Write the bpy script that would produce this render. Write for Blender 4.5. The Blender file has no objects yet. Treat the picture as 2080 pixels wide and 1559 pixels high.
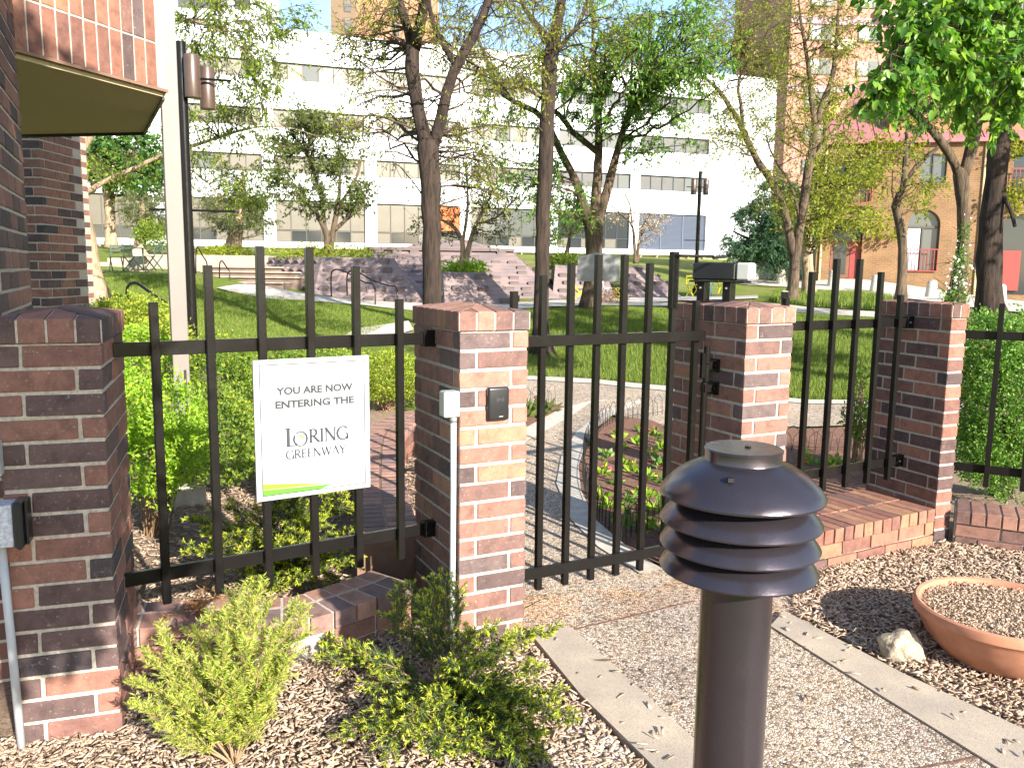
import bpy, bmesh, math, random
import numpy as np
from mathutils import Vector, Matrix
rnd = random.Random(7)
rng = np.random.default_rng(7)
PI = math.pi
C = bpy.context.scene.collection
SC = bpy.context.scene

# ------------------------------------------------------------------ camera, light, exposure
cam_d = bpy.data.cameras.new('camera')
cam = bpy.data.objects.new('camera', cam_d); C.objects.link(cam)
cam_d.sensor_width = 36.0
cam_d.lens = 36.0 * 1692.0 / 2080.0
cam_d.clip_start = 0.01
cam_d.clip_end = 2000.0
_pit, _rol = math.radians(7.87763), math.radians(0.69984356)
_F = Vector((0, math.cos(_pit), -math.sin(_pit))); _R = Vector((1, 0, 0)); _U = _R.cross(_F)
_R2 = _R * math.cos(_rol) + _U * math.sin(_rol); _U2 = _U * math.cos(_rol) - _R * math.sin(_rol)
cam.matrix_world = Matrix(((_R2.x, _U2.x, -_F.x, 0), (_R2.y, _U2.y, -_F.y, 0), (_R2.z, _U2.z, -_F.z, 2.047), (0, 0, 0, 1)))
SC.camera = cam

SUN_EL = math.radians(24.0)
SUN_AZ = (0.574, -0.819)                      # horizontal direction towards the sun
world = bpy.data.worlds.new("World"); SC.world = world
world.use_nodes = True
wn = world.node_tree.nodes; wl = world.node_tree.links
wn.clear()
sky = wn.new('ShaderNodeTexSky'); sky.sky_type = 'NISHITA'; sky.sun_disc = False
sky.sun_elevation = SUN_EL; sky.sun_rotation = math.atan2(SUN_AZ[0], SUN_AZ[1])
sky.air_density = 1.0; sky.dust_density = 0.6; sky.ozone_density = 1.5
bg = wn.new('ShaderNodeBackground'); bg.inputs['Strength'].default_value = 0.115
wo = wn.new('ShaderNodeOutputWorld')
wl.new(sky.outputs[0], bg.inputs[0]); wl.new(bg.outputs[0], wo.inputs[0])
sun_d = bpy.data.lights.new('sun', 'SUN'); sun_d.energy = 5.0; sun_d.angle = math.radians(0.5); sun_d.color = (1.0, 0.93, 0.82)
sun = bpy.data.objects.new('sun', sun_d); C.objects.link(sun)
_sd = Vector((SUN_AZ[0] * math.cos(SUN_EL), SUN_AZ[1] * math.cos(SUN_EL), math.sin(SUN_EL)))
sun.rotation_euler = _sd.to_track_quat('Z', 'Y').to_euler()
sun.location = (20, -30, 30)
SC.view_settings.view_transform = 'Standard'
SC.view_settings.look = 'None'
SC.view_settings.exposure = 1.5
SC.view_settings.gamma = 1.0
SC.view_settings.use_curve_mapping = False
try:
    SC.cycles.use_denoising = True
    SC.cycles.max_bounces = 8; SC.cycles.transparent_max_bounces = 8
    SC.cycles.diffuse_bounces = 4; SC.cycles.glossy_bounces = 3; SC.cycles.transmission_bounces = 4
except Exception:
    pass

# ------------------------------------------------------------------ helpers
def link(o, parent=None):
    C.objects.link(o)
    if parent is not None: o.parent = parent
    return o
def tag(o, label=None, cat=None, group=None, kind=None):
    if label: o['label'] = label
    if cat: o['category'] = cat
    if group: o['group'] = group
    if kind: o['kind'] = kind
    return o
def thing(name, label, cat, loc=(0, 0, 0), rz=0.0, group=None):
    o = bpy.data.objects.new(name, None); o.empty_display_size = 0.1
    C.objects.link(o); o.location = loc; o.rotation_euler = (0, 0, rz)
    return tag(o, label, cat, group)
def mesh_np(name, V, Fc, mat, parent=None, smooth=False):
    """mesh from arrays: V (n,3), Fc (m,k)"""
    V = np.asarray(V, np.float32); Fc = np.asarray(Fc, np.int32)
    me = bpy.data.meshes.new(name); m, k = Fc.shape
    me.vertices.add(len(V)); me.vertices.foreach_set('co', V.ravel())
    me.loops.add(m * k); me.loops.foreach_set('vertex_index', Fc.ravel())
    me.polygons.add(m); me.polygons.foreach_set('loop_start', np.arange(m, dtype=np.int32) * k)
    me.polygons.foreach_set('loop_total', np.full(m, k, np.int32))
    if smooth: me.polygons.foreach_set('use_smooth', np.ones(m, bool))
    me.update(calc_edges=True)
    me.materials.append(mat)
    return link(bpy.data.objects.new(name, me), parent)
class MB:
    """collects shapes; build() links them as one mesh object"""
    def __init__(s): s.v = []; s.f = []
    def add(s, V, Fs):
        n = len(s.v); s.v += [tuple(p) for p in V]; s.f += [tuple(i + n for i in f) for f in Fs]
        return s
    def box(s, c, d, rz=0.0, M=None):
        hx, hy, hz = d[0] / 2, d[1] / 2, d[2] / 2
        P = [(x, y, z) for z in (-hz, hz) for x, y in ((-hx, -hy), (hx, -hy), (hx, hy), (-hx, hy))]
        cz, sz = math.cos(rz), math.sin(rz)
        Q = []
        for p in P:
            if M is not None: p = tuple(M @ Vector(p))
            Q.append((c[0] + p[0] * cz - p[1] * sz, c[1] + p[0] * sz + p[1] * cz, c[2] + p[2]))
        return s.add(Q, [(0, 3, 2, 1), (4, 5, 6, 7), (0, 1, 5, 4), (1, 2, 6, 5), (2, 3, 7, 6), (3, 0, 4, 7)])
    def bar(s, a, b, w, h, up=(0, 0, 1)):
        a = Vector(a); b = Vector(b); d = (b - a).normalized(); u = Vector(up)
        if abs(d.dot(u)) > 0.95: u = Vector((0.469, -0.883, 0))
        r = d.cross(u).normalized(); u = r.cross(d)
        Q = []
        for p in (a, b):
            for i, j in ((-1, -1), (1, -1), (1, 1), (-1, 1)):
                Q.append(p + r * (i * w / 2) + u * (j * h / 2))
        return s.add(Q, [(0, 1, 2, 3), (7, 6, 5, 4), (0, 4, 5, 1), (1, 5, 6, 2), (2, 6, 7, 3), (3, 7, 4, 0)])
    def prism(s, poly, z0, z1):
        """convex or simple plan polygon (counter-clockwise); z1 number or list of corner heights"""
        n = len(poly); zt = z1 if isinstance(z1, (list, tuple)) else [z1] * n
        V = [(p[0], p[1], z0) for p in poly] + [(p[0], p[1], zt[i]) for i, p in enumerate(poly)]
        F = [tuple(reversed(range(n))), tuple(range(n, 2 * n))]
        F += [(i, (i + 1) % n, n + (i + 1) % n, n + i) for i in range(n)]
        return s.add(V, F)
    def tube(s, pts, rad, n=6, cap=True):
        pts = [Vector(p[:3]) for p in pts]
        if not isinstance(rad, (list, tuple)): rad = [rad] * len(pts)
        base = len(s.v); ref = None
        for i, p in enumerate(pts):
            d = (pts[min(i + 1, len(pts) - 1)] - pts[max(i - 1, 0)])
            if d.length < 1e-9: d = Vector((0, 0, 1))
            d.normalize()
            if ref is None:
                ref = d.orthogonal().normalized()
            ref = (ref - d * ref.dot(d))
            if ref.length < 1e-6: ref = d.orthogonal()
            ref.normalize(); q = d.cross(ref)
            for k in range(n):
                a = 2 * PI * k / n
                s.v.append(tuple(p + (ref * math.cos(a) + q * math.sin(a)) * rad[i]))
        for i in range(len(pts) - 1):
            for k in range(n):
                a = base + i * n + k; b = base + i * n + (k + 1) % n
                s.f.append((a, b, b + n, a + n))
        if cap:
            s.f.append(tuple(base + k for k in reversed(range(n))))
            e = base + (len(pts) - 1) * n
            s.f.append(tuple(e + k for k in range(n)))
        return s
    def lathe(s, prof, c, n=48):
        base = len(s.v)
        for r, z in prof:
            for k in range(n):
                a = 2 * PI * k / n
                s.v.append((c[0] + r * math.cos(a), c[1] + r * math.sin(a), c[2] + z))
        for i in range(len(prof) - 1):
            for k in range(n):
                a = base + i * n + k; b = base + i * n + (k + 1) % n
                s.f.append((a, b, b + n, a + n))
        if prof[0][0] > 1e-4: s.f.append(tuple(base + k for k in reversed(range(n))))
        if prof[-1][0] > 1e-4:
            e = base + (len(prof) - 1) * n; s.f.append(tuple(e + k for k in range(n)))
        return s
    def mesh(s, name, mat, smooth=False):
        me = bpy.data.meshes.new(name); me.from_pydata(s.v, [], s.f); me.update()
        if mat: me.materials.append(mat)
        if smooth: me.polygons.foreach_set('use_smooth', np.ones(len(me.polygons), bool))
        return me
    def build(s, name, mat, parent=None, smooth=False, bevel=0.0):
        me = s.mesh(name, mat, smooth)
        o = link(bpy.data.objects.new(name, me), parent)
        if bevel > 0: bevel_mesh(me, bevel)
        return o
def bevel_mesh(me, w, seg=1, angle=0.6):
    bm = bmesh.new(); bm.from_mesh(me)
    bmesh.ops.recalc_face_normals(bm, faces=bm.faces)
    es = [e for e in bm.edges if len(e.link_faces) == 2 and e.calc_face_angle(0) > angle]
    bmesh.ops.bevel(bm, geom=es, offset=w, segments=seg, affect='EDGES', profile=0.6)
    bm.to_mesh(me); bm.free()
def smooth_by_angle(o, ang=0.6):
    me = o.data
    me.polygons.foreach_set('use_smooth', np.ones(len(me.polygons), bool))
    try: me.set_sharp_from_angle(angle=ang)
    except Exception: pass
    return o
def inst(name, me, parent, loc, rot=(0, 0, 0), scale=None):
    o = bpy.data.objects.new(name, me); C.objects.link(o)
    if parent is not None: o.parent = parent
    o.location = loc; o.rotation_euler = rot
    if scale: o.scale = scale
    return o
def copy_tree(o, parent=None):
    c = o.copy(); C.objects.link(c)
    if parent is not None: c.parent = parent
    for ch in list(o.children): copy_tree(ch, c)
    return c
def clip(poly, n, d):
    """keep the part of a plan polygon with p.n <= d"""
    out = []
    for i in range(len(poly)):
        a, b = poly[i], poly[(i + 1) % len(poly)]
        da = a[0] * n[0] + a[1] * n[1] - d; db = b[0] * n[0] + b[1] * n[1] - d
        if da <= 0: out.append(a)
        if (da < 0 < db) or (db < 0 < da):
            t = da / (da - db); out.append((a[0] + (b[0] - a[0]) * t, a[1] + (b[1] - a[1]) * t))
    return out
def inset(poly, w):
    q = list(poly)
    for i in range(len(poly)):
        a, b = poly[i], poly[(i + 1) % len(poly)]
        L = math.hypot(b[0] - a[0], b[1] - a[1])
        if L < 1e-6: continue
        n = ((b[1] - a[1]) / L, -(b[0] - a[0]) / L)
        q = clip(q, n, a[0] * n[0] + a[1] * n[1] - w)
    return q
def arc_pts(pts, step):
    """resample a polyline smoothly (Catmull-Rom) at a constant step"""
    P = [np.array(p, float) for p in pts]
    P = [2 * P[0] - P[1]] + P + [2 * P[-1] - P[-2]]
    S = []
    for i in range(1, len(P) - 2):
        for t in np.linspace(0, 1, 24, endpoint=False):
            a, b, c, d = P[i - 1], P[i], P[i + 1], P[i + 2]
            S.append(0.5 * (2 * b + (c - a) * t + (2 * a - 5 * b + 4 * c - d) * t * t + (3 * b - a - 3 * c + d) * t ** 3))
    S.append(P[-2]); S = np.array(S)
    L = np.concatenate([[0], np.cumsum(np.linalg.norm(np.diff(S, axis=0), axis=1))])
    n = max(1, int(round(L[-1] / step))); s = np.linspace(0, L[-1], n + 1)
    return np.stack([np.interp(s, L, S[:, k]) for k in range(S.shape[1])], -1)


CP = [(0.68, 16.5, 0.34), (4.55, 30.0, 0.94), (-1.21, 25.0, 0.94), (-5.34, 26.5, 1.05), (6.94, 33.0, 0.99), (-8.36, 24.0, 1.32), (-4.6, 17.6, 0.6), (-5.25, 14.5, 0.75), (-9.54, 19.0, 1.19), (-12.85, 26.0, 1.73), (-10.1, 26.0, 1.81), (9.69, 25.0, 0.9), (9.35, 28.0, 1.07), (10.98, 31.0, 1.18), (12.05, 26.0, 1.18), (2.05, 22.0, 1.01), (-8.28, 27.5, 1.43), (19.16, 38.0, 0.92), (17.64, 41.0, 1.13), (16.72, 44.0, 1.34), (14.96, 47.0, 1.34), (26.85, 44.0, 0.67), (17.91, 46.5, 1.73), (10.05, 48.0, 1.76), (-10.0, 60.0, 3.1), (8.0, 70.0, 3.2), (-25.0, 55.0, 3.2), (25.0, 75.0, 3.0), (0.0, 46.0, 2.6), (-8.0, 45.0, 2.8), (45.0, 50.0, 0.7), (45.0, 25.0, 0.6), (30.0, 20.0, 0.6), (-30.0, 30.0, 2.2), (-30.0, 15.0, 1.3), (50.0, 80.0, 2.8), (-50.0, 80.0, 3.4), (-9.0, 9.5, 0.35), (-16.0, 10.0, 0.6), (14.0, 14.0, 0.5), (20.0, 11.0, 0.3), (-14.0, 5.0, 0.0), (-7.0, 5.0, 0.0), (-2.5, 5.0, 0.0), (0.0, 5.0, 0.0), (3.0, 5.0, 0.0), (8.0, 5.0, 0.0), (14.0, 5.0, 0.0), (30.0, 5.0, 0.0), (-2.5, 8.5, 0.02), (0.0, 8.5, 0.02), (3.0, 8.5, 0.02), (7.0, 8.5, 0.02), (0.5, 13.7, 0.15), (2.8, 12.8, 0.15), (4.2, 11.6, 0.12), (-2.5, 12.0, 0.2), (7.0, 14.0, 0.3)]
_cp = np.array(CP, float)
def _phi(r):
    return np.where(r > 1e-9, r * r * np.log(np.maximum(r, 1e-9)), 0.0)
def _fit():
    n = len(_cp); P = _cp[:, :2] / 20.0
    K = _phi(np.linalg.norm(P[:, None] - P[None], axis=2)) + 2e-3 * np.eye(n)
    A = np.hstack([np.ones((n, 1)), P])
    M = np.block([[K, A], [A.T, np.zeros((3, 3))]])
    return np.linalg.solve(M, np.concatenate([_cp[:, 2], np.zeros(3)]))
_w = _fit()
def ground_z(x, y):
    """height of the terrain; level near the gate, rising towards the plaza"""
    x = np.atleast_1d(np.asarray(x, float)); y = np.atleast_1d(np.asarray(y, float))
    q = np.stack([np.clip(x, -60, 60), np.clip(y, 4, 90)], -1) / 20.0
    n = len(_cp)
    z = _phi(np.linalg.norm(q[:, None] - _cp[None, :, :2] / 20.0, axis=2)) @ _w[:n] + _w[n] + q @ _w[n + 1:]
    t = np.clip((y - 8.0) / 3.0, 0, 1); t = t * t * (3 - 2 * t)
    return np.clip(z, 0.0, 3.6) * t
def gz(x, y):
    return float(ground_z(x, y)[0])


# ------------------------------------------------------------------ materials
def new_mat(name):
    m = bpy.data.materials.new(name); m.use_nodes = True
    nt = m.node_tree; b = nt.nodes['Principled BSDF']
    b.inputs['Specular IOR Level'].default_value = 0.35
    return m, nt, b
def nd(nt, typ, **kw):
    n = nt.nodes.new(typ)
    for k, v in kw.items():
        if k in ('data_type', 'blend_type', 'operation', 'feature', 'noise_dimensions', 'distance', 'wave_type', 'bands_direction', 'mode', 'voronoi_dimensions'): setattr(n, k, v)
        else: n.inputs[k].default_value = v
    return n
def ramp(nt, fac, stops, interp='LINEAR'):
    r = nt.nodes.new('ShaderNodeValToRGB'); r.color_ramp.interpolation = interp
    e = r.color_ramp.elements
    while len(e) < len(stops): e.new(0.5)
    for i, (p, c) in enumerate(stops):
        e[i].position = p; e[i].color = (c[0], c[1], c[2], 1) if len(c) == 3 else c
    nt.links.new(fac, r.inputs[0]); return r
def mixc(nt, fac, a, b, blend='MIX'):
    m = nt.nodes.new('ShaderNodeMix'); m.data_type = 'RGBA'; m.blend_type = blend
    for s, v in ((0, fac), (6, a), (7, b)):
        if hasattr(v, 'is_output'): nt.links.new(v, m.inputs[s])
        elif s == 0: m.inputs[0].default_value = v
        else: m.inputs[s].default_value = (v[0], v[1], v[2], 1)
    return m.outputs[2]
def bump(nt, b, h, strength=0.5, dist=0.01):
    n = nt.nodes.new('ShaderNodeBump'); n.inputs['Strength'].default_value = strength; n.inputs['Distance'].default_value = dist
    nt.links.new(h, n.inputs['Height']); nt.links.new(n.outputs[0], b.inputs['Normal'])
def simple(name, col, rough=0.7, metal=0.0, noise=0.0, scale=20.0, bmp=0.0, bdist=0.003, spec=None):
    m, nt, b = new_mat(name)
    b.inputs['Roughness'].default_value = rough; b.inputs['Metallic'].default_value = metal
    if spec is not None: b.inputs['Specular IOR Level'].default_value = spec
    b.inputs['Base Color'].default_value = (*col, 1)
    if noise > 0 or bmp > 0:
        tc = nt.nodes.new('ShaderNodeTexCoord')
        n = nd(nt, 'ShaderNodeTexNoise', Scale=scale, Detail=6.0, Roughness=0.6)
        nt.links.new(tc.outputs['Object'], n.inputs['Vector'])
        if noise > 0:
            lo = tuple(max(0, c * (1 - noise)) for c in col); hi = tuple(min(1, c * (1 + noise)) for c in col)
            r = ramp(nt, n.outputs[0], [(0.25, lo), (0.75, hi)])
            nt.links.new(r.outputs[0], b.inputs['Base Color'])
        if bmp > 0: bump(nt, b, n.outputs[0], bmp, bdist)
    return m

def brick_mat(name, stops, streak=0.65, white=0.42):
    """fired brick, one tone per brick object"""
    m, nt, b = new_mat(name); b.inputs['Roughness'].default_value = 0.82
    oi = nt.nodes.new('ShaderNodeObjectInfo'); tc = nt.nodes.new('ShaderNodeTexCoord')
    base = ramp(nt, oi.outputs['Random'], stops, 'CONSTANT')
    off = nd(nt, 'ShaderNodeVectorMath', operation='MULTIPLY_ADD')
    cmb = nt.nodes.new('ShaderNodeCombineXYZ')
    for i in range(3): nt.links.new(oi.outputs['Random'], cmb.inputs[i])
    nt.links.new(cmb.outputs[0], off.inputs[0]); off.inputs[1].default_value = (37, 91, 53)
    nt.links.new(tc.outputs['Object'], off.inputs[2])
    n1 = nd(nt, 'ShaderNodeTexNoise', Scale=14.0, Detail=5.0, Roughness=0.65); nt.links.new(off.outputs[0], n1.inputs['Vector'])
    n2 = nd(nt, 'ShaderNodeTexNoise', Scale=160.0, Detail=4.0, Roughness=0.7); nt.links.new(off.outputs[0], n2.inputs['Vector'])
    tone = ramp(nt, n1.outputs[0], [(0.3, (0.45, 0.42, 0.42)), (0.5, (0.95, 0.95, 0.95)), (0.72, (1.35, 1.28, 1.2))])
    c1 = mixc(nt, streak, base.outputs[0], tone.outputs[0], 'MULTIPLY')
    grain = ramp(nt, n2.outputs[0], [(0.3, (0.7, 0.7, 0.7)), (0.7, (1.25, 1.25, 1.25))])
    c2 = mixc(nt, 0.6, c1, grain.outputs[0], 'MULTIPLY')
    n3 = nd(nt, 'ShaderNodeTexNoise', Scale=55.0, Detail=8.0, Roughness=0.75); nt.links.new(off.outputs[0], n3.inputs['Vector'])
    wf = ramp(nt, n3.outputs[0], [(0.58, (0, 0, 0)), (0.70, (white, white, white))])
    c3 = mixc(nt, wf.outputs[0], c2, (0.55, 0.5, 0.44))
    nt.links.new(c3, b.inputs['Base Color'])
    bump(nt, b, n2.outputs[0], 0.5, 0.002)
    return m
BR_STOPS = [(0.0, (0.25, 0.13, 0.098)), (0.16, (0.15, 0.085, 0.072)), (0.30, (0.28, 0.15, 0.11)), (0.46, (0.09, 0.06, 0.057)),
            (0.52, (0.22, 0.115, 0.088)), (0.74, (0.31, 0.165, 0.105)), (0.80, (0.19, 0.10, 0.08)), (0.94, (0.12, 0.083, 0.08))]
BR_DARK = [(0.0, (0.21, 0.105, 0.08)), (0.2, (0.095, 0.06, 0.057)), (0.42, (0.25, 0.12, 0.088)), (0.58, (0.06, 0.046, 0.049)), (0.70, (0.18, 0.09, 0.073)), (0.88, (0.11, 0.07, 0.065))]
M_BRICK = brick_mat('fired brick', BR_STOPS)
M_BRICK_D = brick_mat('dark fired brick', BR_DARK)
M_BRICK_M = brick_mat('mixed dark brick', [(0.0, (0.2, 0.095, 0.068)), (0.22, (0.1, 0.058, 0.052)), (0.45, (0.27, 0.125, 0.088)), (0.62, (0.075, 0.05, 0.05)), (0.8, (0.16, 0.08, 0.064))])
M_BRICK_L = brick_mat('light red brick', [(0, (0.26, 0.125, 0.085)), (0.3, (0.22, 0.10, 0.07)), (0.55, (0.29, 0.15, 0.09)), (0.8, (0.18, 0.085, 0.065)), (0.93, (0.13, 0.078, 0.068))], white=0.15)
M_BRICK_P = brick_mat('paving brick', [(0, (0.30, 0.165, 0.13)), (0.3, (0.23, 0.14, 0.12)), (0.55, (0.34, 0.19, 0.14)), (0.8, (0.19, 0.125, 0.115))], white=0.15)
M_MORTAR = simple('mortar', (0.42, 0.37, 0.31), 0.95, noise=0.35, scale=60, bmp=0.9, bdist=0.006)
def paint_mat(name, col, rough, chips, spec=0.22, metal=0.0):
    m, nt, b = new_mat(name); b.inputs['Roughness'].default_value = rough
    b.inputs['Specular IOR Level'].default_value = spec; b.inputs['Metallic'].default_value = metal
    tc = nt.nodes.new('ShaderNodeTexCoord')
    n = nd(nt, 'ShaderNodeTexNoise', Scale=90.0, Detail=8.0, Roughness=0.7); nt.links.new(tc.outputs['Object'], n.inputs['Vector'])
    n2 = nd(nt, 'ShaderNodeTexNoise', Scale=7.0, Detail=5.0); nt.links.new(tc.outputs['Object'], n2.inputs['Vector'])
    r = ramp(nt, n.outputs[0], [(0.66, col), (0.72, chips)])
    r2 = ramp(nt, n2.outputs[0], [(0.3, (rough * 0.75,) * 3), (0.7, (min(1, rough * 1.35),) * 3)])
    nt.links.new(r.outputs[0], b.inputs['Base Color']); nt.links.new(r2.outputs[0], b.inputs['Roughness'])
    bump(nt, b, n.outputs[0], 0.25, 0.002)
    return m
M_BLACK = paint_mat('black gloss paint', (0.009, 0.008, 0.0075), 0.24, (0.05, 0.045, 0.04))
M_IRON = simple('dark iron', (0.012, 0.011, 0.011), 0.5, noise=0.3, scale=40)
M_BOLL = paint_mat('bronze brown enamel', (0.085, 0.073, 0.086), 0.22, (0.17, 0.16, 0.17), 0.5, 0.8)
M_CONC = simple('pale concrete', (0.46, 0.42, 0.36), 0.9, noise=0.25, scale=9, bmp=0.4, bdist=0.004)
M_WALK = simple('walk concrete', (0.50, 0.44, 0.38), 0.9, noise=0.16, scale=3, bmp=0.2, bdist=0.004)
M_GALV = simple('galvanised steel', (0.46, 0.47, 0.48), 0.45, metal=0.6, noise=0.15, scale=30)
M_PVC = simple('grey plastic box', (0.36, 0.37, 0.35), 0.5, noise=0.06, scale=30)
M_CONDUIT = simple('pale painted conduit', (0.40, 0.42, 0.44), 0.4, noise=0.06, scale=20)
M_PLASTIC = simple('black plastic', (0.014, 0.014, 0.016), 0.32, spec=0.5)
M_SILVER = simple('silver trim', (0.6, 0.6, 0.6), 0.3, metal=0.9)
M_TAUPE = simple('taupe painted steel', (0.185, 0.16, 0.143), 0.5, noise=0.08, scale=4, bmp=0.1)
M_TERRA = simple('terracotta', (0.42, 0.19, 0.115), 0.8, noise=0.22, scale=10, bmp=0.25, bdist=0.003)
M_ROCK = simple('limestone rock', (0.34, 0.28, 0.205), 0.95, noise=0.7, scale=26, bmp=1.0, bdist=0.015)
M_SOFFIT = simple('beige stucco soffit', (0.44, 0.36, 0.22), 0.95, noise=0.14, scale=60, bmp=0.5, bdist=0.003)
M_TRIM = simple('brown trim', (0.20, 0.12, 0.08), 0.7, noise=0.2, scale=10)

def island_mat(name, stops, rough=0.9, trans=0.0, bmp=0.0, scale=80, spec=0.2, mul=None):
    """one tone per loose piece: leaves, chips, needles"""
    m, nt, b = new_mat(name); b.inputs['Roughness'].default_value = rough
    b.inputs['Specular IOR Level'].default_value = spec
    g = nt.nodes.new('ShaderNodeNewGeometry')
    r = ramp(nt, g.outputs['Random Per Island'], stops)
    col = r.outputs[0]
    if bmp > 0:
        tc = nt.nodes.new('ShaderNodeTexCoord')
        n = nd(nt, 'ShaderNodeTexNoise', Scale=scale, Detail=5.0, Roughness=0.7); nt.links.new(tc.outputs['Object'], n.inputs['Vector'])
        gr = ramp(nt, n.outputs[0], [(0.3, (0.6, 0.6, 0.6)), (0.7, (1.3, 1.3, 1.3))])
        col = mixc(nt, 0.7, col, gr.outputs[0], 'MULTIPLY'); bump(nt, b, n.outputs[0], bmp, 0.002)
    nt.links.new(col, b.inputs['Base Color'])
    if trans > 0:
        t = nt.nodes.new('ShaderNodeBsdfTranslucent'); mx = nt.nodes.new('ShaderNodeMixShader')
        hs = nt.nodes.new('ShaderNodeMix'); hs.data_type = 'RGBA'; hs.blend_type = 'MULTIPLY'
        hs.inputs[0].default_value = 1.0; nt.links.new(col, hs.inputs[6]); hs.inputs[7].default_value = (1.5, 1.6, 0.7, 1)
        nt.links.new(hs.outputs[2], t.inputs['Color'])
        mx.inputs[0].default_value = trans
        out = nt.nodes['Material Output']
        nt.links.new(b.outputs[0], mx.inputs[1]); nt.links.new(t.outputs[0], mx.inputs[2]); nt.links.new(mx.outputs[0], out.inputs[0])
    return m
M_CHIP = island_mat('weathered wood chips', [(0.0, (0.22, 0.15, 0.105)), (0.3, (0.37, 0.27, 0.19)), (0.6, (0.48, 0.36, 0.265)), (0.85, (0.55, 0.43, 0.33)), (1.0, (0.30, 0.21, 0.15))], 0.95, bmp=0.5, scale=120)
M_PEBBLE = island_mat('river pebbles', [(0.0, (0.22, 0.2, 0.19)), (0.3, (0.42, 0.35, 0.28)), (0.6, (0.5, 0.47, 0.43)), (0.85, (0.3, 0.2, 0.15)), (1.0, (0.56, 0.5, 0.42))], 0.75)
M_YEW = island_mat('yew needles', [(0.0, (0.022, 0.055, 0.012)), (0.5, (0.045, 0.11, 0.018)), (1.0, (0.09, 0.17, 0.025))], 0.5, 0.25, spec=0.4)
M_YEWLIT = island_mat('pale yew needles', [(0.0, (0.15, 0.23, 0.03)), (0.5, (0.31, 0.39, 0.055)), (0.85, (0.46, 0.48, 0.08)), (1.0, (0.44, 0.36, 0.09))], 0.55, 0.25, spec=0.35)
M_YEWTIP = island_mat('new yew tips', [(0.0, (0.28, 0.36, 0.03)), (0.5, (0.42, 0.46, 0.045)), (1.0, (0.52, 0.50, 0.07))], 0.5, 0.3, spec=0.3)
M_RUST = island_mat('dead needles', [(0.0, (0.24, 0.1, 0.03)), (1.0, (0.4, 0.2, 0.07))], 0.8)
M_LIME = island_mat('lime spring leaves', [(0.0, (0.13, 0.26, 0.02)), (0.5, (0.24, 0.40, 0.03)), (1.0, (0.37, 0.48, 0.045))], 0.5, 0.35, spec=0.35)
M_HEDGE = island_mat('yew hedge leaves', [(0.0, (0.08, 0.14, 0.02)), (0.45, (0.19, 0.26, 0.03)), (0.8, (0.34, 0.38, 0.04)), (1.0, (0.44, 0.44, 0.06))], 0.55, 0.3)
M_HEDGED = island_mat('darker yew leaves', [(0.0, (0.05, 0.11, 0.02)), (0.6, (0.14, 0.23, 0.035)), (1.0, (0.26, 0.34, 0.045))], 0.55, 0.25)  # darker green mix than the yew hedge leaves
M_BUSH = island_mat('small shrub leaves', [(0.0, (0.05, 0.12, 0.02)), (0.5, (0.11, 0.23, 0.035)), (1.0, (0.22, 0.36, 0.06))], 0.45, 0.35, spec=0.4)
M_LEAF = island_mat('honey locust leaves', [(0.0, (0.075, 0.13, 0.016)), (0.5, (0.15, 0.22, 0.025)), (1.0, (0.25, 0.31, 0.04))], 0.55, 0.4)
M_LEAFY = island_mat('yellow green young leaves', [(0.0, (0.12, 0.16, 0.015)), (0.5, (0.21, 0.25, 0.025)), (1.0, (0.32, 0.33, 0.04))], 0.55, 0.4)
M_LEAFG = island_mat('deep green tree leaves', [(0.0, (0.03, 0.085, 0.018)), (0.5, (0.055, 0.14, 0.025)), (1.0, (0.12, 0.23, 0.04))], 0.45, 0.4, spec=0.35)
M_OLIVE = island_mat('olive tree leaves', [(0.0, (0.05, 0.075, 0.02)), (0.5, (0.09, 0.125, 0.03)), (1.0, (0.16, 0.19, 0.05))], 0.6, 0.3)
M_PINE = island_mat('pine needles', [(0.0, (0.05, 0.07, 0.025)), (0.5, (0.11, 0.13, 0.05)), (1.0, (0.2, 0.21, 0.09))], 0.7, 0.15)
M_PINEB = island_mat('dark conifer needles', [(0.0, (0.02, 0.055, 0.03)), (0.6, (0.04, 0.10, 0.05)), (1.0, (0.08, 0.15, 0.06))], 0.6, 0.15)
M_FLOW = island_mat('flower petals', [(0.0, (0.55, 0.05, 0.08)), (0.4, (0.6, 0.12, 0.2)), (0.7, (0.6, 0.42, 0.05)), (1.0, (0.6, 0.5, 0.45))], 0.6, 0.2)
M_LEAFN = island_mat('large bright leaves', [(0.0, (0.05, 0.13, 0.02)), (0.45, (0.10, 0.23, 0.03)), (0.8, (0.19, 0.34, 0.045)), (1.0, (0.30, 0.42, 0.08))], 0.4, 0.45, spec=0.4)
M_LEAFT = island_mat('fresh green leaves', [(0.0, (0.06, 0.14, 0.025)), (0.5, (0.12, 0.25, 0.04)), (1.0, (0.24, 0.37, 0.06))], 0.45, 0.45, spec=0.35)
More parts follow.
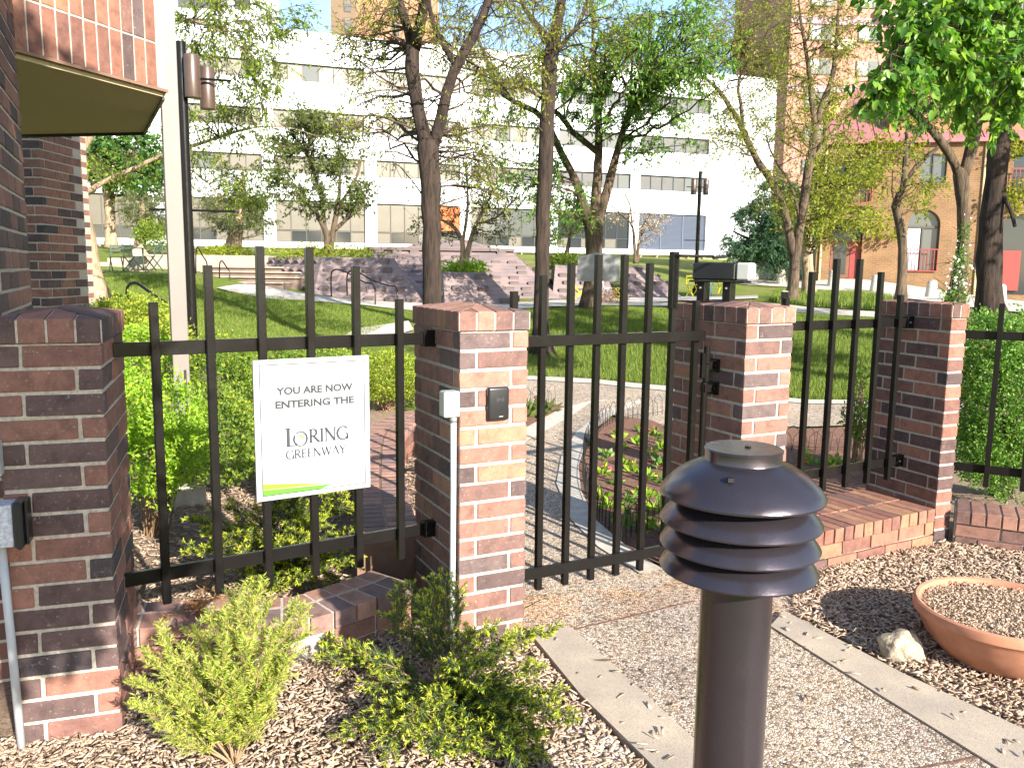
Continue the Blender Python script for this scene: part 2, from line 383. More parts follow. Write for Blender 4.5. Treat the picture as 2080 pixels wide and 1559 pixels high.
def bark_mat(name, lo, hi, scale=18):
    m, nt, b = new_mat(name); b.inputs['Roughness'].default_value = 0.95
    tc = nt.nodes.new('ShaderNodeTexCoord'); mp = nt.nodes.new('ShaderNodeMapping'); mp.inputs['Scale'].default_value = (1, 1, 0.16)
    nt.links.new(tc.outputs['Object'], mp.inputs[0])
    n = nd(nt, 'ShaderNodeTexNoise', Scale=scale, Detail=7.0, Roughness=0.7); nt.links.new(mp.outputs[0], n.inputs['Vector'])
    n2 = nd(nt, 'ShaderNodeTexNoise', Scale=1.3, Detail=3.0); nt.links.new(tc.outputs['Object'], n2.inputs['Vector'])
    r = ramp(nt, n.outputs[0], [(0.32, lo), (0.62, hi)])
    r2 = ramp(nt, n2.outputs[0], [(0.35, (0.7, 0.7, 0.7)), (0.65, (1.15, 1.12, 1.1))])
    nt.links.new(mixc(nt, 0.8, r.outputs[0], r2.outputs[0], 'MULTIPLY'), b.inputs['Base Color'])
    bump(nt, b, n.outputs[0], 1.0, 0.05)
    return m
M_BARKD = bark_mat('shade darkened locust bark', (0.016, 0.011, 0.009), (0.062, 0.043, 0.033))  # dark bark, darkened further to stand in for shade on these trunks
M_BARKM = bark_mat('grey brown bark', (0.035, 0.025, 0.018), (0.15, 0.108, 0.072))
M_BARKL = bark_mat('pale tan bark', (0.16, 0.11, 0.07), (0.44, 0.33, 0.22))
M_TWIG = simple('twig wood', (0.09, 0.06, 0.042), 0.9)
M_STEM = simple('tan stems', (0.30, 0.2, 0.12), 0.9)

def ground_mat(name, kind, stain=0.0):
    m, nt, b = new_mat(name); b.inputs['Roughness'].default_value = 0.95; b.inputs['Specular IOR Level'].default_value = 0.1
    tc = nt.nodes.new('ShaderNodeTexCoord'); P = tc.outputs['Object']
    if kind == 'lawn':
        n = nd(nt, 'ShaderNodeTexNoise', Scale=28.0, Detail=8.0, Roughness=0.75); nt.links.new(P, n.inputs['Vector'])
        n2 = nd(nt, 'ShaderNodeTexNoise', Scale=0.7, Detail=5.0, Roughness=0.6); nt.links.new(P, n2.inputs['Vector'])
        r = ramp(nt, n.outputs[0], [(0.3, (0.06, 0.105, 0.015)), (0.55, (0.155, 0.205, 0.03)), (0.75, (0.28, 0.285, 0.065))])
        dry = ramp(nt, n2.outputs[0], [(0.5, (0, 0, 0)), (0.66, (0.75, 0.75, 0.75))])
        nt.links.new(mixc(nt, dry.outputs[0], r.outputs[0], (0.28, 0.22, 0.11)), b.inputs['Base Color'])
        bump(nt, b, n.outputs[0], 1.0, 0.04)
    elif kind == 'soil':
        n = nd(nt, 'ShaderNodeTexNoise', Scale=45.0, Detail=8.0, Roughness=0.75); nt.links.new(P, n.inputs['Vector'])
        v = nd(nt, 'ShaderNodeTexVoronoi', Scale=55.0); nt.links.new(P, v.inputs['Vector'])
        r = ramp(nt, n.outputs[0], [(0.3, (0.12, 0.08, 0.058)), (0.5, (0.32, 0.23, 0.165)), (0.72, (0.46, 0.35, 0.26))])
        nt.links.new(r.outputs[0], b.inputs['Base Color']); bump(nt, b, n.outputs[0], 1.0, 0.03)
    elif kind == 'darksoil':
        n = nd(nt, 'ShaderNodeTexNoise', Scale=30.0, Detail=8.0, Roughness=0.75); nt.links.new(P, n.inputs['Vector'])
        r = ramp(nt, n.outputs[0], [(0.3, (0.09, 0.045, 0.034)), (0.55, (0.27, 0.15, 0.11)), (0.75, (0.40, 0.25, 0.19))])
        nt.links.new(r.outputs[0], b.inputs['Base Color']); bump(nt, b, n.outputs[0], 1.0, 0.04)
    elif kind == 'aggregate':
        v = nd(nt, 'ShaderNodeTexVoronoi', Scale=72.0); nt.links.new(P, v.inputs['Vector'])
        v2 = nd(nt, 'ShaderNodeTexVoronoi', Scale=72.0, feature='DISTANCE_TO_EDGE'); nt.links.new(P, v2.inputs['Vector'])
        sep = nt.nodes.new('ShaderNodeSeparateColor'); nt.links.new(v.outputs['Color'], sep.inputs[0])
        r = ramp(nt, sep.outputs[0], [(0.0, (0.15, 0.125, 0.105)), (0.2, (0.38, 0.30, 0.23)), (0.45, (0.58, 0.49, 0.39)), (0.7, (0.70, 0.63, 0.53)), (0.88, (0.47, 0.33, 0.23)), (1.0, (0.76, 0.72, 0.66))])
        gap = ramp(nt, v2.outputs['Distance'], [(0.02, (0.22, 0.18, 0.15)), (0.12, (1, 1, 1))])
        n2 = nd(nt, 'ShaderNodeTexNoise', Scale=1.6, Detail=5.0); nt.links.new(P, n2.inputs['Vector'])
        st = ramp(nt, n2.outputs[0], [(0.35, (0.78, 0.78, 0.8)), (0.65, (1.1, 1.06, 1.0))])
        c = mixc(nt, 1.0, r.outputs[0], gap.outputs[0], 'MULTIPLY')
        c = mixc(nt, 0.9, c, st.outputs[0], 'MULTIPLY')
        n5 = nd(nt, 'ShaderNodeTexNoise', Scale=3.2, Detail=7.0, Roughness=0.65); nt.links.new(P, n5.inputs['Vector'])
        if stain:
            rf = ramp(nt, n5.outputs[0], [(0.40, (0, 0, 0)), (0.62, (stain, stain, stain))])
            c = mixc(nt, rf.outputs[0], c, (1.0, 0.66, 0.40), 'MULTIPLY')
        else:
            rf = ramp(nt, n5.outputs[0], [(0.52, (0, 0, 0)), (0.70, (0.45, 0.45, 0.45))])
            c = mixc(nt, rf.outputs[0], c, (0.55, 0.52, 0.50), 'MULTIPLY')
        nt.links.new(c, b.inputs['Base Color']); b.inputs['Roughness'].default_value = 0.75
        bump(nt, b, v2.outputs['Distance'], 0.9, 0.006)
    elif kind == 'border':
        n = nd(nt, 'ShaderNodeTexNoise', Scale=220.0, Detail=4.0, Roughness=0.8); nt.links.new(P, n.inputs['Vector'])
        n2 = nd(nt, 'ShaderNodeTexNoise', Scale=2.5, Detail=6.0); nt.links.new(P, n2.inputs['Vector'])
        r = ramp(nt, n.outputs[0], [(0.36, (0.16, 0.13, 0.10)), (0.46, (0.42, 0.36, 0.29)), (0.7, (0.54, 0.48, 0.39))])
        st = ramp(nt, n2.outputs[0], [(0.3, (0.72, 0.72, 0.74)), (0.7, (1.1, 1.05, 1.0))])
        nt.links.new(mixc(nt, 1.0, r.outputs[0], st.outputs[0], 'MULTIPLY'), b.inputs['Base Color'])
        bump(nt, b, n.outputs[0], 0.5, 0.003)
    return m
M_LAWN = ground_mat('lawn', 'lawn'); M_SOIL = ground_mat('mulch soil', 'soil'); M_DSOIL = ground_mat('dark bed soil', 'darksoil')
M_AGG = ground_mat('exposed aggregate', 'aggregate'); M_AGGR = ground_mat('rust stained aggregate', 'aggregate', 0.6); M_BORDER = ground_mat('washed concrete border', 'border')

# ------------------------------------------------------------------ ground, paths, beds
def drape(name, poly, dz, mat, step, smooth=True, skirt=0.0, flat=None):
    """sheet with the outline poly laid on the terrain dz above it"""
    bm = bmesh.new()
    f = bm.faces.new([bm.verts.new((p[0], p[1], 0)) for p in poly])
    xs = [p[0] for p in poly]; ys = [p[1] for p in poly]
    if step:
        for lo, hi, n in ((min(xs), max(xs), Vector((1, 0, 0))), (min(ys), max(ys), Vector((0, 1, 0)))):
            for c in np.arange(lo + step * 0.5, hi, step):
                bmesh.ops.bisect_plane(bm, geom=bm.verts[:] + bm.edges[:] + bm.faces[:], plane_co=n * c, plane_no=n)
    bmesh.ops.triangulate(bm, faces=bm.faces[:])
    bm.verts.ensure_lookup_table()
    A = np.array([v.co[:] for v in bm.verts])
    Z = (ground_z(A[:, 0], A[:, 1]) if flat is None else np.full(len(A), flat)) + dz
    for v, z in zip(bm.verts, Z): v.co.z = z
    bmesh.ops.recalc_face_normals(bm, faces=bm.faces[:])
    if sum(fc.normal.z for fc in bm.faces) < 0: bmesh.ops.reverse_faces(bm, faces=bm.faces[:])
    if skirt:
        be = [e for e in bm.edges if e.is_boundary]
        r = bmesh.ops.extrude_edge_only(bm, edges=be)
        for v in [g for g in r['geom'] if isinstance(g, bmesh.types.BMVert)]: v.co.z -= skirt
    me = bpy.data.meshes.new(name); bm.to_mesh(me); bm.free(); me.materials.append(mat)
    if smooth: me.polygons.foreach_set('use_smooth', np.ones(len(me.polygons), bool))
    return link(bpy.data.objects.new(name, me))
def structure(o): o['kind'] = 'structure'; return o
# terrain: fine near, coarse far, out past the horizon
gx = np.concatenate([[-900, -400, -200, -120, -80], np.arange(-60, -16, 4), np.arange(-16, 20, 0.8), np.arange(20, 61, 4), [80, 120, 200, 400, 900]])
gy = np.concatenate([[-300, -100, -30, -8], np.arange(0, 40, 0.8), np.arange(40, 92, 3), [130, 200, 400, 900, 1500]])
GX, GY = np.meshgrid(gx, gy)
GZ = ground_z(GX.ravel(), GY.ravel()) - 0.03
nx, ny = len(gx), len(gy)
idx = np.arange(nx * ny).reshape(ny, nx)
quads = np.stack([idx[:-1, :-1], idx[:-1, 1:], idx[1:, 1:], idx[1:, :-1]], -1).reshape(-1, 4)
structure(mesh_np('ground', np.stack([GX.ravel(), GY.ravel(), GZ], -1), quads, M_LAWN, smooth=True))

PATH_L_OUT = [(0.10, 4.50), (0.35, 3.76), (0.58, 3.24), (1.05, 2.1), (1.7, 0.4)]
PATH_L_IN = [(0.36, 4.52), (0.56, 4.02), (0.80, 3.43), (1.28, 2.25), (1.95, 0.6)]
PATH_R_IN = [(1.30, 5.10), (1.51, 4.58), (1.79, 3.84), (2.04, 3.20), (2.6, 1.8), (3.2, 0.3)]
PATH_R_OUT = [(1.56, 5.20), (1.66, 4.80), (2.02, 4.02), (2.33, 3.50), (2.95, 2.1), (3.5, 0.6)]
structure(drape('path', PATH_L_IN + [PATH_R_IN[5], PATH_R_IN[4], PATH_R_IN[3], PATH_R_IN[2], PATH_R_IN[1], (1.16, 4.95)], 0.014, M_AGG, 0))
structure(drape('path_threshold', [(0.10, 4.50), (0.36, 4.52), (1.16, 4.95), (1.51, 4.58), (1.30, 5.10), (1.40, 5.30), (0.9, 5.35), (0.2, 4.95), (0.02, 4.72)], 0.010, M_AGGR, 0))
def kerb(name, out, inn, h=0.03, j=0.006):
    mb = MB()
    for i in range(len(out) - 1):
        a, b, c, d = out[i], out[i + 1], inn[i + 1], inn[i]
        mb.prism([a, b, c, d], -0.06, h)
    return mb
left_border = kerb('b', PATH_L_OUT, PATH_L_IN, 0.026).build('path_border', M_BORDER); structure(left_border)
right_border = kerb('b', [PATH_R_IN[k] for k in range(1, 6)], [PATH_R_OUT[k] for k in range(1, 6)], 0.024).build('path_border', M_BORDER); structure(right_border)
gap = MB()   # dark open joints
gap.bar((0.37, 4.515, 0.012), (1.16, 4.955, 0.012), 0.012, 0.008)
for P in (PATH_L_IN, PATH_R_IN[1:]):
    for a, b in zip(P[:-1], P[1:]): gap.bar((*a, 0.0125), (*b, 0.0125), 0.011, 0.006)
gap.bar((0.86, 2.95, 0.0125), (2.04, 3.31, 0.0125), 0.012, 0.008)
structure(gap.build('path_joint', M_DSOIL))

# path behind the gate, walk crossing in front of the lawn, further walks
structure(drape('inner_path', [(0.084, 4.991, 0), (0.14, 9.968, 0), (0.775, 11.672, 0), (1.472, 12.923, 0), (2.612, 11.45, 0.09), (2.124, 10.202, 0.039), (1.566, 11.727, 0), (1.112, 10.496, 0), (0.775, 9.058, 0), (0.615, 7.963, 0), (0.63, 6.738, 0), (0.824, 5.999, 0), (1.064, 5.591, 0), (1.32, 5.35)], 0.012, M_AGG, 0.6))
structure(drape('inner_path_edging', [(1.047, 5.495, 0), (0.858, 5.978, 0), (0.699, 6.604, 0), (0.651, 7.511, 0), (0.703, 8.477, 0), (0.875, 9.583, 0), (1.264, 11.02, 0), (1.881, 12.04, 0), (1.927, 12.349, 0), (1.287, 11.548, 0), (0.803, 10.16, 0), (0.549, 8.924, 0), (0.436, 7.767, 0), (0.497, 6.596, 0), (0.652, 5.937, 0), (0.88, 5.397, 0)], 0.022, M_CONC, 0.5))
structure(drape('inner_path_edging', [(0.135, 9.54, 0), (0.728, 10.913, 0), (1.118, 11.985, 0), (1.437, 12.292, 0.1), (1.216, 12.291, 0.098), (0.705, 11.667, 0), (0.144, 10.275, 0)], 0.022, M_CONC, 0.5))
structure(drape('cross_walk', [(0.003, 12.313, 0.102), (1.103, 11.453, 0.07), (2.411, 10.531, 0.054), (3.808, 10.55, 0.068), (4.836, 10.729, 0.086), (6.051, 11.082, 0.115), (7.217, 11.359, 0.149), (7.833, 12.367, 0.22), (6.683, 12.283, 0.189), (5.372, 11.964, 0.151), (4.3, 11.967, 0.137), (2.76, 12.823, 0.148), (1.312, 13.743, 0.158), (-0.001, 14.059, 0.182)], 0.012, M_AGG, 0.8))
structure(drape('cross_walk_edging', [(-0.001, 14.059, 0.182), (1.312, 13.743, 0.158), (2.76, 12.823, 0.148), (4.3, 11.967, 0.137), (5.372, 11.964, 0.151), (6.683, 12.283, 0.189), (6.792, 12.49, 0.203), (5.476, 12.204, 0.164), (4.397, 12.249, 0.151), (2.844, 13.23, 0.168), (1.348, 14.144, 0.179), (-0.002, 14.421, 0.203)], 0.022, M_CONC, 0.8))
structure(drape('lawn_walk', [(-3.639, 17.008, 0.539), (-3.639, 19.149, 0.628), (-2.585, 20.689, 0.725), (-2.295, 19.274, 0.612), (-2.836, 17.658, 0.514)], 0.014, M_WALK, 0.8))
structure(drape('lawn_walk', [(-0.027, 24.119, 0.969), (4.333, 28.536, 0.941), (7.85, 29.14, 1.011), (9.2, 26.126, 0.961), (10.707, 23.97, 0.937), (12.204, 22.551, 0.949), (11.34, 20.923, 0.831), (10.038, 22.446, 0.849), (8.582, 24.34, 0.863), (7.324, 27.164, 0.954), (3.83, 25.205, 0.982), (-0.024, 22.53, 0.934)], 0.014, M_WALK, 0.8))
structure(drape('plaza_walk', [(-8.583, 24.248, 1.384), (-8.234, 26.838, 1.438), (-6.231, 26.339, 1.134), (-4.329, 26.069, 0.982), (-0.631, 25.536, 0.958), (2.878, 30.996, 0.987), (6.697, 33.72, 1.017), (9.893, 33.818, 1.092), (8.962, 30.614, 1.075), (6.058, 30.472, 0.955), (2.492, 26.789, 0.974), (-0.561, 22.755, 0.916), (-2.588, 22.887, 0.858), (-4.332, 24.353, 0.934), (-5.78, 24.416, 1.029), (-6.966, 23.57, 1.116)], 0.016, M_WALK, 0.8))
structure(drape('sidewalk', [(12.233, 45.578, 1.358), (14.174, 44.932, 1.263), (15.801, 40.912, 1.129), (12.691, 27.404, 1.234), (13.084, 24.484, 1.112), (14.011, 22.472, 1.002), (34.5, 44.0), (24.5, 43.4), (18.0, 46.6), (14.0, 49.0)], 0.02, M_WALK, 1.2))
# planted beds
structure(drape('bush_bed', [(3.3, 6.3), (4.0, 6.0), (7.5, 4.4), (9.0, 7.0), (7.0, 9.5), (4.5, 9.6), (3.2, 7.6)], 0.0, M_SOIL, 0.6))
structure(drape('gate_footing', [(-0.6, 4.2), (0.2, 4.3), (1.7, 4.5), (2.2, 5.2), (2.2, 6.4), (0.4, 6.2), (-0.4, 5.6)], -0.004, M_AGGR, 0))
structure(drape('mulch_bed', [(-7.0, 4.4), (-7.0, 0.2), (1.75, 0.2), PATH_L_OUT[3], PATH_L_OUT[2], PATH_L_OUT[1], PATH_L_OUT[0], (-0.2, 4.9), (-1.0, 5.2), (-2.6, 4.6)], -0.012, M_SOIL, 0.5))
structure(drape('mulch_bed', [PATH_R_OUT[0], PATH_R_OUT[1], PATH_R_OUT[2], PATH_R_OUT[3], PATH_R_OUT[4], (3.5, 0.5), (7.5, 0.5), (7.5, 4.6), (3.6, 6.6), (3.0, 6.4), (1.9, 5.9)], -0.012, M_SOIL, 0.5))
structure(drape('shrub_bed', [(-3.4, 4.2), (-1.5, 4.6), (-0.3, 5.2), (0.05, 4.95), (0.08, 8.9), (-0.2, 10.6), (-1.6, 11.2), (-4.5, 12.6), (-8.5, 13.5), (-9.0, 9.0), (-5.5, 6.0)], 0.008, M_SOIL, 0.7))
structure(drape('flower_bed', [(1.051, 5.514, 0), (0.828, 5.977, 0), (0.679, 6.603, 0), (0.642, 7.51, 0), (0.703, 8.477, 0), (0.875, 9.583, 0), (1.269, 10.949, 0), (1.996, 11.441, 0), (2.641, 10.701, 0.064), (3.772, 10.444, 0.062), (4.79, 10.622, 0.079), (3.2, 6.9), (1.9, 6.0)], 0.012, M_DSOIL, 0.6))
structure(drape('flower_bed', [(0.142, 10.119, 0), (0.696, 11.507, 0), (1.147, 12.564, 0), (0.744, 12.391, 0.099), (0.17, 12.809, 0.118), (0.002, 12.782, 0.12)], 0.012, M_DSOIL, 0.6))
structure(drape('bare_ground', [(-0.002, 14.421, 0.203), (1.36, 14.28, 0.187), (0.879, 16.592, 0.354), (0.44, 16.772, 0.37), (-0.006, 15.997, 0.309)], 0.006, M_SOIL, 0.8))

def in_poly(P, poly):
    x, y = P[:, 0], P[:, 1]; c = np.zeros(len(P), bool); n = len(poly)
    for i in range(n):
        (x0, y0), (x1, y1) = poly[i][:2], poly[(i + 1) % n][:2]
        k = ((y0 > y) != (y1 > y)) & (x < (x1 - x0) * (y - y0) / ((y1 - y0) if y1 != y0 else 1e-9) + x0)
        c ^= k
    return c
def scatter(poly, n):
    xs = [p[0] for p in poly]; ys = [p[1] for p in poly]
    P = np.empty((0, 2))
    while len(P) < n:
        q = rng.uniform((min(xs), min(ys)), (max(xs), max(ys)), (n * 2, 2)); P = np.vstack([P, q[in_poly(q, poly)]])
    return P[:n]
def chips(name, P, z, L=(0.016, 0.058), W=(0.006, 0.017), H=(0.002, 0.006), mat=None, tilt=0.27):
    n = len(P); l = rng.uniform(*L, n); w = rng.uniform(*W, n); h = rng.uniform(*H, n)
    a = rng.uniform(0, 2 * PI, n); t = rng.normal(0, tilt, n); r = rng.normal(0, tilt, n)
    d = np.stack([np.cos(a) * np.cos(t), np.sin(a) * np.cos(t), np.sin(t)], -1)
    s = np.stack([-np.sin(a), np.cos(a), np.zeros(n)], -1); u = np.cross(d, s)
    s2 = s * np.cos(r)[:, None] + u * np.sin(r)[:, None]; u = np.cross(d, s2)
    c = np.stack([P[:, 0], P[:, 1], z + np.abs(np.sin(t)) * l * 0.4 + rng.uniform(0, 0.016, n)], -1)
    V = []
    for k in (-1, 1):
        for i, j in ((-1, -1), (1, -1), (1, 1), (-1, 1)):
            tw = 0.55 if i > 0 else 1.0
            V.append(c + d * (i * l / 2)[:, None] + s2 * (j * w / 2 * tw)[:, None] + u * (k * h / 2)[:, None])
    V = np.stack(V, 1).reshape(-1, 3)
    F = np.array([(0, 3, 2, 1), (4, 5, 6, 7), (0, 1, 5, 4), (1, 2, 6, 5), (2, 3, 7, 6), (3, 0, 4, 7)])
    F = (np.arange(n)[:, None, None] * 8 + F[None]).reshape(-1, 4)
    o = mesh_np(name, V, F, mat or M_CHIP); o['kind'] = 'stuff'; return o
LB = [(-2.2, 3.3), (-1.9, 2.4), (0.95, 2.4), (0.56, 3.24), (0.33, 3.76), (0.08, 4.48), (-0.3, 4.5), (-1.0, 4.35), (-1.9, 4.2)]
RB = [(1.72, 4.8), (2.04, 4.05), (2.36, 3.52), (2.7, 2.7), (5.4, 2.7), (5.4, 5.3), (3.6, 6.35), (3.2, 6.1), (1.9, 5.45)]
chips('wood_chips', scatter(LB, 19000), 0.0)
chips('wood_chips', scatter(RB, 28000), 0.0)
PATHP = PATH_L_OUT[:4] + PATH_R_OUT[4:0:-1]
chips('stray_chips', np.vstack([scatter(PATHP, 40), scatter([PATH_L_OUT[0], PATH_L_OUT[1], PATH_L_OUT[2], PATH_L_OUT[3], PATH_L_IN[3], PATH_L_IN[2], PATH_L_IN[1], PATH_L_IN[0]], 22), scatter([PATH_R_OUT[k] for k in (1, 2, 3, 4)] + [PATH_R_IN[k] for k in (4, 3, 2, 1)], 34)]), 0.024, tilt=0.12)
chips('wood_chips', scatter([(-2.6, 4.7), (-1.0, 4.7), (-0.4, 5.2), (-0.1, 5.2), (-0.2, 9.0), (-3.6, 8.0)], 9000), 0.014, L=(0.02, 0.06), W=(0.006, 0.016))
def pebbles(name, P, z, r=(0.006, 0.014)):
    n = len(P); ico = [(0, 0, 1), (.894, 0, .447), (.276, .851, .447), (-.724, .526, .447), (-.724, -.526, .447), (.276, -.851, .447),
                       (.724, .526, -.447), (-.276, .851, -.447), (-.894, 0, -.447), (-.276, -.851, -.447), (.724, -.526, -.447), (0, 0, -1)]
    F = np.array([(0, 1, 2), (0, 2, 3), (0, 3, 4), (0, 4, 5), (0, 5, 1), (1, 6, 2), (2, 7, 3), (3, 8, 4), (4, 9, 5), (5, 10, 1),
                  (6, 7, 2), (7, 8, 3), (8, 9, 4), (9, 10, 5), (10, 6, 1), (11, 7, 6), (11, 8, 7), (11, 9, 8), (11, 10, 9), (11, 6, 10)])
    I = np.array(ico); R = rng.uniform(*r, n); a = rng.uniform(0, 2 * PI, n)
    S = rng.uniform((0.8, 0.6, 0.4), (1.4, 1.0, 0.7), (n, 3))
    Q = I[None] * S[:, None] * R[:, None, None]
    X = Q[..., 0] * np.cos(a)[:, None] - Q[..., 1] * np.sin(a)[:, None]; Y = Q[..., 0] * np.sin(a)[:, None] + Q[..., 1] * np.cos(a)[:, None]
    V = np.stack([X + P[:, :1], Y + P[:, 1:2], Q[..., 2] + z + (R * 0.3)[:, None]], -1).reshape(-1, 3)
    o = mesh_np(name, V, (np.arange(n)[:, None, None] * 12 + F[None]).reshape(-1, 3), M_PEBBLE, smooth=True); o['kind'] = 'stuff'; return o
pebbles('gravel', np.vstack([scatter([(0.22, 3.55), (0.30, 3.7), (0.55, 3.24), (0.78, 2.7), (0.3, 2.7), (0.15, 3.2)], 2600), scatter([(-0.1, 3.1), (0.5, 3.1), (0.7, 2.7), (-0.1, 2.7)], 900)]), 0.004)
# ------------------------------------------------------------------ brickwork
PIT = 0.1016; SL, HD, BH, GP = 0.291, 0.090, 0.0845, 0.016   # face sizes before the joint is taken off
def brick_mesh(name, l, w, h, mat, seed, chip=0.0035):
    r = random.Random(seed)
    me = MB().box((0, 0, 0), (l, w, h)).mesh(name, mat)
    bm = bmesh.new(); bm.from_mesh(me)
    bmesh.ops.bevel(bm, geom=bm.edges[:], offset=chip, segments=1, affect='EDGES')
    for v in bm.verts:
        v.co += Vector((r.uniform(-1, 1), r.uniform(-1, 1), r.uniform(-1, 1))) * 0.0019
    bm.to_mesh(me); bm.free()
    return me
JT = 0.0                                   # extra joint width along a brick
def lay(parent, x0, x1, y0, y1, z, h=BH, mat=M_BRICK, cache={}):
    """one brick filling the given box of its parent's frame"""
    l, w = round(x1 - x0 - JT, 4), round(y1 - y0 - JT, 4)
    if l > w: w += JT
    else: l += JT
    rot = 0.0
    if w > l: l, w, rot = w, l, PI / 2
    key = (l, w, round(h, 4), mat.name, rnd.randrange(3))
    if key not in cache: cache[key] = brick_mesh('brick', l, w, h, mat, len(cache))
    j = 0.0012
    return inst('brick', cache[key], parent, ((x0 + x1) / 2 + rnd.uniform(-j, j), (y0 + y1) / 2 + rnd.uniform(-j, j), z + rnd.uniform(-j, j)),
                (rnd.uniform(-.004, .004), rnd.uniform(-.004, .004), rot + rnd.choice((0, PI)) + rnd.uniform(-.004, .004)))
def pillar(label, x, y, deg, A=0.397, B=0.704, zc=1.722, n=17, flip=0, cap_n=(4, 7), mat=None):
    mat = mat or M_BRICK
    t = thing('brick_pillar', label, 'brick pillar', (x, y, 0), math.radians(deg), 'brick pillars along the fence')
    MB().box((A / 2, B / 2, zc / 2 - 0.1), (A - 0.014, B - 0.014, zc + 0.2 - 0.002)).build('mortar', M_MORTAR, t)
    a1 = A - HD
    for k in range(n):
        z = zc - (k + 0.5) * PIT
        if A > 0.3:
            m1 = HD + GP; m2 = m1 + SL; m3 = m2 + GP
            if (k + flip) % 2 == 0:
                R = [(0, SL, 0, HD), (a1, A, 0, SL), (a1, A, SL + GP, 2 * SL + GP), (m1, A, B - HD, B), (0, HD, m1, m2), (0, HD, m3, B)]
            else:
                R = [(0, HD, 0, SL), (m1, A, 0, HD), (0, HD, SL + GP, 2 * SL + GP), (0, SL, B - HD, B), (a1, A, m1, m2), (a1, A, m3, B)]
        else:
            R = [(0, A, 0, HD), (0, A, HD + GP, HD + GP + SL), (0, A, HD + 2 * GP + SL, B)] if (k + flip) % 2 == 0 else [(0, A, 0, SL), (0, A, SL + GP, 2 * SL + GP), (0, A, B - HD, B)]
        for r in R: lay(t, *r, z, mat=mat)
    # cap of rowlock bricks with sloping tops, hipped towards a ridge
    ov = 0.014; zb = zc + 0.002; eave = 0.100; slope = 0.16
    x0, x1, y0, y1 = -ov, A + ov, -ov, B + ov; hw = (x1 - x0) / 2
    rect = [(x0, y0), (x1, y0), (x1, y1), (x0, y1)]
    def top(p): return zb + eave + slope * min(p[0] - x0, x1 - p[0], p[1] - y0, y1 - p[1])
    mort = MB(); r2 = inset(rect, 0.008)
    rid = [((x0 + x1) / 2, y0 + hw), ((x0 + x1) / 2, y1 - hw)]
    V = [(p[0], p[1], zb + 0.002) for p in r2] + [(p[0], p[1], top(p) - 0.008) for p in r2] + [(q[0], q[1], zb + eave + slope * hw - 0.008) for q in rid]
    mort.add(V, [(3, 2, 1, 0), (0, 1, 5, 4), (1, 2, 6, 5), (2, 3, 7, 6), (3, 0, 4, 7), (4, 5, 8), (5, 6, 9, 8), (6, 7, 9), (7, 4, 8, 9)])
    mort.build('cap_mortar', M_MORTAR, t)
    d2 = math.sqrt(0.5)
    regs = []
    na, nb = cap_n
    for i in range(na):
        s0, s1 = x0 + (x1 - x0) * i / na, x0 + (x1 - x0) * (i + 1) / na
        strip = clip(clip(rect, (1, 0), s1), (-1, 0), -s0)
        for yy, sg in ((y0, 1), (y1, -1)):
            q = clip(strip, (-d2, sg * d2), -x0 * d2 + sg * yy * d2); q = clip(q, (d2, sg * d2), x1 * d2 + sg * yy * d2)
            regs.append(q)
    for i in range(nb):
        s0, s1 = y0 + (y1 - y0) * i / nb, y0 + (y1 - y0) * (i + 1) / nb
        strip = clip(clip(rect, (0, 1), s1), (0, -1), -s0)
        for xx, sg in ((x0, 1), (x1, -1)):
            q = clip(strip, (sg, 0), sg * (x0 + x1) / 2)
            q = clip(q, (sg * d2, -d2), sg * xx * d2 - y0 * d2); q = clip(q, (sg * d2, d2), sg * xx * d2 + y1 * d2)
            regs.append(q)
    for q in regs:
        if len(q) < 3: continue
        q = inset(q, 0.0045)
        if len(q) < 3: continue
        c = (sum(p[0] for p in q) / len(q), sum(p[1] for p in q) / len(q))
        mb = MB().prism([(p[0] - c[0], p[1] - c[1]) for p in q], 0, [top(p) - zb for p in q])
        o = mb.build('cap_brick', mat, t, bevel=0.003); o.location = (c[0], c[1], zb)
    return t
P1 = pillar('brick pillar at the left frame edge with grey box and black reader', -2.0795, 3.3103, 18.4, flip=1, mat=M_BRICK_D)
P2 = pillar('brick pillar in the middle carrying white conduit and black call reader', -0.27185, 4.28394, 26.1)
P3 = pillar('brick pillar behind the bollard with gate opener on its cap', 1.4536, 5.1734, 27.3, flip=1)
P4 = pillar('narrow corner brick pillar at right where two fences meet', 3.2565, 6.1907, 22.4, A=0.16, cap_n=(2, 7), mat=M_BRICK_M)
def frame(x, y, deg):
    r = math.radians(deg); u = Vector((math.cos(r), math.sin(r), 0)); v = Vector((-math.sin(r), math.cos(r), 0))
    return lambda a, b, z: Vector((x, y, 0)) + u * a + v * b + Vector((0, 0, z))
F1, F2, F3, F4 = frame(-2.0795, 3.3103, 18.4), frame(-0.27185, 4.28394, 26.1), frame(1.4536, 5.1734, 27.3), frame(3.2565, 6.1907, 22.4)

# low brick plinth right of the gate, level with the pillar fronts
L_ = 1.62
t = thing('brick_plinth', 'straight low brick plinth with sunlit cap between two pillars on the right', 'low wall', (1.822, 5.36, 0), math.radians(29.2), 'low brick plinths under the fence')
MB().box((L_ / 2, 0.33, 0.055), (L_ - 0.01, 0.60, 0.42)).build('mortar', M_MORTAR, t)
for i in range(16):
    for y0, y1 in ((0, SL), (SL + .012, 2 * SL + .012)): lay(t, i * .1016, i * .1016 + HD, y0, y1 if y1 < .4 else 0.65, 0.228, 0.1, M_BRICK_L)
for i in range(6): lay(t, i * .305 - (.0 if i else 0), min(i * .305 + SL, L_), 0.010, 0.10, 0.124, 0.092, M_BRICK_L)
for i in range(6): lay(t, max(0, i * .305 - .15), min(i * .305 + .145, L_), 0.004, 0.094, 0.022, 0.092, M_BRICK_L)
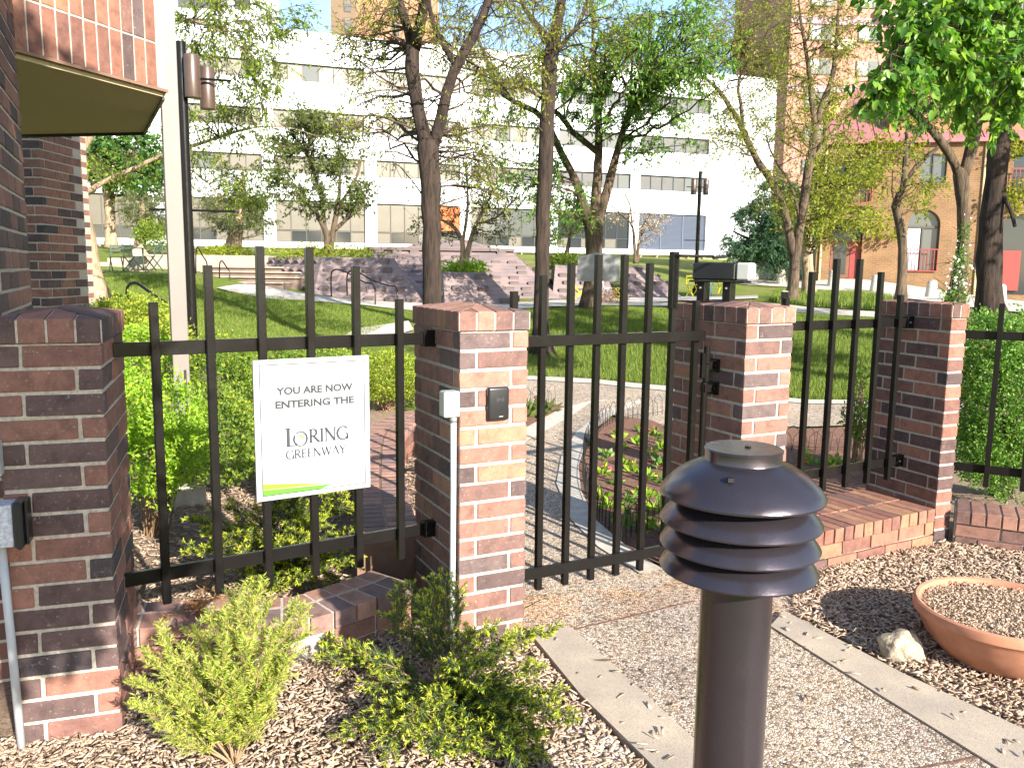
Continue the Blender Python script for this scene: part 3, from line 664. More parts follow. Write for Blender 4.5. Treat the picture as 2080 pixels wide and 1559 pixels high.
# low curb on the far right, turning towards the camera
t = thing('brick_plinth', 'low brick curb at the right edge below the leafy bush', 'low wall', (3.40, 6.155, 0), math.radians(-27.2), 'low brick plinths under the fence')
MB().box((0.80, 0.215, 0.055), (1.62, 0.37, 0.40)).build('mortar', M_MORTAR, t)
for i in range(16): lay(t, i * .1016, i * .1016 + HD, 0, 0.38, 0.215, 0.1, M_BRICK)
for i in range(6): lay(t, i * .305, i * .305 + SL, 0.016, 0.11, 0.110, 0.092, M_BRICK)
for i in range(6): lay(t, max(0, i * .305 - .15), i * .305 + .145, 0.012, 0.10, 0.010, 0.092, M_BRICK)

def strip_wall(t, line, rows, z1, h, step, mat, name='brick'):
    """bricks laid across a curved line; rows: (inner offset, outer offset) to the left of the line"""
    L = arc_pts(line, step); N = len(L)
    T = np.gradient(L, axis=0); T /= np.linalg.norm(T, axis=1)[:, None]; Nn = np.stack([-T[:, 1], T[:, 0]], -1)
    for i in range(N - 1):
        for o0, o1 in rows:
            q = [L[i] + Nn[i] * o0, L[i + 1] + Nn[i + 1] * o0, L[i + 1] + Nn[i + 1] * o1, L[i] + Nn[i] * o1]
            q = inset([tuple(p) for p in q], 0.0075)
            if len(q) < 3: continue
            c = (sum(p[0] for p in q) / len(q), sum(p[1] for p in q) / len(q))
            o = MB().prism([(p[0] - c[0], p[1] - c[1]) for p in q], 0, h).build(name, mat, t, bevel=0.003); o.location = (c[0], c[1], z1 - h + rnd.uniform(-.0015, .0015))
def strip_core(t, line, o0, o1, z0, z1, mat=M_MORTAR, name='mortar'):
    L = arc_pts(line, 0.1); T = np.gradient(L, axis=0); T /= np.linalg.norm(T, axis=1)[:, None]; Nn = np.stack([-T[:, 1], T[:, 0]], -1)
    V = []; F = []; n = len(L)
    for i in range(n):
        a = L[i] + Nn[i] * o0; b = L[i] + Nn[i] * o1
        V += [(a[0], a[1], z0), (b[0], b[1], z0), (b[0], b[1], z1), (a[0], a[1], z1)]
    for i in range(n - 1):
        k = i * 4
        F += [(k, k + 4, k + 7, k + 3), (k + 3, k + 7, k + 6, k + 2), (k + 2, k + 6, k + 5, k + 1)]
    F += [(0, 3, 2, 1), (4 * n - 4, 4 * n - 3, 4 * n - 2, 4 * n - 1)]
    return MB().add(V, F).build(name, mat, t)
# curved plinth under the left fence panel
PL = [(-1.984, 3.89, 0.24), (-1.808, 3.957, 0.24), (-1.526, 3.994, 0.24), (-1.258, 4.014, 0.24), (-1.041, 4.074, 0.24), (-0.873, 4.209, 0.24), (-0.694, 4.402, 0.24), (-0.548, 4.596, 0.24)]
PL = [p[:2] for p in PL]
t = thing('brick_plinth', 'curved low brick plinth below the sign panel with mortar lined cap', 'low wall', (0, 0, 0), 0, 'low brick plinths under the fence')
strip_wall(t, PL, ((0, 0.20), (0.208, 0.36)), 0.245, 0.095, 0.145, M_BRICK_P)
strip_wall(t, PL, ((0.012, 0.10),), 0.142, 0.092, 0.29, M_BRICK)
strip_wall(t, PL, ((0.008, 0.10),), 0.042, 0.092, 0.29, M_BRICK)
strip_core(t, PL, 0.03, 0.35, -0.1, 0.241)
# curved seat wall behind the fence, with a louvred step light
SW = [(-0.993, 5.155, 0.24), (-1.174, 6, 0.24), (-1.328, 6.938, 0.24), (-1.482, 8.097, 0.24), (-1.488, 8.869, 0.26), (-1.321, 9.603, 0.28), (-0.965, 10.1, 0.28)]
SW = [p[:2] for p in SW]
t = thing('curved_seat_wall', 'curved low brick seat wall with louvred vent behind the sign', 'low wall', (0, 0, 0))
strip_wall(t, SW, ((-0.42, -0.212), (-0.208, 0.0)), 0.36, 0.09, 0.105, M_BRICK_P)
strip_wall(t, SW, ((-0.41, -0.33),), 0.262, 0.092, 0.29, M_BRICK_L)
strip_wall(t, SW, ((-0.41, -0.33),), 0.160, 0.092, 0.29, M_BRICK_L)
strip_wall(t, SW, ((-0.41, -0.33),), 0.058, 0.092, 0.29, M_BRICK_L)
strip_core(t, SW, -0.375, -0.01, -0.1, 0.355, M_TRIM)

# ------------------------------------------------------------------ fence panels and gate
PK = 0.038
def fence_panel(label, A, B, zs, zb, s0, ds, rails, front=1, name='fence_panel', cat='fence panel', group='black picket fence panels'):
    A = Vector(A); B = Vector(B); d = (B - A); L = d.length; d.normalize()
    t = thing(name, label, cat, A, math.atan2(d.y, d.x), group)
    for i, z in enumerate(zs):
        s = s0 + ds * i
        if z <= 0: continue
        MB().box((s, -front * (PK / 2 + 0.003), (z + zb) / 2), (PK, PK, z - zb)).build('picket', M_BLACK, t, bevel=0.002)
    for z0, z1, a, b in rails:
        MB().box(((a + b) / 2, front * 0.013, (z0 + z1) / 2), (b - a, 0.026, z1 - z0)).build('rail', M_BLACK, t, bevel=0.002)
    return t, L
tl, L = fence_panel('left black picket fence panel carrying the white greenway sign', (-1.807, 3.749, 0), (-0.435, 4.616, 0), (1.875, 2.045, 2.14, 2.14, 2.05, 1.88), 0.435, 0.175, 0.2455, ((1.627, 1.692, 0.0, 1.624), (0.538, 0.604, 0.0, 1.624)))
for z in (1.66, 0.57):
    MB().box((L - 0.03, 0.013, z), (0.075, 0.05, 0.09)).build('rail_bracket', M_BLACK, tl, bevel=0.003)
tr, L = fence_panel('black picket fence panel between the opener pillar and the corner pillar', (1.646, 5.666, 0), (3.123, 6.514, 0), (1.87, 2.05, 2.145, 2.145, 2.055, 1.885), 0.44, 0.262, 0.2475, ((1.638, 1.704, 0.0, 1.703), (0.537, 0.605, 0.0, 1.703)))
for z in (1.671, 0.571):
    b_ = MB().box((L - 0.03, 0.013, z), (0.09, 0.05, 0.095)).build('rail_bracket', M_BLACK, tr, bevel=0.003)
    MB().tube([(L - 0.05, -0.02, z), (L - 0.05, -0.012, z)], 0.007, 8).build('bolt', M_GALV, tr)
fence_panel('black picket fence section at the right edge in front of the bush', (3.42, 6.54, 0), (4.90, 5.76, 0), (0, 1.83, 1.99, 2.1, 2.1, 2.0), 0.40, 0.10, 0.2475, ((1.55, 1.615, 0.0, 1.67), (0.50, 0.565, 0.0, 1.67)))
gate, L = fence_panel('black picket entrance gate hung between middle pillar and opener pillar', (-0.039, 4.71, 0), (1.325, 5.422, 0), (1.92, 2.01, 2.08, 2.135, 2.14, 2.09, 2.15, 1.86), 0.12, 0.061, 0.189, ((1.603, 1.667, 0.02, 1.435), (0.21, 0.276, 0.02, 1.435)), front=-1, name='entrance_gate', cat='gate', group=None)
h = MB()
h.tube([(1.462, -0.01, 1.335), (1.462, -0.01, 1.445)], 0.021, 14).tube([(1.462, -0.01, 1.455), (1.462, -0.01, 1.565)], 0.021, 14)
h.box((1.432, -0.01, 1.44), (0.03, 0.02, 0.16)); ho = h.build('hinge', M_BLACK, gate); smooth_by_angle(ho)
h = MB().tube([(1.462, -0.01, 0.28), (1.462, -0.01, 0.50)], 0.021, 14); smooth_by_angle(h.build('hinge', M_BLACK, gate))
hp = thing('hinge_post', 'black round hinge post bolted to the opener pillar beside the gate', 'post', (0, 0, 0))
q0 = F3(-0.075, 0.285, 0.05); q1 = F3(-0.075, 0.285, 1.33)
smooth_by_angle(MB().tube([q0, q1], 0.022, 14).build('post', M_BLACK, hp))
for z in (1.29, 1.44, 0.72):
    MB().bar(F3(-0.09, 0.285, z), F3(-0.004, 0.285, z), 0.05, 0.05).bar(F3(-0.022, 0.285, z), F3(-0.003, 0.285, z), 0.12, 0.085).build('bracket', M_BLACK, hp)
    for db in (-0.042, 0.042):
        p = F3(-0.02, 0.285 + db, z); q = F3(-0.034, 0.285 + db, z)
        MB().tube([p, q], 0.009, 8).build('bolt', M_BLACK, hp)
# latch with round knob on the far side of the middle pillar
lt = thing('gate_latch', 'black gate latch with round chrome knob beside the middle pillar', 'latch', (0, 0, 0))
MB().bar(F2(0.425, 0.24, 1.24), F2(0.425, 0.24, 1.46), 0.03, 0.05).build('plate', M_BLACK, lt)
MB().lathe([(0.0, -.034), (.017, -.029), (.029, -.016), (.034, 0), (.029, .016), (.017, .029), (0, .034)], F2(0.44, 0.215, 1.335), 20).build('knob', M_SILVER, lt, smooth=True)
# gate opener on the cap of the third pillar
op = thing('gate_opener', 'black and pale gate opener box on two short legs on the pillar cap', 'gate opener', F3(0.16, 0.42, 1.86), math.radians(27.3 - 62))
def obox(nm, mat, c, d, bev=0.004):
    return MB().box(c, d).build(nm, mat, op, bevel=bev)
obox('housing', M_PLASTIC, (-0.045, 0, 0.185), (0.30, 0.125, 0.115), 0.010); obox('end_cover', M_PVC, (0.155, 0, 0.185), (0.095, 0.127, 0.117), 0.012)
obox('base_plate', M_IRON, (-0.02, 0, 0.119), (0.385, 0.14, 0.012))
for x in (-0.135, 0.045):
    MB().box((x, 0, 0.05), (0.055, 0.10, 0.128)).build('leg', M_BLACK, op, bevel=0.003)
    MB().tube([(x, -0.049, 0.075), (x, -0.056, 0.075)], 0.007, 8).build('bolt', M_GALV, op)
obox('foot_plate', M_IRON, (-0.05, 0.0, -0.018), (0.32, 0.15, 0.010))
g6 = Vector((-0.039, 4.71, 0)); gd = Vector((1.364, 0.712, 0)).normalized()
k0 = g6 + gd * 1.20 + Vector((0.010, -0.03, 2.14)); k2 = F3(0.16, 0.42, 2.145); k1 = k0.lerp(k2, 0.55) + Vector((0.05, -0.02, 0.0))
MB().tube([k0, k1], 0.008, 8).tube([k1 + Vector((0, 0, -0.012)), k2], 0.010, 8).build('arm', M_IRON, None).parent = None
arm = bpy.data.objects['arm']; arm.parent = op; arm.matrix_parent_inverse = Matrix.LocRotScale(op.location, op.rotation_euler, None).inverted()
post = MB().box((1.196, -0.0215 + 0.047, 1.985), (0.05, 0.045, 0.36)).build('arm_bracket', M_BLACK, gate, bevel=0.003)

# ------------------------------------------------------------------ sign on the left panel
A0 = Vector((-1.807, 3.749, 0)); ang = math.atan2(0.867, 1.372)
sg = thing('greenway_sign', 'white entering the greenway sign with green swoosh on the fence', 'sign', A0, ang)
SX0, SX1, SZ0, SZ1 = 0.607, 1.209, 0.881, 1.589
YF = -0.044
M_SIGN = simple('white sign enamel', (0.43, 0.44, 0.45), 0.22, spec=0.5)
M_INK = simple('dark grey print', (0.035, 0.037, 0.042), 0.6); M_INK2 = simple('navy grey print', (0.035, 0.038, 0.05), 0.6)
M_GRN = simple('lime print', (0.16, 0.30, 0.015), 0.5); M_GRN2 = simple('green print', (0.08, 0.24, 0.02), 0.5)
MB().box(((SX0 + SX1) / 2, YF - 0.011, (SZ0 + SZ1) / 2), (SX1 - SX0, 0.020, SZ1 - SZ0)).build('panel', M_SIGN, sg, bevel=0.003)
yp = YF - 0.0222
W_, H_ = SX1 - SX0, SZ1 - SZ0
def sp(u, v, off=0.0): return (SX0 + u * W_, yp - off, SZ0 + v * H_)
def flat(name, polys, mat, off=0.0):
    mb = MB()
    for q in polys:
        P = [sp(u, v, off) for u, v in q]
        mb.add(P, [tuple(range(len(P)))])
    me = mb.mesh(name, mat); bm = bmesh.new(); bm.from_mesh(me)
    for f in bm.faces:
        f.normal_update()
        if f.normal.y > 0: f.normal_flip()
    bm.to_mesh(me); bm.free()
    return link(bpy.data.objects.new(name, me), sg)
bw = 0.006
u0, u1, v0, v1 = 0.045, 0.955, 0.035, 0.968
flat('border_line', [[(u0, v0), (u1, v0), (u1, v0 + bw), (u0, v0 + bw)], [(u0, v1 - bw), (u1, v1 - bw), (u1, v1), (u0, v1)],
                     [(u0, v0), (u0 + bw * 1.2, v0), (u0 + bw * 1.2, v1), (u0, v1)], [(u1 - bw * 1.2, v0), (u1, v0), (u1, v1), (u1 - bw * 1.2, v1)]], M_INK, 0.0006)
flat('green_swoosh', [[(u0 + .004, 0.125), (0.3, 0.104), (0.62, 0.070), (u0 + .004, 0.083)]], M_GRN)
flat('green_swoosh', [[(u0 + .004, v0 + .005), (0.55, v0 + .005), (0.66, 0.064), (u0 + .004, 0.081)]], M_GRN2)
def text_mesh(name, txt, h, cu, v, width, mat, bold=0.004):
    cu_ = bpy.data.curves.new(name, 'FONT'); cu_.body = txt; cu_.size = 1.0; cu_.offset = 0.04; cu_.resolution_u = 3
    o = bpy.data.objects.new(name, cu_); C.objects.link(o)
    dg = bpy.context.evaluated_depsgraph_get(); me = bpy.data.meshes.new_from_object(o.evaluated_get(dg)); bpy.data.objects.remove(o)
    co = np.array([p.co[:] for p in me.vertices]); lo, hi = co.min(0), co.max(0)
    for p in me.vertices:
        x = (p.co.x - lo[0]) / (hi[0] - lo[0]); y = (p.co.y - lo[1]) / (hi[1] - lo[1])
        p.co = Vector(sp(cu + (x - 0.5) * width, v + y * h, 0.0008))
    me.materials.clear(); me.materials.append(mat)
    return link(bpy.data.objects.new(name, me), sg)
text_mesh('lettering', 'YOU ARE NOW', 0.056, 0.513, 0.748, 0.665, M_INK)
text_mesh('lettering', 'ENTERING THE', 0.056, 0.513, 0.652, 0.685, M_INK)
# serif letters drawn as strokes: unit height, returns polygons
def stroke(a, b, w): 
    dx, dy = b[0] - a[0], b[1] - a[1]; L = math.hypot(dx, dy); nx_, ny_ = -dy / L * w / 2, dx / L * w / 2
    return [(a[0] + nx_, a[1] + ny_), (b[0] + nx_, b[1] + ny_), (b[0] - nx_, b[1] - ny_), (a[0] - nx_, a[1] - ny_)]
def arc(cx, cy, rx, ry, a0, a1, w0, w1, n=26):
    P = []
    for i in range(n):
        qs = []
        for t_ in (i / n, (i + 1) / n):
            a = math.radians(a0 + (a1 - a0) * t_); w = w0 + (w1 - w0) * abs(math.cos(a)) ** 1.3
            qs.append(((cx + (rx + w / 2) * math.cos(a), cy + (ry + w / 2) * math.sin(a)), (cx + (rx - w / 2) * math.cos(a), cy + (ry - w / 2) * math.sin(a))))
        P.append([qs[0][0], qs[1][0], qs[1][1], qs[0][1]])
    return P
TH, TN = 0.17, 0.095
def serif(x, y, w=0.2): return [stroke((x - w / 2, y), (x + w / 2, y), 0.055)]
GL = {
 'L': (0.62, [stroke((.16, 0), (.16, 1), TH), stroke((.1, .02), (.6, .02), .05), stroke((.585, 0), (.61, .22), .04)] + serif(.16, .985, .3) + serif(.12, .015, .2)),
 'O': (0.98, arc(.48, .5, .43, .49, 0, 360, TN, TH, 40)),
 'R': (0.78, [stroke((.16, 0), (.16, 1), TH), stroke((.1, .975), (.36, .975), TN), stroke((.16, .48), (.36, .48), TN), stroke((.34, .49), (.74, .0), TH * .95)] + arc(.34, .73, .22, .245, -90, 90, TN, TH) + serif(.16, .015, .28) + serif(.74, .015, .14) + serif(.11, .985, .2)),
 'I': (0.32, [stroke((.16, 0), (.16, 1), TH)] + serif(.16, .985, .28) + serif(.16, .015, .28)),
 'N': (0.92, [stroke((.15, 0), (.15, 1), TN), stroke((.12, 1), (.78, 0), TH), stroke((.78, 0), (.78, 1), TN)] + serif(.15, .015, .24) + serif(.78, .985, .24) + serif(.1, .985, .16)),
 'G': (0.88, arc(.46, .5, .41, .49, 48, 325, TN, TH, 34) + [stroke((.79, .02), (.79, .42), TH * .9), stroke((.76, .88), (.77, .72), .05)] + serif(.79, .425, .24)),
 'E': (0.66, [stroke((.16, 0), (.16, 1), TH), stroke((.1, .975), (.58, .975), TN), stroke((.16, .51), (.48, .51), TN), stroke((.1, .025), (.6, .025), TN), stroke((.575, 1), (.575, .82), .04), stroke((.6, 0), (.6, .2), .04), stroke((.48, .42), (.48, .6), .035)]),
 'W': (1.18, [stroke((.1, 1), (.36, 0), TH), stroke((.36, 0), (.6, 1), TN), stroke((.58, 1), (.84, 0), TH), stroke((.84, 0), (1.09, 1), TN)] + serif(.1, .985, .24) + serif(.59, .985, .24) + serif(1.09, .985, .2)),
 'A': (0.86, [stroke((.1, 0), (.44, 1), TN), stroke((.42, 1), (.78, 0), TH), stroke((.22, .34), (.62, .34), .04)] + serif(.1, .015, .22) + serif(.78, .015, .24)),
 'Y': (0.82, [stroke((.08, 1), (.42, .46), TH), stroke((.42, .46), (.74, 1), TN), stroke((.42, 0), (.42, .48), TH)] + serif(.08, .985, .22) + serif(.74, .985, .2) + serif(.42, .015, .26)),
}
def serif_word(name, word, x0, x1, vbase, h, mat):
    tot = sum(GL[c][0] for c in word); k = (x1 - x0) / tot; x = x0
    for c in word:
        adv, polys = GL[c]
        hh = h
        flat(name, [[(x + p[0] * k, vbase + p[1] * hh) for p in q] for q in polys], mat, 0.0009)
        x += adv * k
serif_word('lettering', 'RING', 0.445, 0.802, 0.389, 0.098, M_INK2)
flat('lettering', [[(0.245 + p[0] * 0.165, 0.376 + p[1] * 0.132) for p in q] for q in GL['L'][1]], M_INK2, 0.0009)
flat('lettering', [[(0.375 + p[0] * 0.062, 0.424 + p[1] * 0.052) for p in q] for q in arc(0, 0, .9, .98, -215, 130, 0.14, 0.28, 40)], M_INK2, 0.0012)
flat('lettering', [[(0.745 + p[0] * 0.06, 0.432 + p[1] * 0.05) for p in q] for q in arc(1.4, -1.0, 1.35, 1.35, 70, 165, 0.12, 0.04, 16)], M_INK2, 0.0012)
flat('leaf_emblem', [[(0.352, 0.442), (0.372, 0.452), (0.395, 0.447), (0.410, 0.430), (0.413, 0.415), (0.398, 0.430), (0.378, 0.438)]], M_GRN, 0.0014)
serif_word('lettering', 'GREENWAY', 0.250, 0.778, 0.285, 0.063, M_INK2)

# ------------------------------------------------------------------ boxes, conduits and readers on the pillars
tb = tag(MB().box((0, 0, 0), (0.085, 0.075, 0.135)).build('junction_box', M_PVC, None, bevel=0.005), 'pale grey junction box on the shaded side of middle pillar', 'electrical box')
tb.location = F2(-0.040, 0.035, 1.345); tb.rotation_euler = (0, 0, math.radians(26.1))
MB().box((-0.0445, 0, 0), (0.003, 0.068, 0.125)).build('cover', M_GALV, tb)
for z in (-0.052, 0.052): MB().tube([(-0.046, 0.02, z), (-0.049, 0.02, z)], 0.004, 8).build('screw', M_GALV, tb)
cd = tag(MB().tube([F2(-0.022, 0.030, 1.28), F2(-0.022, 0.030, 0.9), F2(-0.024, 0.032, 0.45), F2(-0.026, 0.034, -0.02)], 0.0165, 14).build('conduit', M_CONDUIT, None, smooth=True), 'pale vertical conduit pipe running down the middle pillar', 'conduit')
MB().tube([F2(-0.022, 0.030, 1.245), F2(-0.022, 0.030, 1.285)], 0.0195, 14).build('coupling', M_GALV, cd, smooth=True)
rd = tag(MB().box((0, 0, 0), (0.122, 0.030, 0.178)).build('access_reader', M_PLASTIC, None), 'black rounded card reader on the sunlit face of middle pillar', 'card reader')
bevel_mesh(rd.data, 0.014, 3); smooth_by_angle(rd, 0.7)
rd.location = F2(0.213, -0.0165, 1.338); rd.rotation_euler = (0, 0, math.radians(26.1))
MB().tube([(-0.058, 0.004, 0.045), (-0.058, 0.004, 0.075), (-0.05, 0.004, 0.088), (0.05, 0.004, 0.088), (0.058, 0.004, 0.078), (0.058, 0.004, 0.062)], 0.0042, 8).build('silver_rim', M_SILVER, rd)
def ring(mb, r0, r1, y, cx, cz, a0=0, a1=360, n=20):
    for i in range(n):
        a, b = math.radians(a0 + (a1 - a0) * i / n), math.radians(a0 + (a1 - a0) * (i + 1) / n)
        mb.add([(cx + r0 * math.cos(a), y, cz + r0 * math.sin(a)), (cx + r0 * math.cos(b), y, cz + r0 * math.sin(b)), (cx + r1 * math.cos(b), y, cz + r1 * math.sin(b)), (cx + r1 * math.cos(a), y, cz + r1 * math.sin(a))], [(0, 1, 2, 3)])
M_FAINT = simple('faint grey print', (0.07, 0.07, 0.075), 0.5)
mb = MB()
for r in (0.007, 0.014): ring(mb, r, r + 0.0022, -0.0157, 0.012, 0.022, -55, 55, 8); ring(mb, r, r + 0.0022, -0.0157, 0.004, 0.022, 125, 235, 8)
ring(mb, 0.0005, 0.004, -0.0157, 0.008, 0.022); mb.build('wave_symbol', M_FAINT, rd)
MB().box((0.012, -0.0154, -0.068), (0.024, 0.001, 0.006)).build('maker_mark', M_SILVER, rd)
# left pillar: box, reader housing and conduits
lb = tag(MB().box((0, 0, 0), (0.14, 0.06, 0.145)).build('junction_box', M_PVC, None, bevel=0.005), 'pale grey junction box at the left frame edge on pillar', 'electrical box')
lb.location = F1(-0.055, -0.035, 1.265); lb.rotation_euler = (0, 0, math.radians(18.4))
MB().box((0, -0.032, 0), (0.13, 0.004, 0.135)).build('cover', M_GALV, lb)
lr = thing('door_station', 'black framed intercom unit with mottled side above conduit on left pillar', 'intercom', F1(0.02, -0.055, 1.0), math.radians(18.4))
M_MOTT = simple('peeling pale sticker', (0.42, 0.44, 0.48), 0.7, noise=0.5, scale=60)
MB().box((-0.035, 0.0, 0), (0.135, 0.10, 0.175)).build('case', M_MOTT, lr, bevel=0.004)
MB().box((0.052, 0.0, 0), (0.034, 0.112, 0.19)).build('gasket', M_PLASTIC, lr, bevel=0.007)
MB().box((0.076, 0.016, 0.002), (0.012, 0.075, 0.185)).build('back_plate', M_PLASTIC, lr, bevel=0.004)
MB().tube([(0.05, -0.03, -0.105), (0.05, -0.03, -0.088)], 0.008, 8).build('screw', M_PLASTIC, lr)
c1 = tag(MB().tube([F1(-0.04, -0.035, 1.20), F1(-0.04, -0.035, 1.08)], 0.017, 12).build('conduit', M_CONDUIT, None, smooth=True), 'short conduit joining grey box and intercom on left pillar', 'conduit')
c2 = tag(MB().tube([F1(-0.01, -0.028, 0.91), F1(0.0, -0.028, 0.5), F1(0.01, -0.028, -0.02)], 0.017, 12).build('conduit', M_CONDUIT, None, smooth=True), 'pale conduit dropping from the intercom down the left pillar', 'conduit')
# brown hose beside the left pillar
hs = arc_pts([(-2.004, 4.367, 0.3), (-1.954, 4.134, 0.28), (-1.89, 3.882, 0.26), (-1.864, 3.836, 0.16), (-1.842, 3.803, 0.02), (-1.751, 3.621, 0)], 0.03)
tag(MB().tube([tuple(p) for p in hs], 0.013, 10).build('hose', M_TWIG, None, smooth=True), 'brown hose drooping beside the left pillar', 'hose')

# ------------------------------------------------------------------ louvred bollard light in front
BX, BY = (0.669, 2.35, 1.415)[:2]
bl = thing('bollard_light', 'dark bronze louvred bollard light standing in the foreground', 'bollard light', (BX, BY, 0))
zr = (0.669, 2.35, 1.412)[2]
def lath(nm, prof, mat=None, n=96):
    o = MB().lathe(prof, (0, 0, 0), n).build(nm, mat or M_BOLL, bl); smooth_by_angle(o, 0.5); return o
lath('post', [(0.103, -0.02), (0.103, zr - 0.20)])
dome = [(0.2335 , zr - 0.004), (0.2345, zr + 0.002), (0.231, zr + 0.010), (0.222, zr + 0.022), (0.200, zr + 0.045), (0.172, zr + 0.067), (0.143, zr + 0.083), (0.120, zr + 0.092), (0.110, zr + 0.097)]
lath('hood', [(0.12, zr + 0.050), (0.2, zr + 0.022), (0.230, zr - 0.003)] + dome + [(0.1085, zr + 0.101), (0.1085, zr + 0.126)])
lath('top_cap', [(0.111, zr + 0.1262), (0.111, zr + 0.131), (0.108, zr + 0.134), (0.0, zr + 0.1345)])
for k in range(3):
    z = zr - 0.079 - 0.071 * k; r = 0.229 - 0.0015 * k
    lath('louvre', [(0.135, z + 0.052), (0.175, z + 0.018), (r - 0.004, z - 0.004), (r, z - 0.004), (r + 0.001, z + 0.001), (r - 0.006, z + 0.012), (0.198, z + 0.040), (0.168, z + 0.062), (0.135, z + 0.074)])
lath('core', [(0.110, zr - 0.24), (0.134, zr - 0.20), (0.134, zr + 0.06)], M_IRON, 48)
MB().tube([(0.012, 0.0, zr + 0.134), (0.012, 0.0, zr + 0.1385)], 0.009, 8).build('bolt', M_BLACK, bl)
MB().box((0, 0, 0), (0.016, 0.018, 0.012)).build('vent_tab', M_IRON, bl).location = (-0.075, -0.150, zr + 0.076)
# ------------------------------------------------------------------ terracotta bowl and rock
bc = (2.664, 4.271, 0.27)
bw_ = thing('planter_bowl', 'wide terracotta bowl filled with dry soil on the mulch', 'planter bowl', (bc[0], bc[1], 0))
o = MB().lathe([(0.25, -0.01), (0.30, 0.02), (0.385, 0.12), (0.420, 0.20), (0.437, 0.225), (0.448, 0.232), (0.452, 0.262), (0.447, 0.279), (0.434, 0.286), (0.418, 0.281), (0.411, 0.262), (0.406, 0.22)], (0, 0, 0), 72).build('bowl', M_TERRA, bw_); smooth_by_angle(o, 0.5)
V = []; F = []; n = 40
for i in range(8):
    for k in range(n):
        a = 2 * PI * k / n; r = 0.412 * i / 7
        V.append((r * math.cos(a), r * math.sin(a), 0.238 + 0.018 * (1 - i / 7) + rnd.uniform(-.005, .005)))
for i in range(7):
    for k in range(n): F.append((i * n + k, (i + 1) * n + k, (i + 1) * n + (k + 1) % n, i * n + (k + 1) % n))
M_POT = simple('dry potting grit', (0.36, 0.25, 0.16), 0.95, noise=0.6, scale=110, bmp=0.8, bdist=0.01)
MB().add(V, F).build('soil', M_POT, bw_)
a = rng.uniform(0, 2 * PI, 2600); r = 0.40 * np.sqrt(rng.uniform(0, 1, 2600))
so = chips('soil_crumbs', np.stack([bc[0] + r * np.cos(a), bc[1] + r * np.sin(a)], -1), 0.250, L=(.008, .024), W=(.004, .010)); so.parent = bw_; so.location = (-bc[0], -bc[1], 0)
def rock(label, p, r, seed, group=None):
    bm = bmesh.new(); bmesh.ops.create_icosphere(bm, subdivisions=4, radius=1.0)
    from mathutils import noise
    for v in bm.verts:
        d = v.co.normalized(); s = 1 + 0.28 * noise.noise(d * 1.3 + Vector((seed, 0, 0))) + 0.09 * noise.noise(d * 4 + Vector((seed, 3, 0)))
        v.co = Vector((d.x * r[0], d.y * r[1], d.z * r[2])) * s
    me = bpy.data.meshes.new('rock'); bm.to_mesh(me); bm.free(); me.materials.append(M_ROCK)
    o = link(bpy.data.objects.new('rock', me)); o.location = p; smooth_by_angle(o, 0.9); return tag(o, label, 'rock', group)
rp = (2.107, 4.214, 0.05)
rock('pale tan rock lying on the mulch beside the terracotta bowl', (rp[0], rp[1] + 0.03, 0.058), (0.115, 0.085, 0.095), 3.1)

# ------------------------------------------------------------------ brick building on the left with projecting bay
W0 = Vector((-2.911, 5.06, 0)); wd = Vector((0.412, -0.911, 0))
bd = thing('brick_building', 'dark red brick building at left with overhanging bay and beige soffit', 'building', W0, math.atan2(wd.y, wd.x))
# local frame: x towards the camera along the wall, y = outwards (towards the path)
MB().box((0.62, -1.504, 2.8), (1.24, 3.0, 5.7)).build('wall', M_MORTAR, bd)
for k in range(36):
    z = 1.45 + k * PIT
    off = 0.0 if k % 2 else 0.152
    xs = ([(0.0, 0.143)] if k % 2 == 0 else []) + [(off + i * .305, off + i * .305 + SL) for i in range(4)]
    for x0, x1 in xs: lay(bd, x0, x1, -0.09, 0.002, z, mat=M_BRICK_D)
def course_mat():
    m, nt, b = new_mat('coursed dark brick'); b.inputs['Roughness'].default_value = 0.9
    tc = nt.nodes.new('ShaderNodeTexCoord'); sx = nt.nodes.new('ShaderNodeSeparateXYZ'); cb = nt.nodes.new('ShaderNodeCombineXYZ')
    nt.links.new(tc.outputs['Object'], sx.inputs[0]); nt.links.new(sx.outputs[1], cb.inputs[0]); nt.links.new(sx.outputs[2], cb.inputs[1])
    br = nt.nodes.new('ShaderNodeTexBrick'); br.inputs['Scale'].default_value = 1.0; br.inputs['Brick Width'].default_value = 0.307; br.inputs['Row Height'].default_value = PIT; br.inputs['Mortar Size'].default_value = 0.008
    br.inputs['Color1'].default_value = (0.21, 0.10, 0.075, 1); br.inputs['Color2'].default_value = (0.09, 0.055, 0.052, 1); br.inputs['Mortar'].default_value = (0.45, 0.4, 0.33, 1)
    nt.links.new(cb.outputs[0], br.inputs['Vector']); nt.links.new(br.outputs[0], b.inputs['Base Color']); bump(nt, b, br.outputs['Fac'], -0.6, 0.008)
    return m
MB().box((1.243, -1.504, 2.8), (0.012, 2.99, 5.69)).build('return_wall', course_mat(), bd)
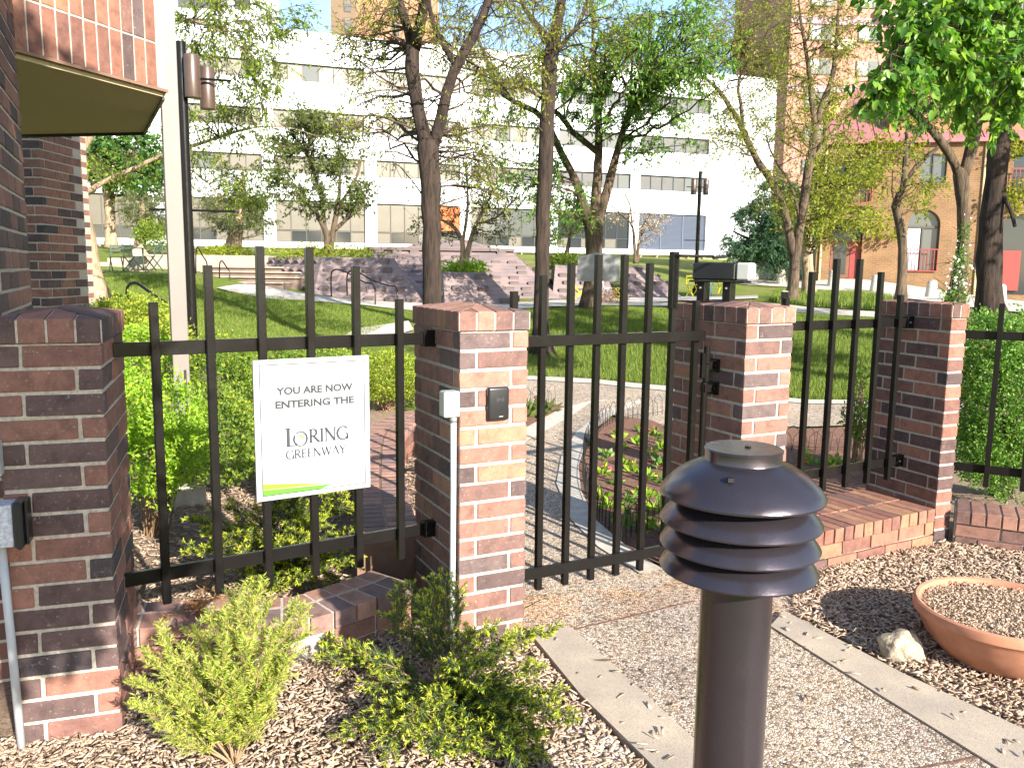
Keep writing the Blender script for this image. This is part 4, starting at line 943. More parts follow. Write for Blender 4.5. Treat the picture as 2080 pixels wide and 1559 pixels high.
# bay: soldier courses on the slanted face
b0 = Vector((-2.933, 5.06, 0)); b1 = Vector((-2.502, 6.19, 0)); b2 = Vector((-3.381, 7.853, 0)); b3 = Vector((-4.66, 8.09, 0))
bay = tag(MB().prism([(b0.x, b0.y), (b1.x, b1.y), (b2.x, b2.y), (b3.x, b3.y), (-4.8, 6.0)], 3.262, 5.6).build('bay', M_MORTAR, None), None)
bay.parent = bd; bay.matrix_parent_inverse = Matrix.LocRotScale(bd.location, bd.rotation_euler, None).inverted()
def on_bay(o): o.parent = bd; o.matrix_parent_inverse = Matrix.LocRotScale(bd.location, bd.rotation_euler, None).inverted(); return o
fd = (b1 - b0); FL = fd.length; fd.normalize(); fn = Vector((fd.y, -fd.x, 0)); fa = math.atan2(fd.y, fd.x)
sold = brick_mesh('soldier_brick', HD, 0.10, SL, M_BRICK_L, 5); sold2 = brick_mesh('soldier_brick', HD, 0.10, SL, M_BRICK, 6)
for row in range(2):
    for i in range(11):
        inst('soldier_brick', sold if rnd.random() < 0.72 else sold2, bay, b0 + fd * (0.055 + i * .1025) - fn * 0.044 + Vector((0, 0, 3.285 + SL / 2 + row * (SL + .012))), (0, 0, fa))
for k in range(7):
    z = 3.955 + k * PIT + BH / 2
    off = 0.0 if k % 2 else -0.15
    for i in range(5):
        x0 = max(0.0, off + i * .305); x1 = min(FL, off + i * .305 + SL)
        if x1 - x0 < 0.04: continue
        me = brick_mesh('brick', x1 - x0, 0.1, BH, M_BRICK, i + k)
        c = inst('brick', me, bay, b0 + fd * ((x0 + x1) / 2) - fn * 0.044 + Vector((0, 0, z)), (0, 0, fa))
MB().bar(b0 + fn * 0.012 + Vector((0, 0, 3.925)), b1 + fn * 0.012 + Vector((0, 0, 3.925)), 0.03, 0.018).build('flashing', M_IRON, bay)
MB().bar(b0 + fn * 0.006 + Vector((0, 0, 3.272)), b1 + fn * 0.006 + Vector((0, 0, 3.272)), 0.03, 0.020).build('edge_trim', M_TRIM, bay)
on_bay(MB().prism(inset([(b0.x, b0.y), (b1.x, b1.y), (b2.x, b2.y), (b3.x, b3.y), (-4.8, 6.0)], 0.02), 3.235, 3.262).build('soffit', M_SOFFIT, None))
on_bay(MB().bar(b1 + Vector((-.03, .02, 3.226)), b2 + Vector((.0, -.02, 3.226)), 0.02, 0.016).bar(b2 + Vector((0, -.02, 3.226)), b3 + Vector((0.0, -.02, 3.226)), 0.03, 0.03).build('soffit_bead', M_IRON, None))
# stepped brick piers further back below the soffit
def pier(px0, px1, d, z0, z1, dep):
    a = Vector((*px0, 0)); b = Vector((*px1, 0)); w = (b - a).length; an = math.atan2(b.y - a.y, b.x - a.x)
    e = on_bay(MB().box((w / 2, dep / 2, (z0 + z1) / 2), (w - .01, dep - .01, z1 - z0)).build('pier', M_MORTAR, None))
    e.location = a; e.rotation_euler = (0, 0, an)
    k = 0; z = z1 - 0.05
    while z > z0:
        if k % 2:
            lay(e, 0, w, -0.003, 0.087, z, mat=M_BRICK_D)
            S_ = [(0.103, 0.394), (0.410, 0.701)]
        else:
            lay(e, 0, w - 0.103, -0.003, 0.087, z, mat=M_BRICK_D)
            S_ = [(-0.003, 0.288), (0.304, 0.595), (0.611, 0.88)]
        for y0, y1 in S_: lay(e, w - .087, w + .003, y0, y1, z, mat=M_BRICK_D)
        z -= PIT; k += 1
pier((-5.477, 9.4, 2.497)[:2], (-5.22, 9.4, 2.5)[:2], 9.4, 0.0, 4.3, 0.9)
pier((-7.711, 13.9, 2.718)[:2], (-7.404, 13.9, 2.721)[:2], 13.9, 0.3, 5.2, 0.9)
cl = thing('steel_column', 'square taupe steel column behind the fence beside the bay', 'column', (-2.807, 7, 0.872)[:2] + (0.0,), math.radians(27))
MB().box((0, 0, 2.8), (0.128, 0.128, 5.6)).build('shaft', M_TAUPE, cl, bevel=0.004)
MB().box((0, 0, 0.07), (0.30, 0.30, 0.22)).build('footing', M_CONC, cl, bevel=0.01)
MB().box((0.028, -0.0655, 0.99), (0.020, 0.005, 0.36)).build('slot', M_IRON, cl)
# ------------------------------------------------------------------ far buildings
M_WHITE = simple('white painted concrete', (0.74, 0.77, 0.81), 0.7, noise=0.03, scale=0.6)
M_BLIND = simple('cream window blinds', (0.115, 0.10, 0.074), 0.35, noise=0.10, scale=1.5, spec=0.5)
M_BLINDG = simple('grey window blinds', (0.08, 0.08, 0.077), 0.3, noise=0.15, scale=1.5, spec=0.5)
M_GLASS = simple('dark window glass', (0.035, 0.04, 0.042), 0.08, spec=0.6)
M_GLASSG = simple('grey reflecting glass', (0.10, 0.105, 0.10), 0.12, spec=0.6)
M_FRAME = simple('window frame paint', (0.075, 0.066, 0.054), 0.5)
M_LOUV = simple('slate blue louvres', (0.12, 0.14, 0.19), 0.5)
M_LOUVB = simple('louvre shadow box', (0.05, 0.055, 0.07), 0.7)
wb = thing('white_office_building', 'long white office building with bands of windows across the back', 'building', (-10.913, 66.0, 0), math.radians(19.2))
S0, S1 = -30.2, 36.5
levels = [(3.85, 6.95), (8.93, 10.2), (12.22, 13.52), (15.62, 16.88)]
Z = [2.0] + [v for l in levels for v in l] + [19.2]
DEP = 0.28
for i in range(0, len(Z), 2):
    nm = 'parapet_band' if i == 8 else 'spandrel_band'
    MB().box(((S0 + S1) / 2, 6.0, (Z[i] + Z[i + 1]) / 2), (S1 - S0, 12.0, Z[i + 1] - Z[i])).build(nm, M_WHITE, wb)
bays = [(-30.1 + 7.6 * k + 0.0, -30.1 + 7.6 * k + 6.7) for k in range(8)]
bays = [(0.25 + 7.6 * k, 6.95 + 7.6 * k) for k in range(-4, 4)]
for li, (z0, z1) in enumerate(levels):
    edges = [S0]
    for a, b in bays: edges += [a, b]
    edges.append(S1)
    mb = MB()
    for j in range(0, len(edges), 2):
        if edges[j + 1] - edges[j] < 0.05: continue
        o = MB().box(((edges[j] + edges[j + 1]) / 2, 6.0, (z0 + z1) / 2), (edges[j + 1] - edges[j], 11.996, z1 - z0)).build('pier', M_WHITE, wb)
    MB().box(((S0 + S1) / 2, 6.4, (z0 + z1) / 2), (S1 - S0 - 0.4, 11.0, z1 - z0)).build('core', M_LOUVB, wb)
    for k, (a, b) in enumerate(bays):
        if li == 0 and k == 7:   # louvred plant opening
            lv = MB().box(((a + b) / 2, 0.30, (z0 + z1) / 2), (b - a, 0.04, z1 - z0)).build('louvre_panel', M_LOUVB, wb)
            nsl = 30
            me = MB().box((0, 0, 0), (b - a, 0.10, 0.055), M=Matrix.Rotation(0.6, 4, 'X')).mesh('slat', M_LOUV)
            for q in range(nsl): inst('slat', me, lv, ((a + b) / 2, 0.22, z0 + 0.05 + q * (z1 - z0 - 0.08) / nsl))
            for q in (0.0, 0.33, 0.66, 1.0): MB().box((a + 0.03 + (b - a - 0.06) * q, 0.15, (z0 + z1) / 2), (0.06, 0.05, z1 - z0)).build('stile', M_LOUV, lv)
            continue
        npn = 6
        fr = MB()
        for q in range(npn + 1): fr.box((a + (b - a) * q / npn, 0.21, (z0 + z1) / 2), (0.06 if 0 < q < npn else 0.09, 0.07, z1 - z0 - 0.004))
        fr.box(((a + b) / 2, 0.21, z0 + 0.035), (b - a - .01, 0.08, 0.07)).box(((a + b) / 2, 0.21, z1 - 0.035), (b - a - .01, 0.08, 0.07))
        if li == 0: fr.box(((a + b) / 2, 0.21, z0 + 0.86), (b - a - .01, 0.072, 0.07))
        w = fr.build('window', M_FRAME if k < 6 else M_LOUVB, wb)
        for q in range(npn):
            x0, x1 = a + (b - a) * q / npn + 0.02, a + (b - a) * (q + 1) / npn - 0.02
            warm = k <= 5
            if li == 0:
                up = M_BLIND if k <= 4 and not (k == 4 and q == 9) else (M_GLASSG if q > 0 else M_BLIND)
                if k == 6: up = M_GLASS
                MB().box(((x0 + x1) / 2, 0.245, (z0 + 0.9 + z1) / 2), (x1 - x0, 0.02, z1 - z0 - 0.95)).build('pane', up, w)
                MB().box(((x0 + x1) / 2, 0.245, z0 + 0.45), (x1 - x0, 0.02, 0.78)).build('pane', M_GLASS if rnd.random() < 0.6 else M_BLIND, w)
            else:
                m_ = M_BLIND if warm else M_BLINDG
                if rnd.random() < 0.12: m_ = M_GLASSG
                MB().box(((x0 + x1) / 2, 0.245, (z0 + z1) / 2), (x1 - x0, 0.02, z1 - z0 - 0.06)).build('pane', m_, w)
M_ORG = simple('orange red hanging', (0.50, 0.13, 0.05), 0.8, noise=0.5, scale=1.2)
MB().box((5.95, 0.12, 5.9), (2.3, 0.05, 1.9)).build('orange_banner', M_ORG, wb)
# terrace wall and rail in front of the white building
tw = thing('terrace_wall', 'long cream terrace wall with bench brackets before the white building', 'low wall', (-10.913, 66.0, 0), math.radians(19.2))
M_CREAM = simple('cream rendered wall', (0.70, 0.62, 0.44), 0.8, noise=0.08, scale=1.0)
MB().box((2.0, -3.0, 2.55), (56, 0.4, 1.55)).build('wall', M_CREAM, tw)
MB().box((2.0, -3.3, 3.42), (56, 0.85, 0.16)).build('bench_top', M_WHITE, tw)
for i in range(37): MB().bar((-25 + i * 1.5, -3.6, 3.34), (-25 + i * 1.5, -3.2, 2.95), 0.12, 0.1).build('bracket', M_CREAM, tw)
# brown brick tower beyond
M_TOWER = simple('tan tower brick', (0.34, 0.18, 0.11), 0.9, noise=0.12, scale=0.5)
M_TOWERSHADE = simple('shade toned tower brick', (0.17, 0.12, 0.08), 0.9, noise=0.12, scale=0.5)  # darker tone that paints shade onto one strip of the tower
tp = (-31.8, 150, 45.536)
bt_ = thing('brick_tower', 'tall orange brown brick tower rising behind the white building', 'building', (tp[0], 150, 0), math.radians(10))
MB().box((9.2, 8, 32), (18.4, 16, 64)).build('wall', M_TOWER, bt_)
MB().box((2.2, -0.02, 32), (4.3, 0.1, 64)).build('shaded_bay', M_TOWERSHADE, bt_)  # thin dark sheet standing in for shade on the tower front
for sx in (2.8, 11.0):
    for f in range(9):
        w = MB().box((sx, -0.1, 36.6 + f * 3.3), (1.2, 0.12, 2.4)).build('window', M_FRAME, bt_)
        MB().box((sx, -0.17, 37.2 + f * 3.3), (1.0, 0.04, 1.0)).build('pane', M_BLIND, w); MB().box((sx, -0.17, 36.0 + f * 3.3), (1.0, 0.04, 0.95)).build('pane', M_GLASSG, w)
wp = (-60.317, 170, 51.052)
wt = thing('white_tower', 'tall white tower with grey window strips at upper left', 'building', (wp[0] - 14, 170, 0), math.radians(4))
MB().box((11.9, 10, 40), (23.8, 20, 80)).build('wall', M_WHITE, wt)
for f in range(8):
    w = MB().box((20.8, -0.1, 44 + f * 4.4), (3.0, 0.2, 2.4)).build('window', M_BLINDG, wt); MB().box((12.5, -0.1, 44 + f * 4.4), (8.0, 0.2, 2.4)).build('window', M_BLINDG, wt)
# pink and yellow tower at right
M_PINK = simple('pink tower render', (0.40, 0.20, 0.16), 0.9, noise=0.10, scale=0.4)
M_MAUVE = simple('mauve band', (0.48, 0.28, 0.36), 0.9); M_YEL = simple('yellow panel', (0.62, 0.42, 0.13), 0.8); M_CRM = simple('cream balcony', (0.60, 0.52, 0.38), 0.8)
pt = thing('pink_tower', 'stepped pink apartment tower with cream balconies behind the right trees', 'building', (27.6, 88.0, 0), math.radians(6))
MB().box((20, 8, 20), (40, 16, 44)).build('wall', M_PINK, pt)
for f in range(10):
    z = 6.2 + f * 3.3
    for c in range(6):
        x = 3.2 + c * 5.2
        w = MB().box((x, -0.06, z), (2.5, 0.14, 1.5)).build('window', M_FRAME, pt)
        MB().box((x - 0.62, -0.14, z), (1.1, 0.04, 1.35)).build('pane', M_BLINDG, w); MB().box((x + 0.62, -0.14, z), (1.1, 0.04, 1.35)).build('pane', M_GLASSG, w)
        if (f + c) % 2 == 0:
            b_ = MB().box((x + 1.9, -0.6, z - 1.25), (2.6, 1.2, 1.1)).build('balcony', (M_CRM, M_YEL, M_MAUVE)[(f + 2 * c) % 3], pt)
MB().box((14, -0.05, 20.6), (28.1, 0.2, 0.7)).build('band', M_MAUVE, pt); MB().box((14, -0.05, 27.2), (28.1, 0.2, 0.7)).build('band', M_MAUVE, pt)

# tan brick row house at right with arched openings
def tan_mat():
    m, nt, b = new_mat('tan brick'); b.inputs['Roughness'].default_value = 0.9
    tc = nt.nodes.new('ShaderNodeTexCoord'); sp_ = nt.nodes.new('ShaderNodeSeparateXYZ'); cb = nt.nodes.new('ShaderNodeCombineXYZ')
    nt.links.new(tc.outputs['Object'], sp_.inputs[0]); nt.links.new(sp_.outputs[0], cb.inputs[0]); nt.links.new(sp_.outputs[2], cb.inputs[1])
    br = nt.nodes.new('ShaderNodeTexBrick'); br.inputs['Scale'].default_value = 1.0
    br.inputs['Brick Width'].default_value = 0.305; br.inputs['Row Height'].default_value = 0.1016; br.inputs['Mortar Size'].default_value = 0.011
    br.inputs['Color1'].default_value = (0.215, 0.12, 0.056, 1); br.inputs['Color2'].default_value = (0.165, 0.09, 0.042, 1); br.inputs['Mortar'].default_value = (0.24, 0.17, 0.105, 1)
    nt.links.new(cb.outputs[0], br.inputs['Vector'])
    n = nd(nt, 'ShaderNodeTexNoise', Scale=0.8, Detail=6.0); nt.links.new(tc.outputs['Object'], n.inputs['Vector'])
    r = ramp(nt, n.outputs[0], [(0.3, (0.75, 0.75, 0.75)), (0.7, (1.15, 1.12, 1.1))])
    nt.links.new(mixc(nt, 1.0, br.outputs[0], r.outputs[0], 'MULTIPLY'), b.inputs['Base Color'])
    bump(nt, b, br.outputs['Fac'], -0.5, 0.01)
    return m
M_TAN = tan_mat()
M_RED = simple('brick red paint', (0.24, 0.045, 0.038), 0.5, noise=0.1, scale=5); M_DOOR = simple('brown timber door', (0.17, 0.075, 0.045), 0.5, noise=0.2, scale=6)
M_ROOF = simple('maroon metal roof', (0.33, 0.12, 0.13), 0.5, noise=0.1, scale=1.5)
TA = Vector((16.526, 46.6, 1.798)); TB = Vector((26.973, 44.2, 0.659)); td = (TB - TA); td.z = 0; tang = math.atan2(td.y, td.x); TL = td.length
tnb = thing('tan_brick_house', 'tan brick row house with arched door and red balconies at right', 'building', (TA.x, TA.y, 0), tang)
k_ = TL / 432.0   # metres along the front for each step of the survey
def fx(px): return (px - 1648) * k_
def arch_cut(x, w, z0, zs, n=14):
    """outline of an arched opening: sill z0, spring zs"""
    r = w / 2
    return [(x - r, z0), (x - r, zs)] + [(x - r * math.cos(PI * i / n), zs + r * math.sin(PI * i / n)) for i in range(1, n)] + [(x + r, zs), (x + r, z0)]
from mathutils.geometry import tessellate_polygon
def wall_with_holes(name, outer, holes, depth, mat, parent, y=0.0):
    loops = [[Vector((p[0], p[1], 0)) for p in outer]] + [[Vector((p[0], p[1], 0)) for p in h] for h in holes]
    tris = tessellate_polygon(loops); P = [p for l in loops for p in l]
    V = [(p.x, y, p.y) for p in P]; F = [tuple(t_) for t_ in tris]
    i0 = len(loops[0])
    for l in loops[1:]:
        n = len(l); b = len(V)
        V += [(p.x, y, p.y) for p in l] + [(p.x, y + depth, p.y) for p in l]
        F += [(b + i, b + (i + 1) % n, b + n + (i + 1) % n, b + n + i) for i in range(n)]
    o = MB().add(V, F).build(name, mat, parent)
    bm = bmesh.new(); bm.from_mesh(o.data)
    for f in bm.faces:
        f.normal_update()
        if abs(f.normal.y) > 0.9 and f.normal.y > 0: f.normal_flip()
    bm.to_mesh(o.data); bm.free(); return o
def zt(py, d=45.4, hor=554.0): return 2.047 - (py - hor) / 1692.0 * d
X0, X1 = fx(1655), fx(2330)
door = arch_cut(fx(1717), 1.62, zt(566), zt(476)); win = arch_cut(fx(1872), 1.62, zt(549, 45.4), zt(458))
win2 = arch_cut(fx(2062), 2.4, zt(598, 44.5, 558), zt(484, 44.5, 558))
rec = [(fx(1668), zt(412)), (fx(1668), zt(336)), (fx(1762), zt(336)), (fx(1762), zt(412))]
up2 = [(fx(1856), zt(376)), (fx(1856), zt(320)), (fx(1908), zt(320)), (fx(1908), zt(376))]
up3 = [(fx(2036), zt(400)), (fx(2036), zt(322)), (fx(2120), zt(322)), (fx(2120), zt(400))]
wall_with_holes('wall', [(X0, -0.3), (X1, -0.3), (X1, zt(292)), (X0, zt(292))], [door, win, win2, rec, up2, up3], 0.35, M_TAN, tnb)
MB().box(((X0 + X1) / 2, 4.3, 3.9), (X1 - X0, 7.0, 8.8)).build('back_wall', M_TAN, tnb)
MB().box((X0 + 0.15, 0.5, zt(430)), (0.3, 0.98, 8.5)).build('end_wall', M_TAN, tnb)
# sloped maroon roof with open hip line
ze = zt(292); 
MB().add([(X0 - .3, -0.35, ze - 0.02), (X1 + .3, -0.35, ze - 0.02), (X1 + .3, 4.5, ze + 3.6), (X0 + 2.2, 4.5, ze + 3.6), (X0 - .3, -0.35, ze - 0.2), (X1 + .3, -0.35, ze - 0.2), (X1 + .3, 5.0, ze - 0.2), (X0 - .3, 5.0, ze - 0.2)],
         [(0, 1, 2, 3), (0, 4, 5, 1), (0, 3, 7, 4), (4, 7, 6, 5)]).build('roof', M_ROOF, tnb)
MB().box(((fx(1790) + X1) / 2, 2.0, ze + 1.6), (X1 - fx(1790), 3.6, 3.3)).build('upper_wall', simple('orange render', (0.33, 0.165, 0.085), 0.9, noise=0.12, scale=0.8), tnb)
for i in range(16): MB().bar((X0 + 0.4 + i * 0.75, -0.36, ze + 0.0), (X0 + 0.4 + i * 0.75, 1.6, ze + 1.46), 0.04, 0.05).build('seam', M_ROOF, tnb)
def infill(nm, holepoly, mat, y, shrink=0.0): 
    return wall_with_holes(nm, [(p[0], p[1]) for p in holepoly], [], 0.0, mat, tnb, y)
dz0, dzs = zt(566), zt(476)
g = infill('fanlight', arch_cut(fx(1717), 1.62, dzs - 0.35, dzs), M_GLASS, 0.30)
dr = MB().box((fx(1717) - 0.26, 0.28, (dz0 + dzs - .35) / 2), (1.0, 0.06, dzs - .35 - dz0 - .06)).build('door', M_DOOR, tnb)
MB().box((fx(1717) - 0.26, 0.245, (dz0 + dzs - .2) / 2), (0.66, 0.03, 1.75)).build('door_glass', M_GLASS, dr)
MB().box((fx(1717) + 0.53, 0.28, (dz0 + dzs - .35) / 2), (0.54, 0.06, dzs - .35 - dz0)).build('side_panel', M_RED, tnb)
MB().box((fx(1717), 0.24, dzs - 0.38), (1.62, 0.1, 0.09)).build('transom', M_DOOR, tnb)
g = infill('arched_window', arch_cut(fx(1872), 1.62, zt(549), zt(458)), M_GLASSG, 0.30)
MB().box((fx(1872), 0.25, zt(462)), (1.62, 0.08, 0.12)).build('transom', M_FRAME, g)
MB().box((fx(1872) - 0.45, 0.26, zt(506)), (0.68, 0.05, 2.2)).build('white_curtain', M_WHITE, g); MB().box((fx(1872), 0.24, zt(506)), (0.07, 0.07, 2.3)).build('mullion', M_FRAME, g)
infill('arched_window', win2, M_GLASS, 0.30)
MB().box((fx(2050), 0.2, zt(550, 44.5, 558)), (0.9, 0.1, 2.1)).build('red_door', M_RED, tnb)
infill('recess_back', rec, M_GLASS, 0.34); infill('window', up2, M_GLASSG, 0.2); infill('window', up3, M_GLASS, 0.25)
MB().box((fx(1882), 0.14, zt(348)), (0.06, 0.08, zt(320) - zt(376))).build('mullion', M_FRAME, tnb)
MB().box((fx(1725), 0.22, zt(374)), (0.7, 0.04, 1.9)).build('balcony_door', M_BLIND, tnb)
def railing(nm, xa, xb, z0, z1, y, n):
    o = MB().box(((xa + xb) / 2, y, z1), (xb - xa, 0.06, 0.06)).build(nm, M_RED, tnb)
    MB().box(((xa + xb) / 2, y, z0), (xb - xa, 0.06, 0.06)).build('bottom_rail', M_RED, o)
    me = MB().box((0, 0, 0), (0.035, 0.035, z1 - z0)).mesh('baluster', M_RED)
    for i in range(n + 1): inst('baluster', me, o, (xa + (xb - xa) * i / n, y, (z0 + z1) / 2))
    return o
railing('balcony_railing', fx(1664), fx(1764), zt(415), zt(374), -0.35, 14)
MB().box((fx(1714), -0.1, zt(419)), (fx(1766) - fx(1662), 0.7, 0.14)).build('balcony_slab', M_TAN, tnb)
railing('window_railing', fx(1842), fx(1903), zt(549), zt(506), -0.08, 9)
railing('balcony_railing', fx(2030), fx(2120), zt(398), zt(352), -0.35, 12)
for px in (1664, 1981): MB().tube([(fx(px), -0.06, 0.2), (fx(px), -0.06, zt(300))], 0.06, 8).build('downpipe', simple('cream downpipe', (0.6, 0.45, 0.24), 0.5), tnb)
# pale garden wall between the houses
gw = tag(MB().box((0, 0, 0.75), (5.6, 0.35, 2.1)).build('garden_wall', M_CONC, None), 'pale concrete garden wall left of the tan brick house', 'low wall')
gp = (15.737, 50, 1.814); gw.location = (gp[0], gp[1], 1.4); gw.rotation_euler = (0, 0, 0.1)

# ------------------------------------------------------------------ brick fountain: truncated pyramids with projecting studs
def fount_mat(nm, a, b2, m2, sc=1.0):
    m, nt, b = new_mat(nm); b.inputs['Roughness'].default_value = 0.85
    tc = nt.nodes.new('ShaderNodeTexCoord'); g_ = nt.nodes.new('ShaderNodeNewGeometry')
    # along-the-slope coordinates: horizontal run + height
    sp_ = nt.nodes.new('ShaderNodeSeparateXYZ'); nt.links.new(tc.outputs['Object'], sp_.inputs[0])
    ad = nd(nt, 'ShaderNodeMath', operation='ADD'); nt.links.new(sp_.outputs[0], ad.inputs[0]); nt.links.new(sp_.outputs[1], ad.inputs[1])
    cb = nt.nodes.new('ShaderNodeCombineXYZ'); nt.links.new(ad.outputs[0], cb.inputs[0]); nt.links.new(sp_.outputs[2], cb.inputs[1])
    br = nt.nodes.new('ShaderNodeTexBrick'); br.inputs['Scale'].default_value = 1.0
    br.inputs['Brick Width'].default_value = 0.42; br.inputs['Row Height'].default_value = 0.13; br.inputs['Mortar Size'].default_value = 0.012
    br.inputs['Color1'].default_value = (*a, 1); br.inputs['Color2'].default_value = (*b2, 1); br.inputs['Mortar'].default_value = (*m2, 1)
    nt.links.new(cb.outputs[0], br.inputs['Vector'])
    n = nd(nt, 'ShaderNodeTexNoise', Scale=1.1, Detail=6.0); nt.links.new(tc.outputs['Object'], n.inputs['Vector'])
    r = ramp(nt, n.outputs[0], [(0.3, (0.75, 0.78, 0.82)), (0.7, (1.2, 1.12, 1.08))])
    nt.links.new(mixc(nt, 1.0, br.outputs[0], r.outputs[0], 'MULTIPLY'), b.inputs['Base Color']); bump(nt, b, br.outputs['Fac'], -0.5, 0.02)
    return m
M_FNT = fount_mat('mauve paving brick', (0.235, 0.178, 0.168), (0.205, 0.155, 0.15), (0.25, 0.205, 0.19))
M_STUD = simple('mauve stud brick', (0.14, 0.11, 0.108), 0.85, noise=0.15, scale=5)
fo = thing('brick_fountain', 'stepped brick fountain of mauve truncated pyramids with raised studs', 'fountain', (0, 0, 0))
STUD = {}
def mastaba(name, base, top, zb, z1, faces, pitch=(0.62, 0.46), stud=0.17, lip=False, skip=0.0):
    """base, top: matching plan polygons (counter-clockwise); faces: sides that carry studs"""
    n = len(base)
    V = [(*p, zb) for p in base] + [(*p, z1) for p in top]
    F = [tuple(range(n, 2 * n))] + [(i, (i + 1) % n, n + (i + 1) % n, n + i) for i in range(n)]
    o = MB().add(V, F).build(name, M_FNT, fo)
    for i in faces:
        a, b = Vector(V[i]), Vector(V[(i + 1) % n]); c, d = Vector(V[n + (i + 1) % n]), Vector(V[n + i])
        sl = ((d - a) + (c - b)) / 2; H = sl.length
        if H < 0.3: continue
        ru = ((b - a) + (c - d)).normalized(); nm_ = ru.cross(sl.normalized()).normalized()
        up = nm_.cross(ru).normalized()
        rows = int(H / pitch[1])
        R = Matrix((ru, up, nm_)).transposed().to_4x4()
        key = round(stud, 3)
        if key not in STUD: STUD[key] = MB().box((0, 0, 0.03), (stud * 1.45, stud * 0.8, 0.13), M=Matrix.Rotation(-0.30, 4, 'X')).mesh('stud_brick', M_STUD)
        for r in range(rows):
            t_ = (r + 0.55) / rows
            e0 = a.lerp(d, t_); e1 = b.lerp(c, t_); L = (e1 - e0).length
            k = int((L - 0.2) / pitch[0])
            for q in range(k):
                if rnd.random() < skip: continue
                s = (q + 0.5 + 0.25 * (r % 2)) * L / (k + 0.25)
                if s > L - 0.1: continue
                e = inst('stud_brick', STUD[key], o, e0 + (e1 - e0).normalized() * s, R.to_euler())
    return o
def pyr(name, fl, fr, br_, bl_, tfl, tfr, tbr, tbl, zb, zt_, faces, **k):
    return mastaba(name, [p[:2] for p in (fl, fr, br_, bl_)], [p[:2] for p in (tfl, tfr, tbr, tbl)], zb, zt_, faces, **k)
ZA = (-6.489, 28.6, 2.356)[2]
pyr('planter_mound', (-6.48, 26.4, 1.067), (-2.461, 25.8, 0.864), (-1.0, 34.0), (-9.23, 29.8, 1.37), (-6.489, 28.6, 2.356), (-4.036, 28.4, 2.35), (-4.713, 32.5, 2.468), (-9.26, 31.8, 2.384), 0.55, ZA, [0, 3], stud=0.2, skip=0.0)
ZB = (-0.162, 33.5, 2.712)[2]
pyr('main_mound', (-4.649, 28, 0.903), (2.132, 29.5, 1.031), (3.626, 42, 1.735), (-8.684, 42, 1.586), (-5.647, 33.2, 2.64), (-0.064, 33.6, 2.695), (-0.518, 38, 2.906), (-6.063, 38, 2.861), 0.6, ZB, [0, 1], stud=0.24, skip=0.25)
MB().prism([p[:2] for p in ((-5.806, 33, 2.634), (0.053, 33.4, 2.693), (-0.389, 38.4, 2.917), (-6.261, 38.4, 2.868))], ZB + 0.004, ZB + 0.12).build('coping', M_STUD, fo)
pyr('top_mound', (-4.458, 34.2, 2.792), (-0.706, 34.2, 2.837), (-0.936, 37, 2.943), (-4.693, 37, 2.897), (-3.766, 35.2, 3.168), (-1.817, 35.2, 3.192), (-1.974, 36.2, 3.244), (-3.746, 36.2, 3.222), ZB + 0.122, (-2.945, 35.2, 3.178)[2], [0], stud=0.2)
ZC_ = (-0.893, 26.4, 1.92)[2]
pyr('front_mound', (-1.984, 24.6, 0.923), (0.704, 24.9, 1.001), (0.731, 29, 1.066), (-2.766, 29, 0.989), (-2.191, 26.2, 1.905), (-0.893, 26.4, 1.92), (-0.968, 28.6, 1.992), (-2.542, 28.4, 1.974), 0.5, ZC_, [0, 1, 3], stud=0.2, skip=0.4)
pyr('right_mound', (1.397, 30.5, 0.987), (4.009, 31, 1.001), (5.328, 40, 1.773), (1.812, 40, 1.73), (1.643, 33, 2.17), (3.557, 33.4, 2.233), (3.83, 37, 2.316), (1.667, 37, 2.29), 0.5, (2.662, 33.2, 2.202)[2], [0, 1], stud=0.2, skip=0.3)
pyr('end_mound', (4.073, 31.5, 1.003), (7.242, 32.6, 1.022), (8.414, 38, 1.495), (5.214, 40, 1.655), (4.584, 34.5, 2.191), (5.478, 34.8, 2.202), (5.779, 37, 2.276), (4.957, 37, 2.266), 0.5, (5.002, 34.6, 2.196)[2], [0, 1], stud=0.2, skip=0.45)

# ------------------------------------------------------------------ plaza steps, handrails, lamps, furniture
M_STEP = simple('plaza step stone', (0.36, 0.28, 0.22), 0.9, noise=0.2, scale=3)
M_RISER = simple('shadow dark step riser', (0.17, 0.125, 0.10), 0.9, noise=0.3, scale=3)  # darker than the treads: shadow lines of the steps put into the colour
st = thing('plaza_steps', 'broad stone steps climbing left of the fountain', 'steps', (0, 0, 0))
for i in range(4):
    d0 = 27.4 + i * 1.0
    a = (-10.373, 27.4, 1.338); b = (-7.688, 26.9, 1.287)
    y0 = 26.9 + i * 1.0
    z = 1.36 + 0.16 * (i + 1)
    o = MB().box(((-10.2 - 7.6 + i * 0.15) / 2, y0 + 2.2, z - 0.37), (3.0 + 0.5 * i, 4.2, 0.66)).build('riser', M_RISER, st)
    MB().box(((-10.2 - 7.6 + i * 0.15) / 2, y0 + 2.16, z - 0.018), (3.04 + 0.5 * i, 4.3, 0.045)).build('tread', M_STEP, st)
up_ = thing('plaza_steps', 'upper flight of plaza steps behind the chairs at left', 'steps', (0, 0, 0))
for i in range(3): MB().box((-12.5 + i * 0.3, 31.5 + i * 0.8, 1.9 + i * 0.16), (7.0 - i, 1.6, 0.4)).build('step', M_STEP, up_)
def handrail(label, pts, r=0.022, group='black tube handrails'):
    P = arc_pts(pts, 0.08)
    return tag(MB().tube([tuple(p) for p in P], r, 8).build('handrail', M_BLACK, None, smooth=True), label, 'handrail', group)
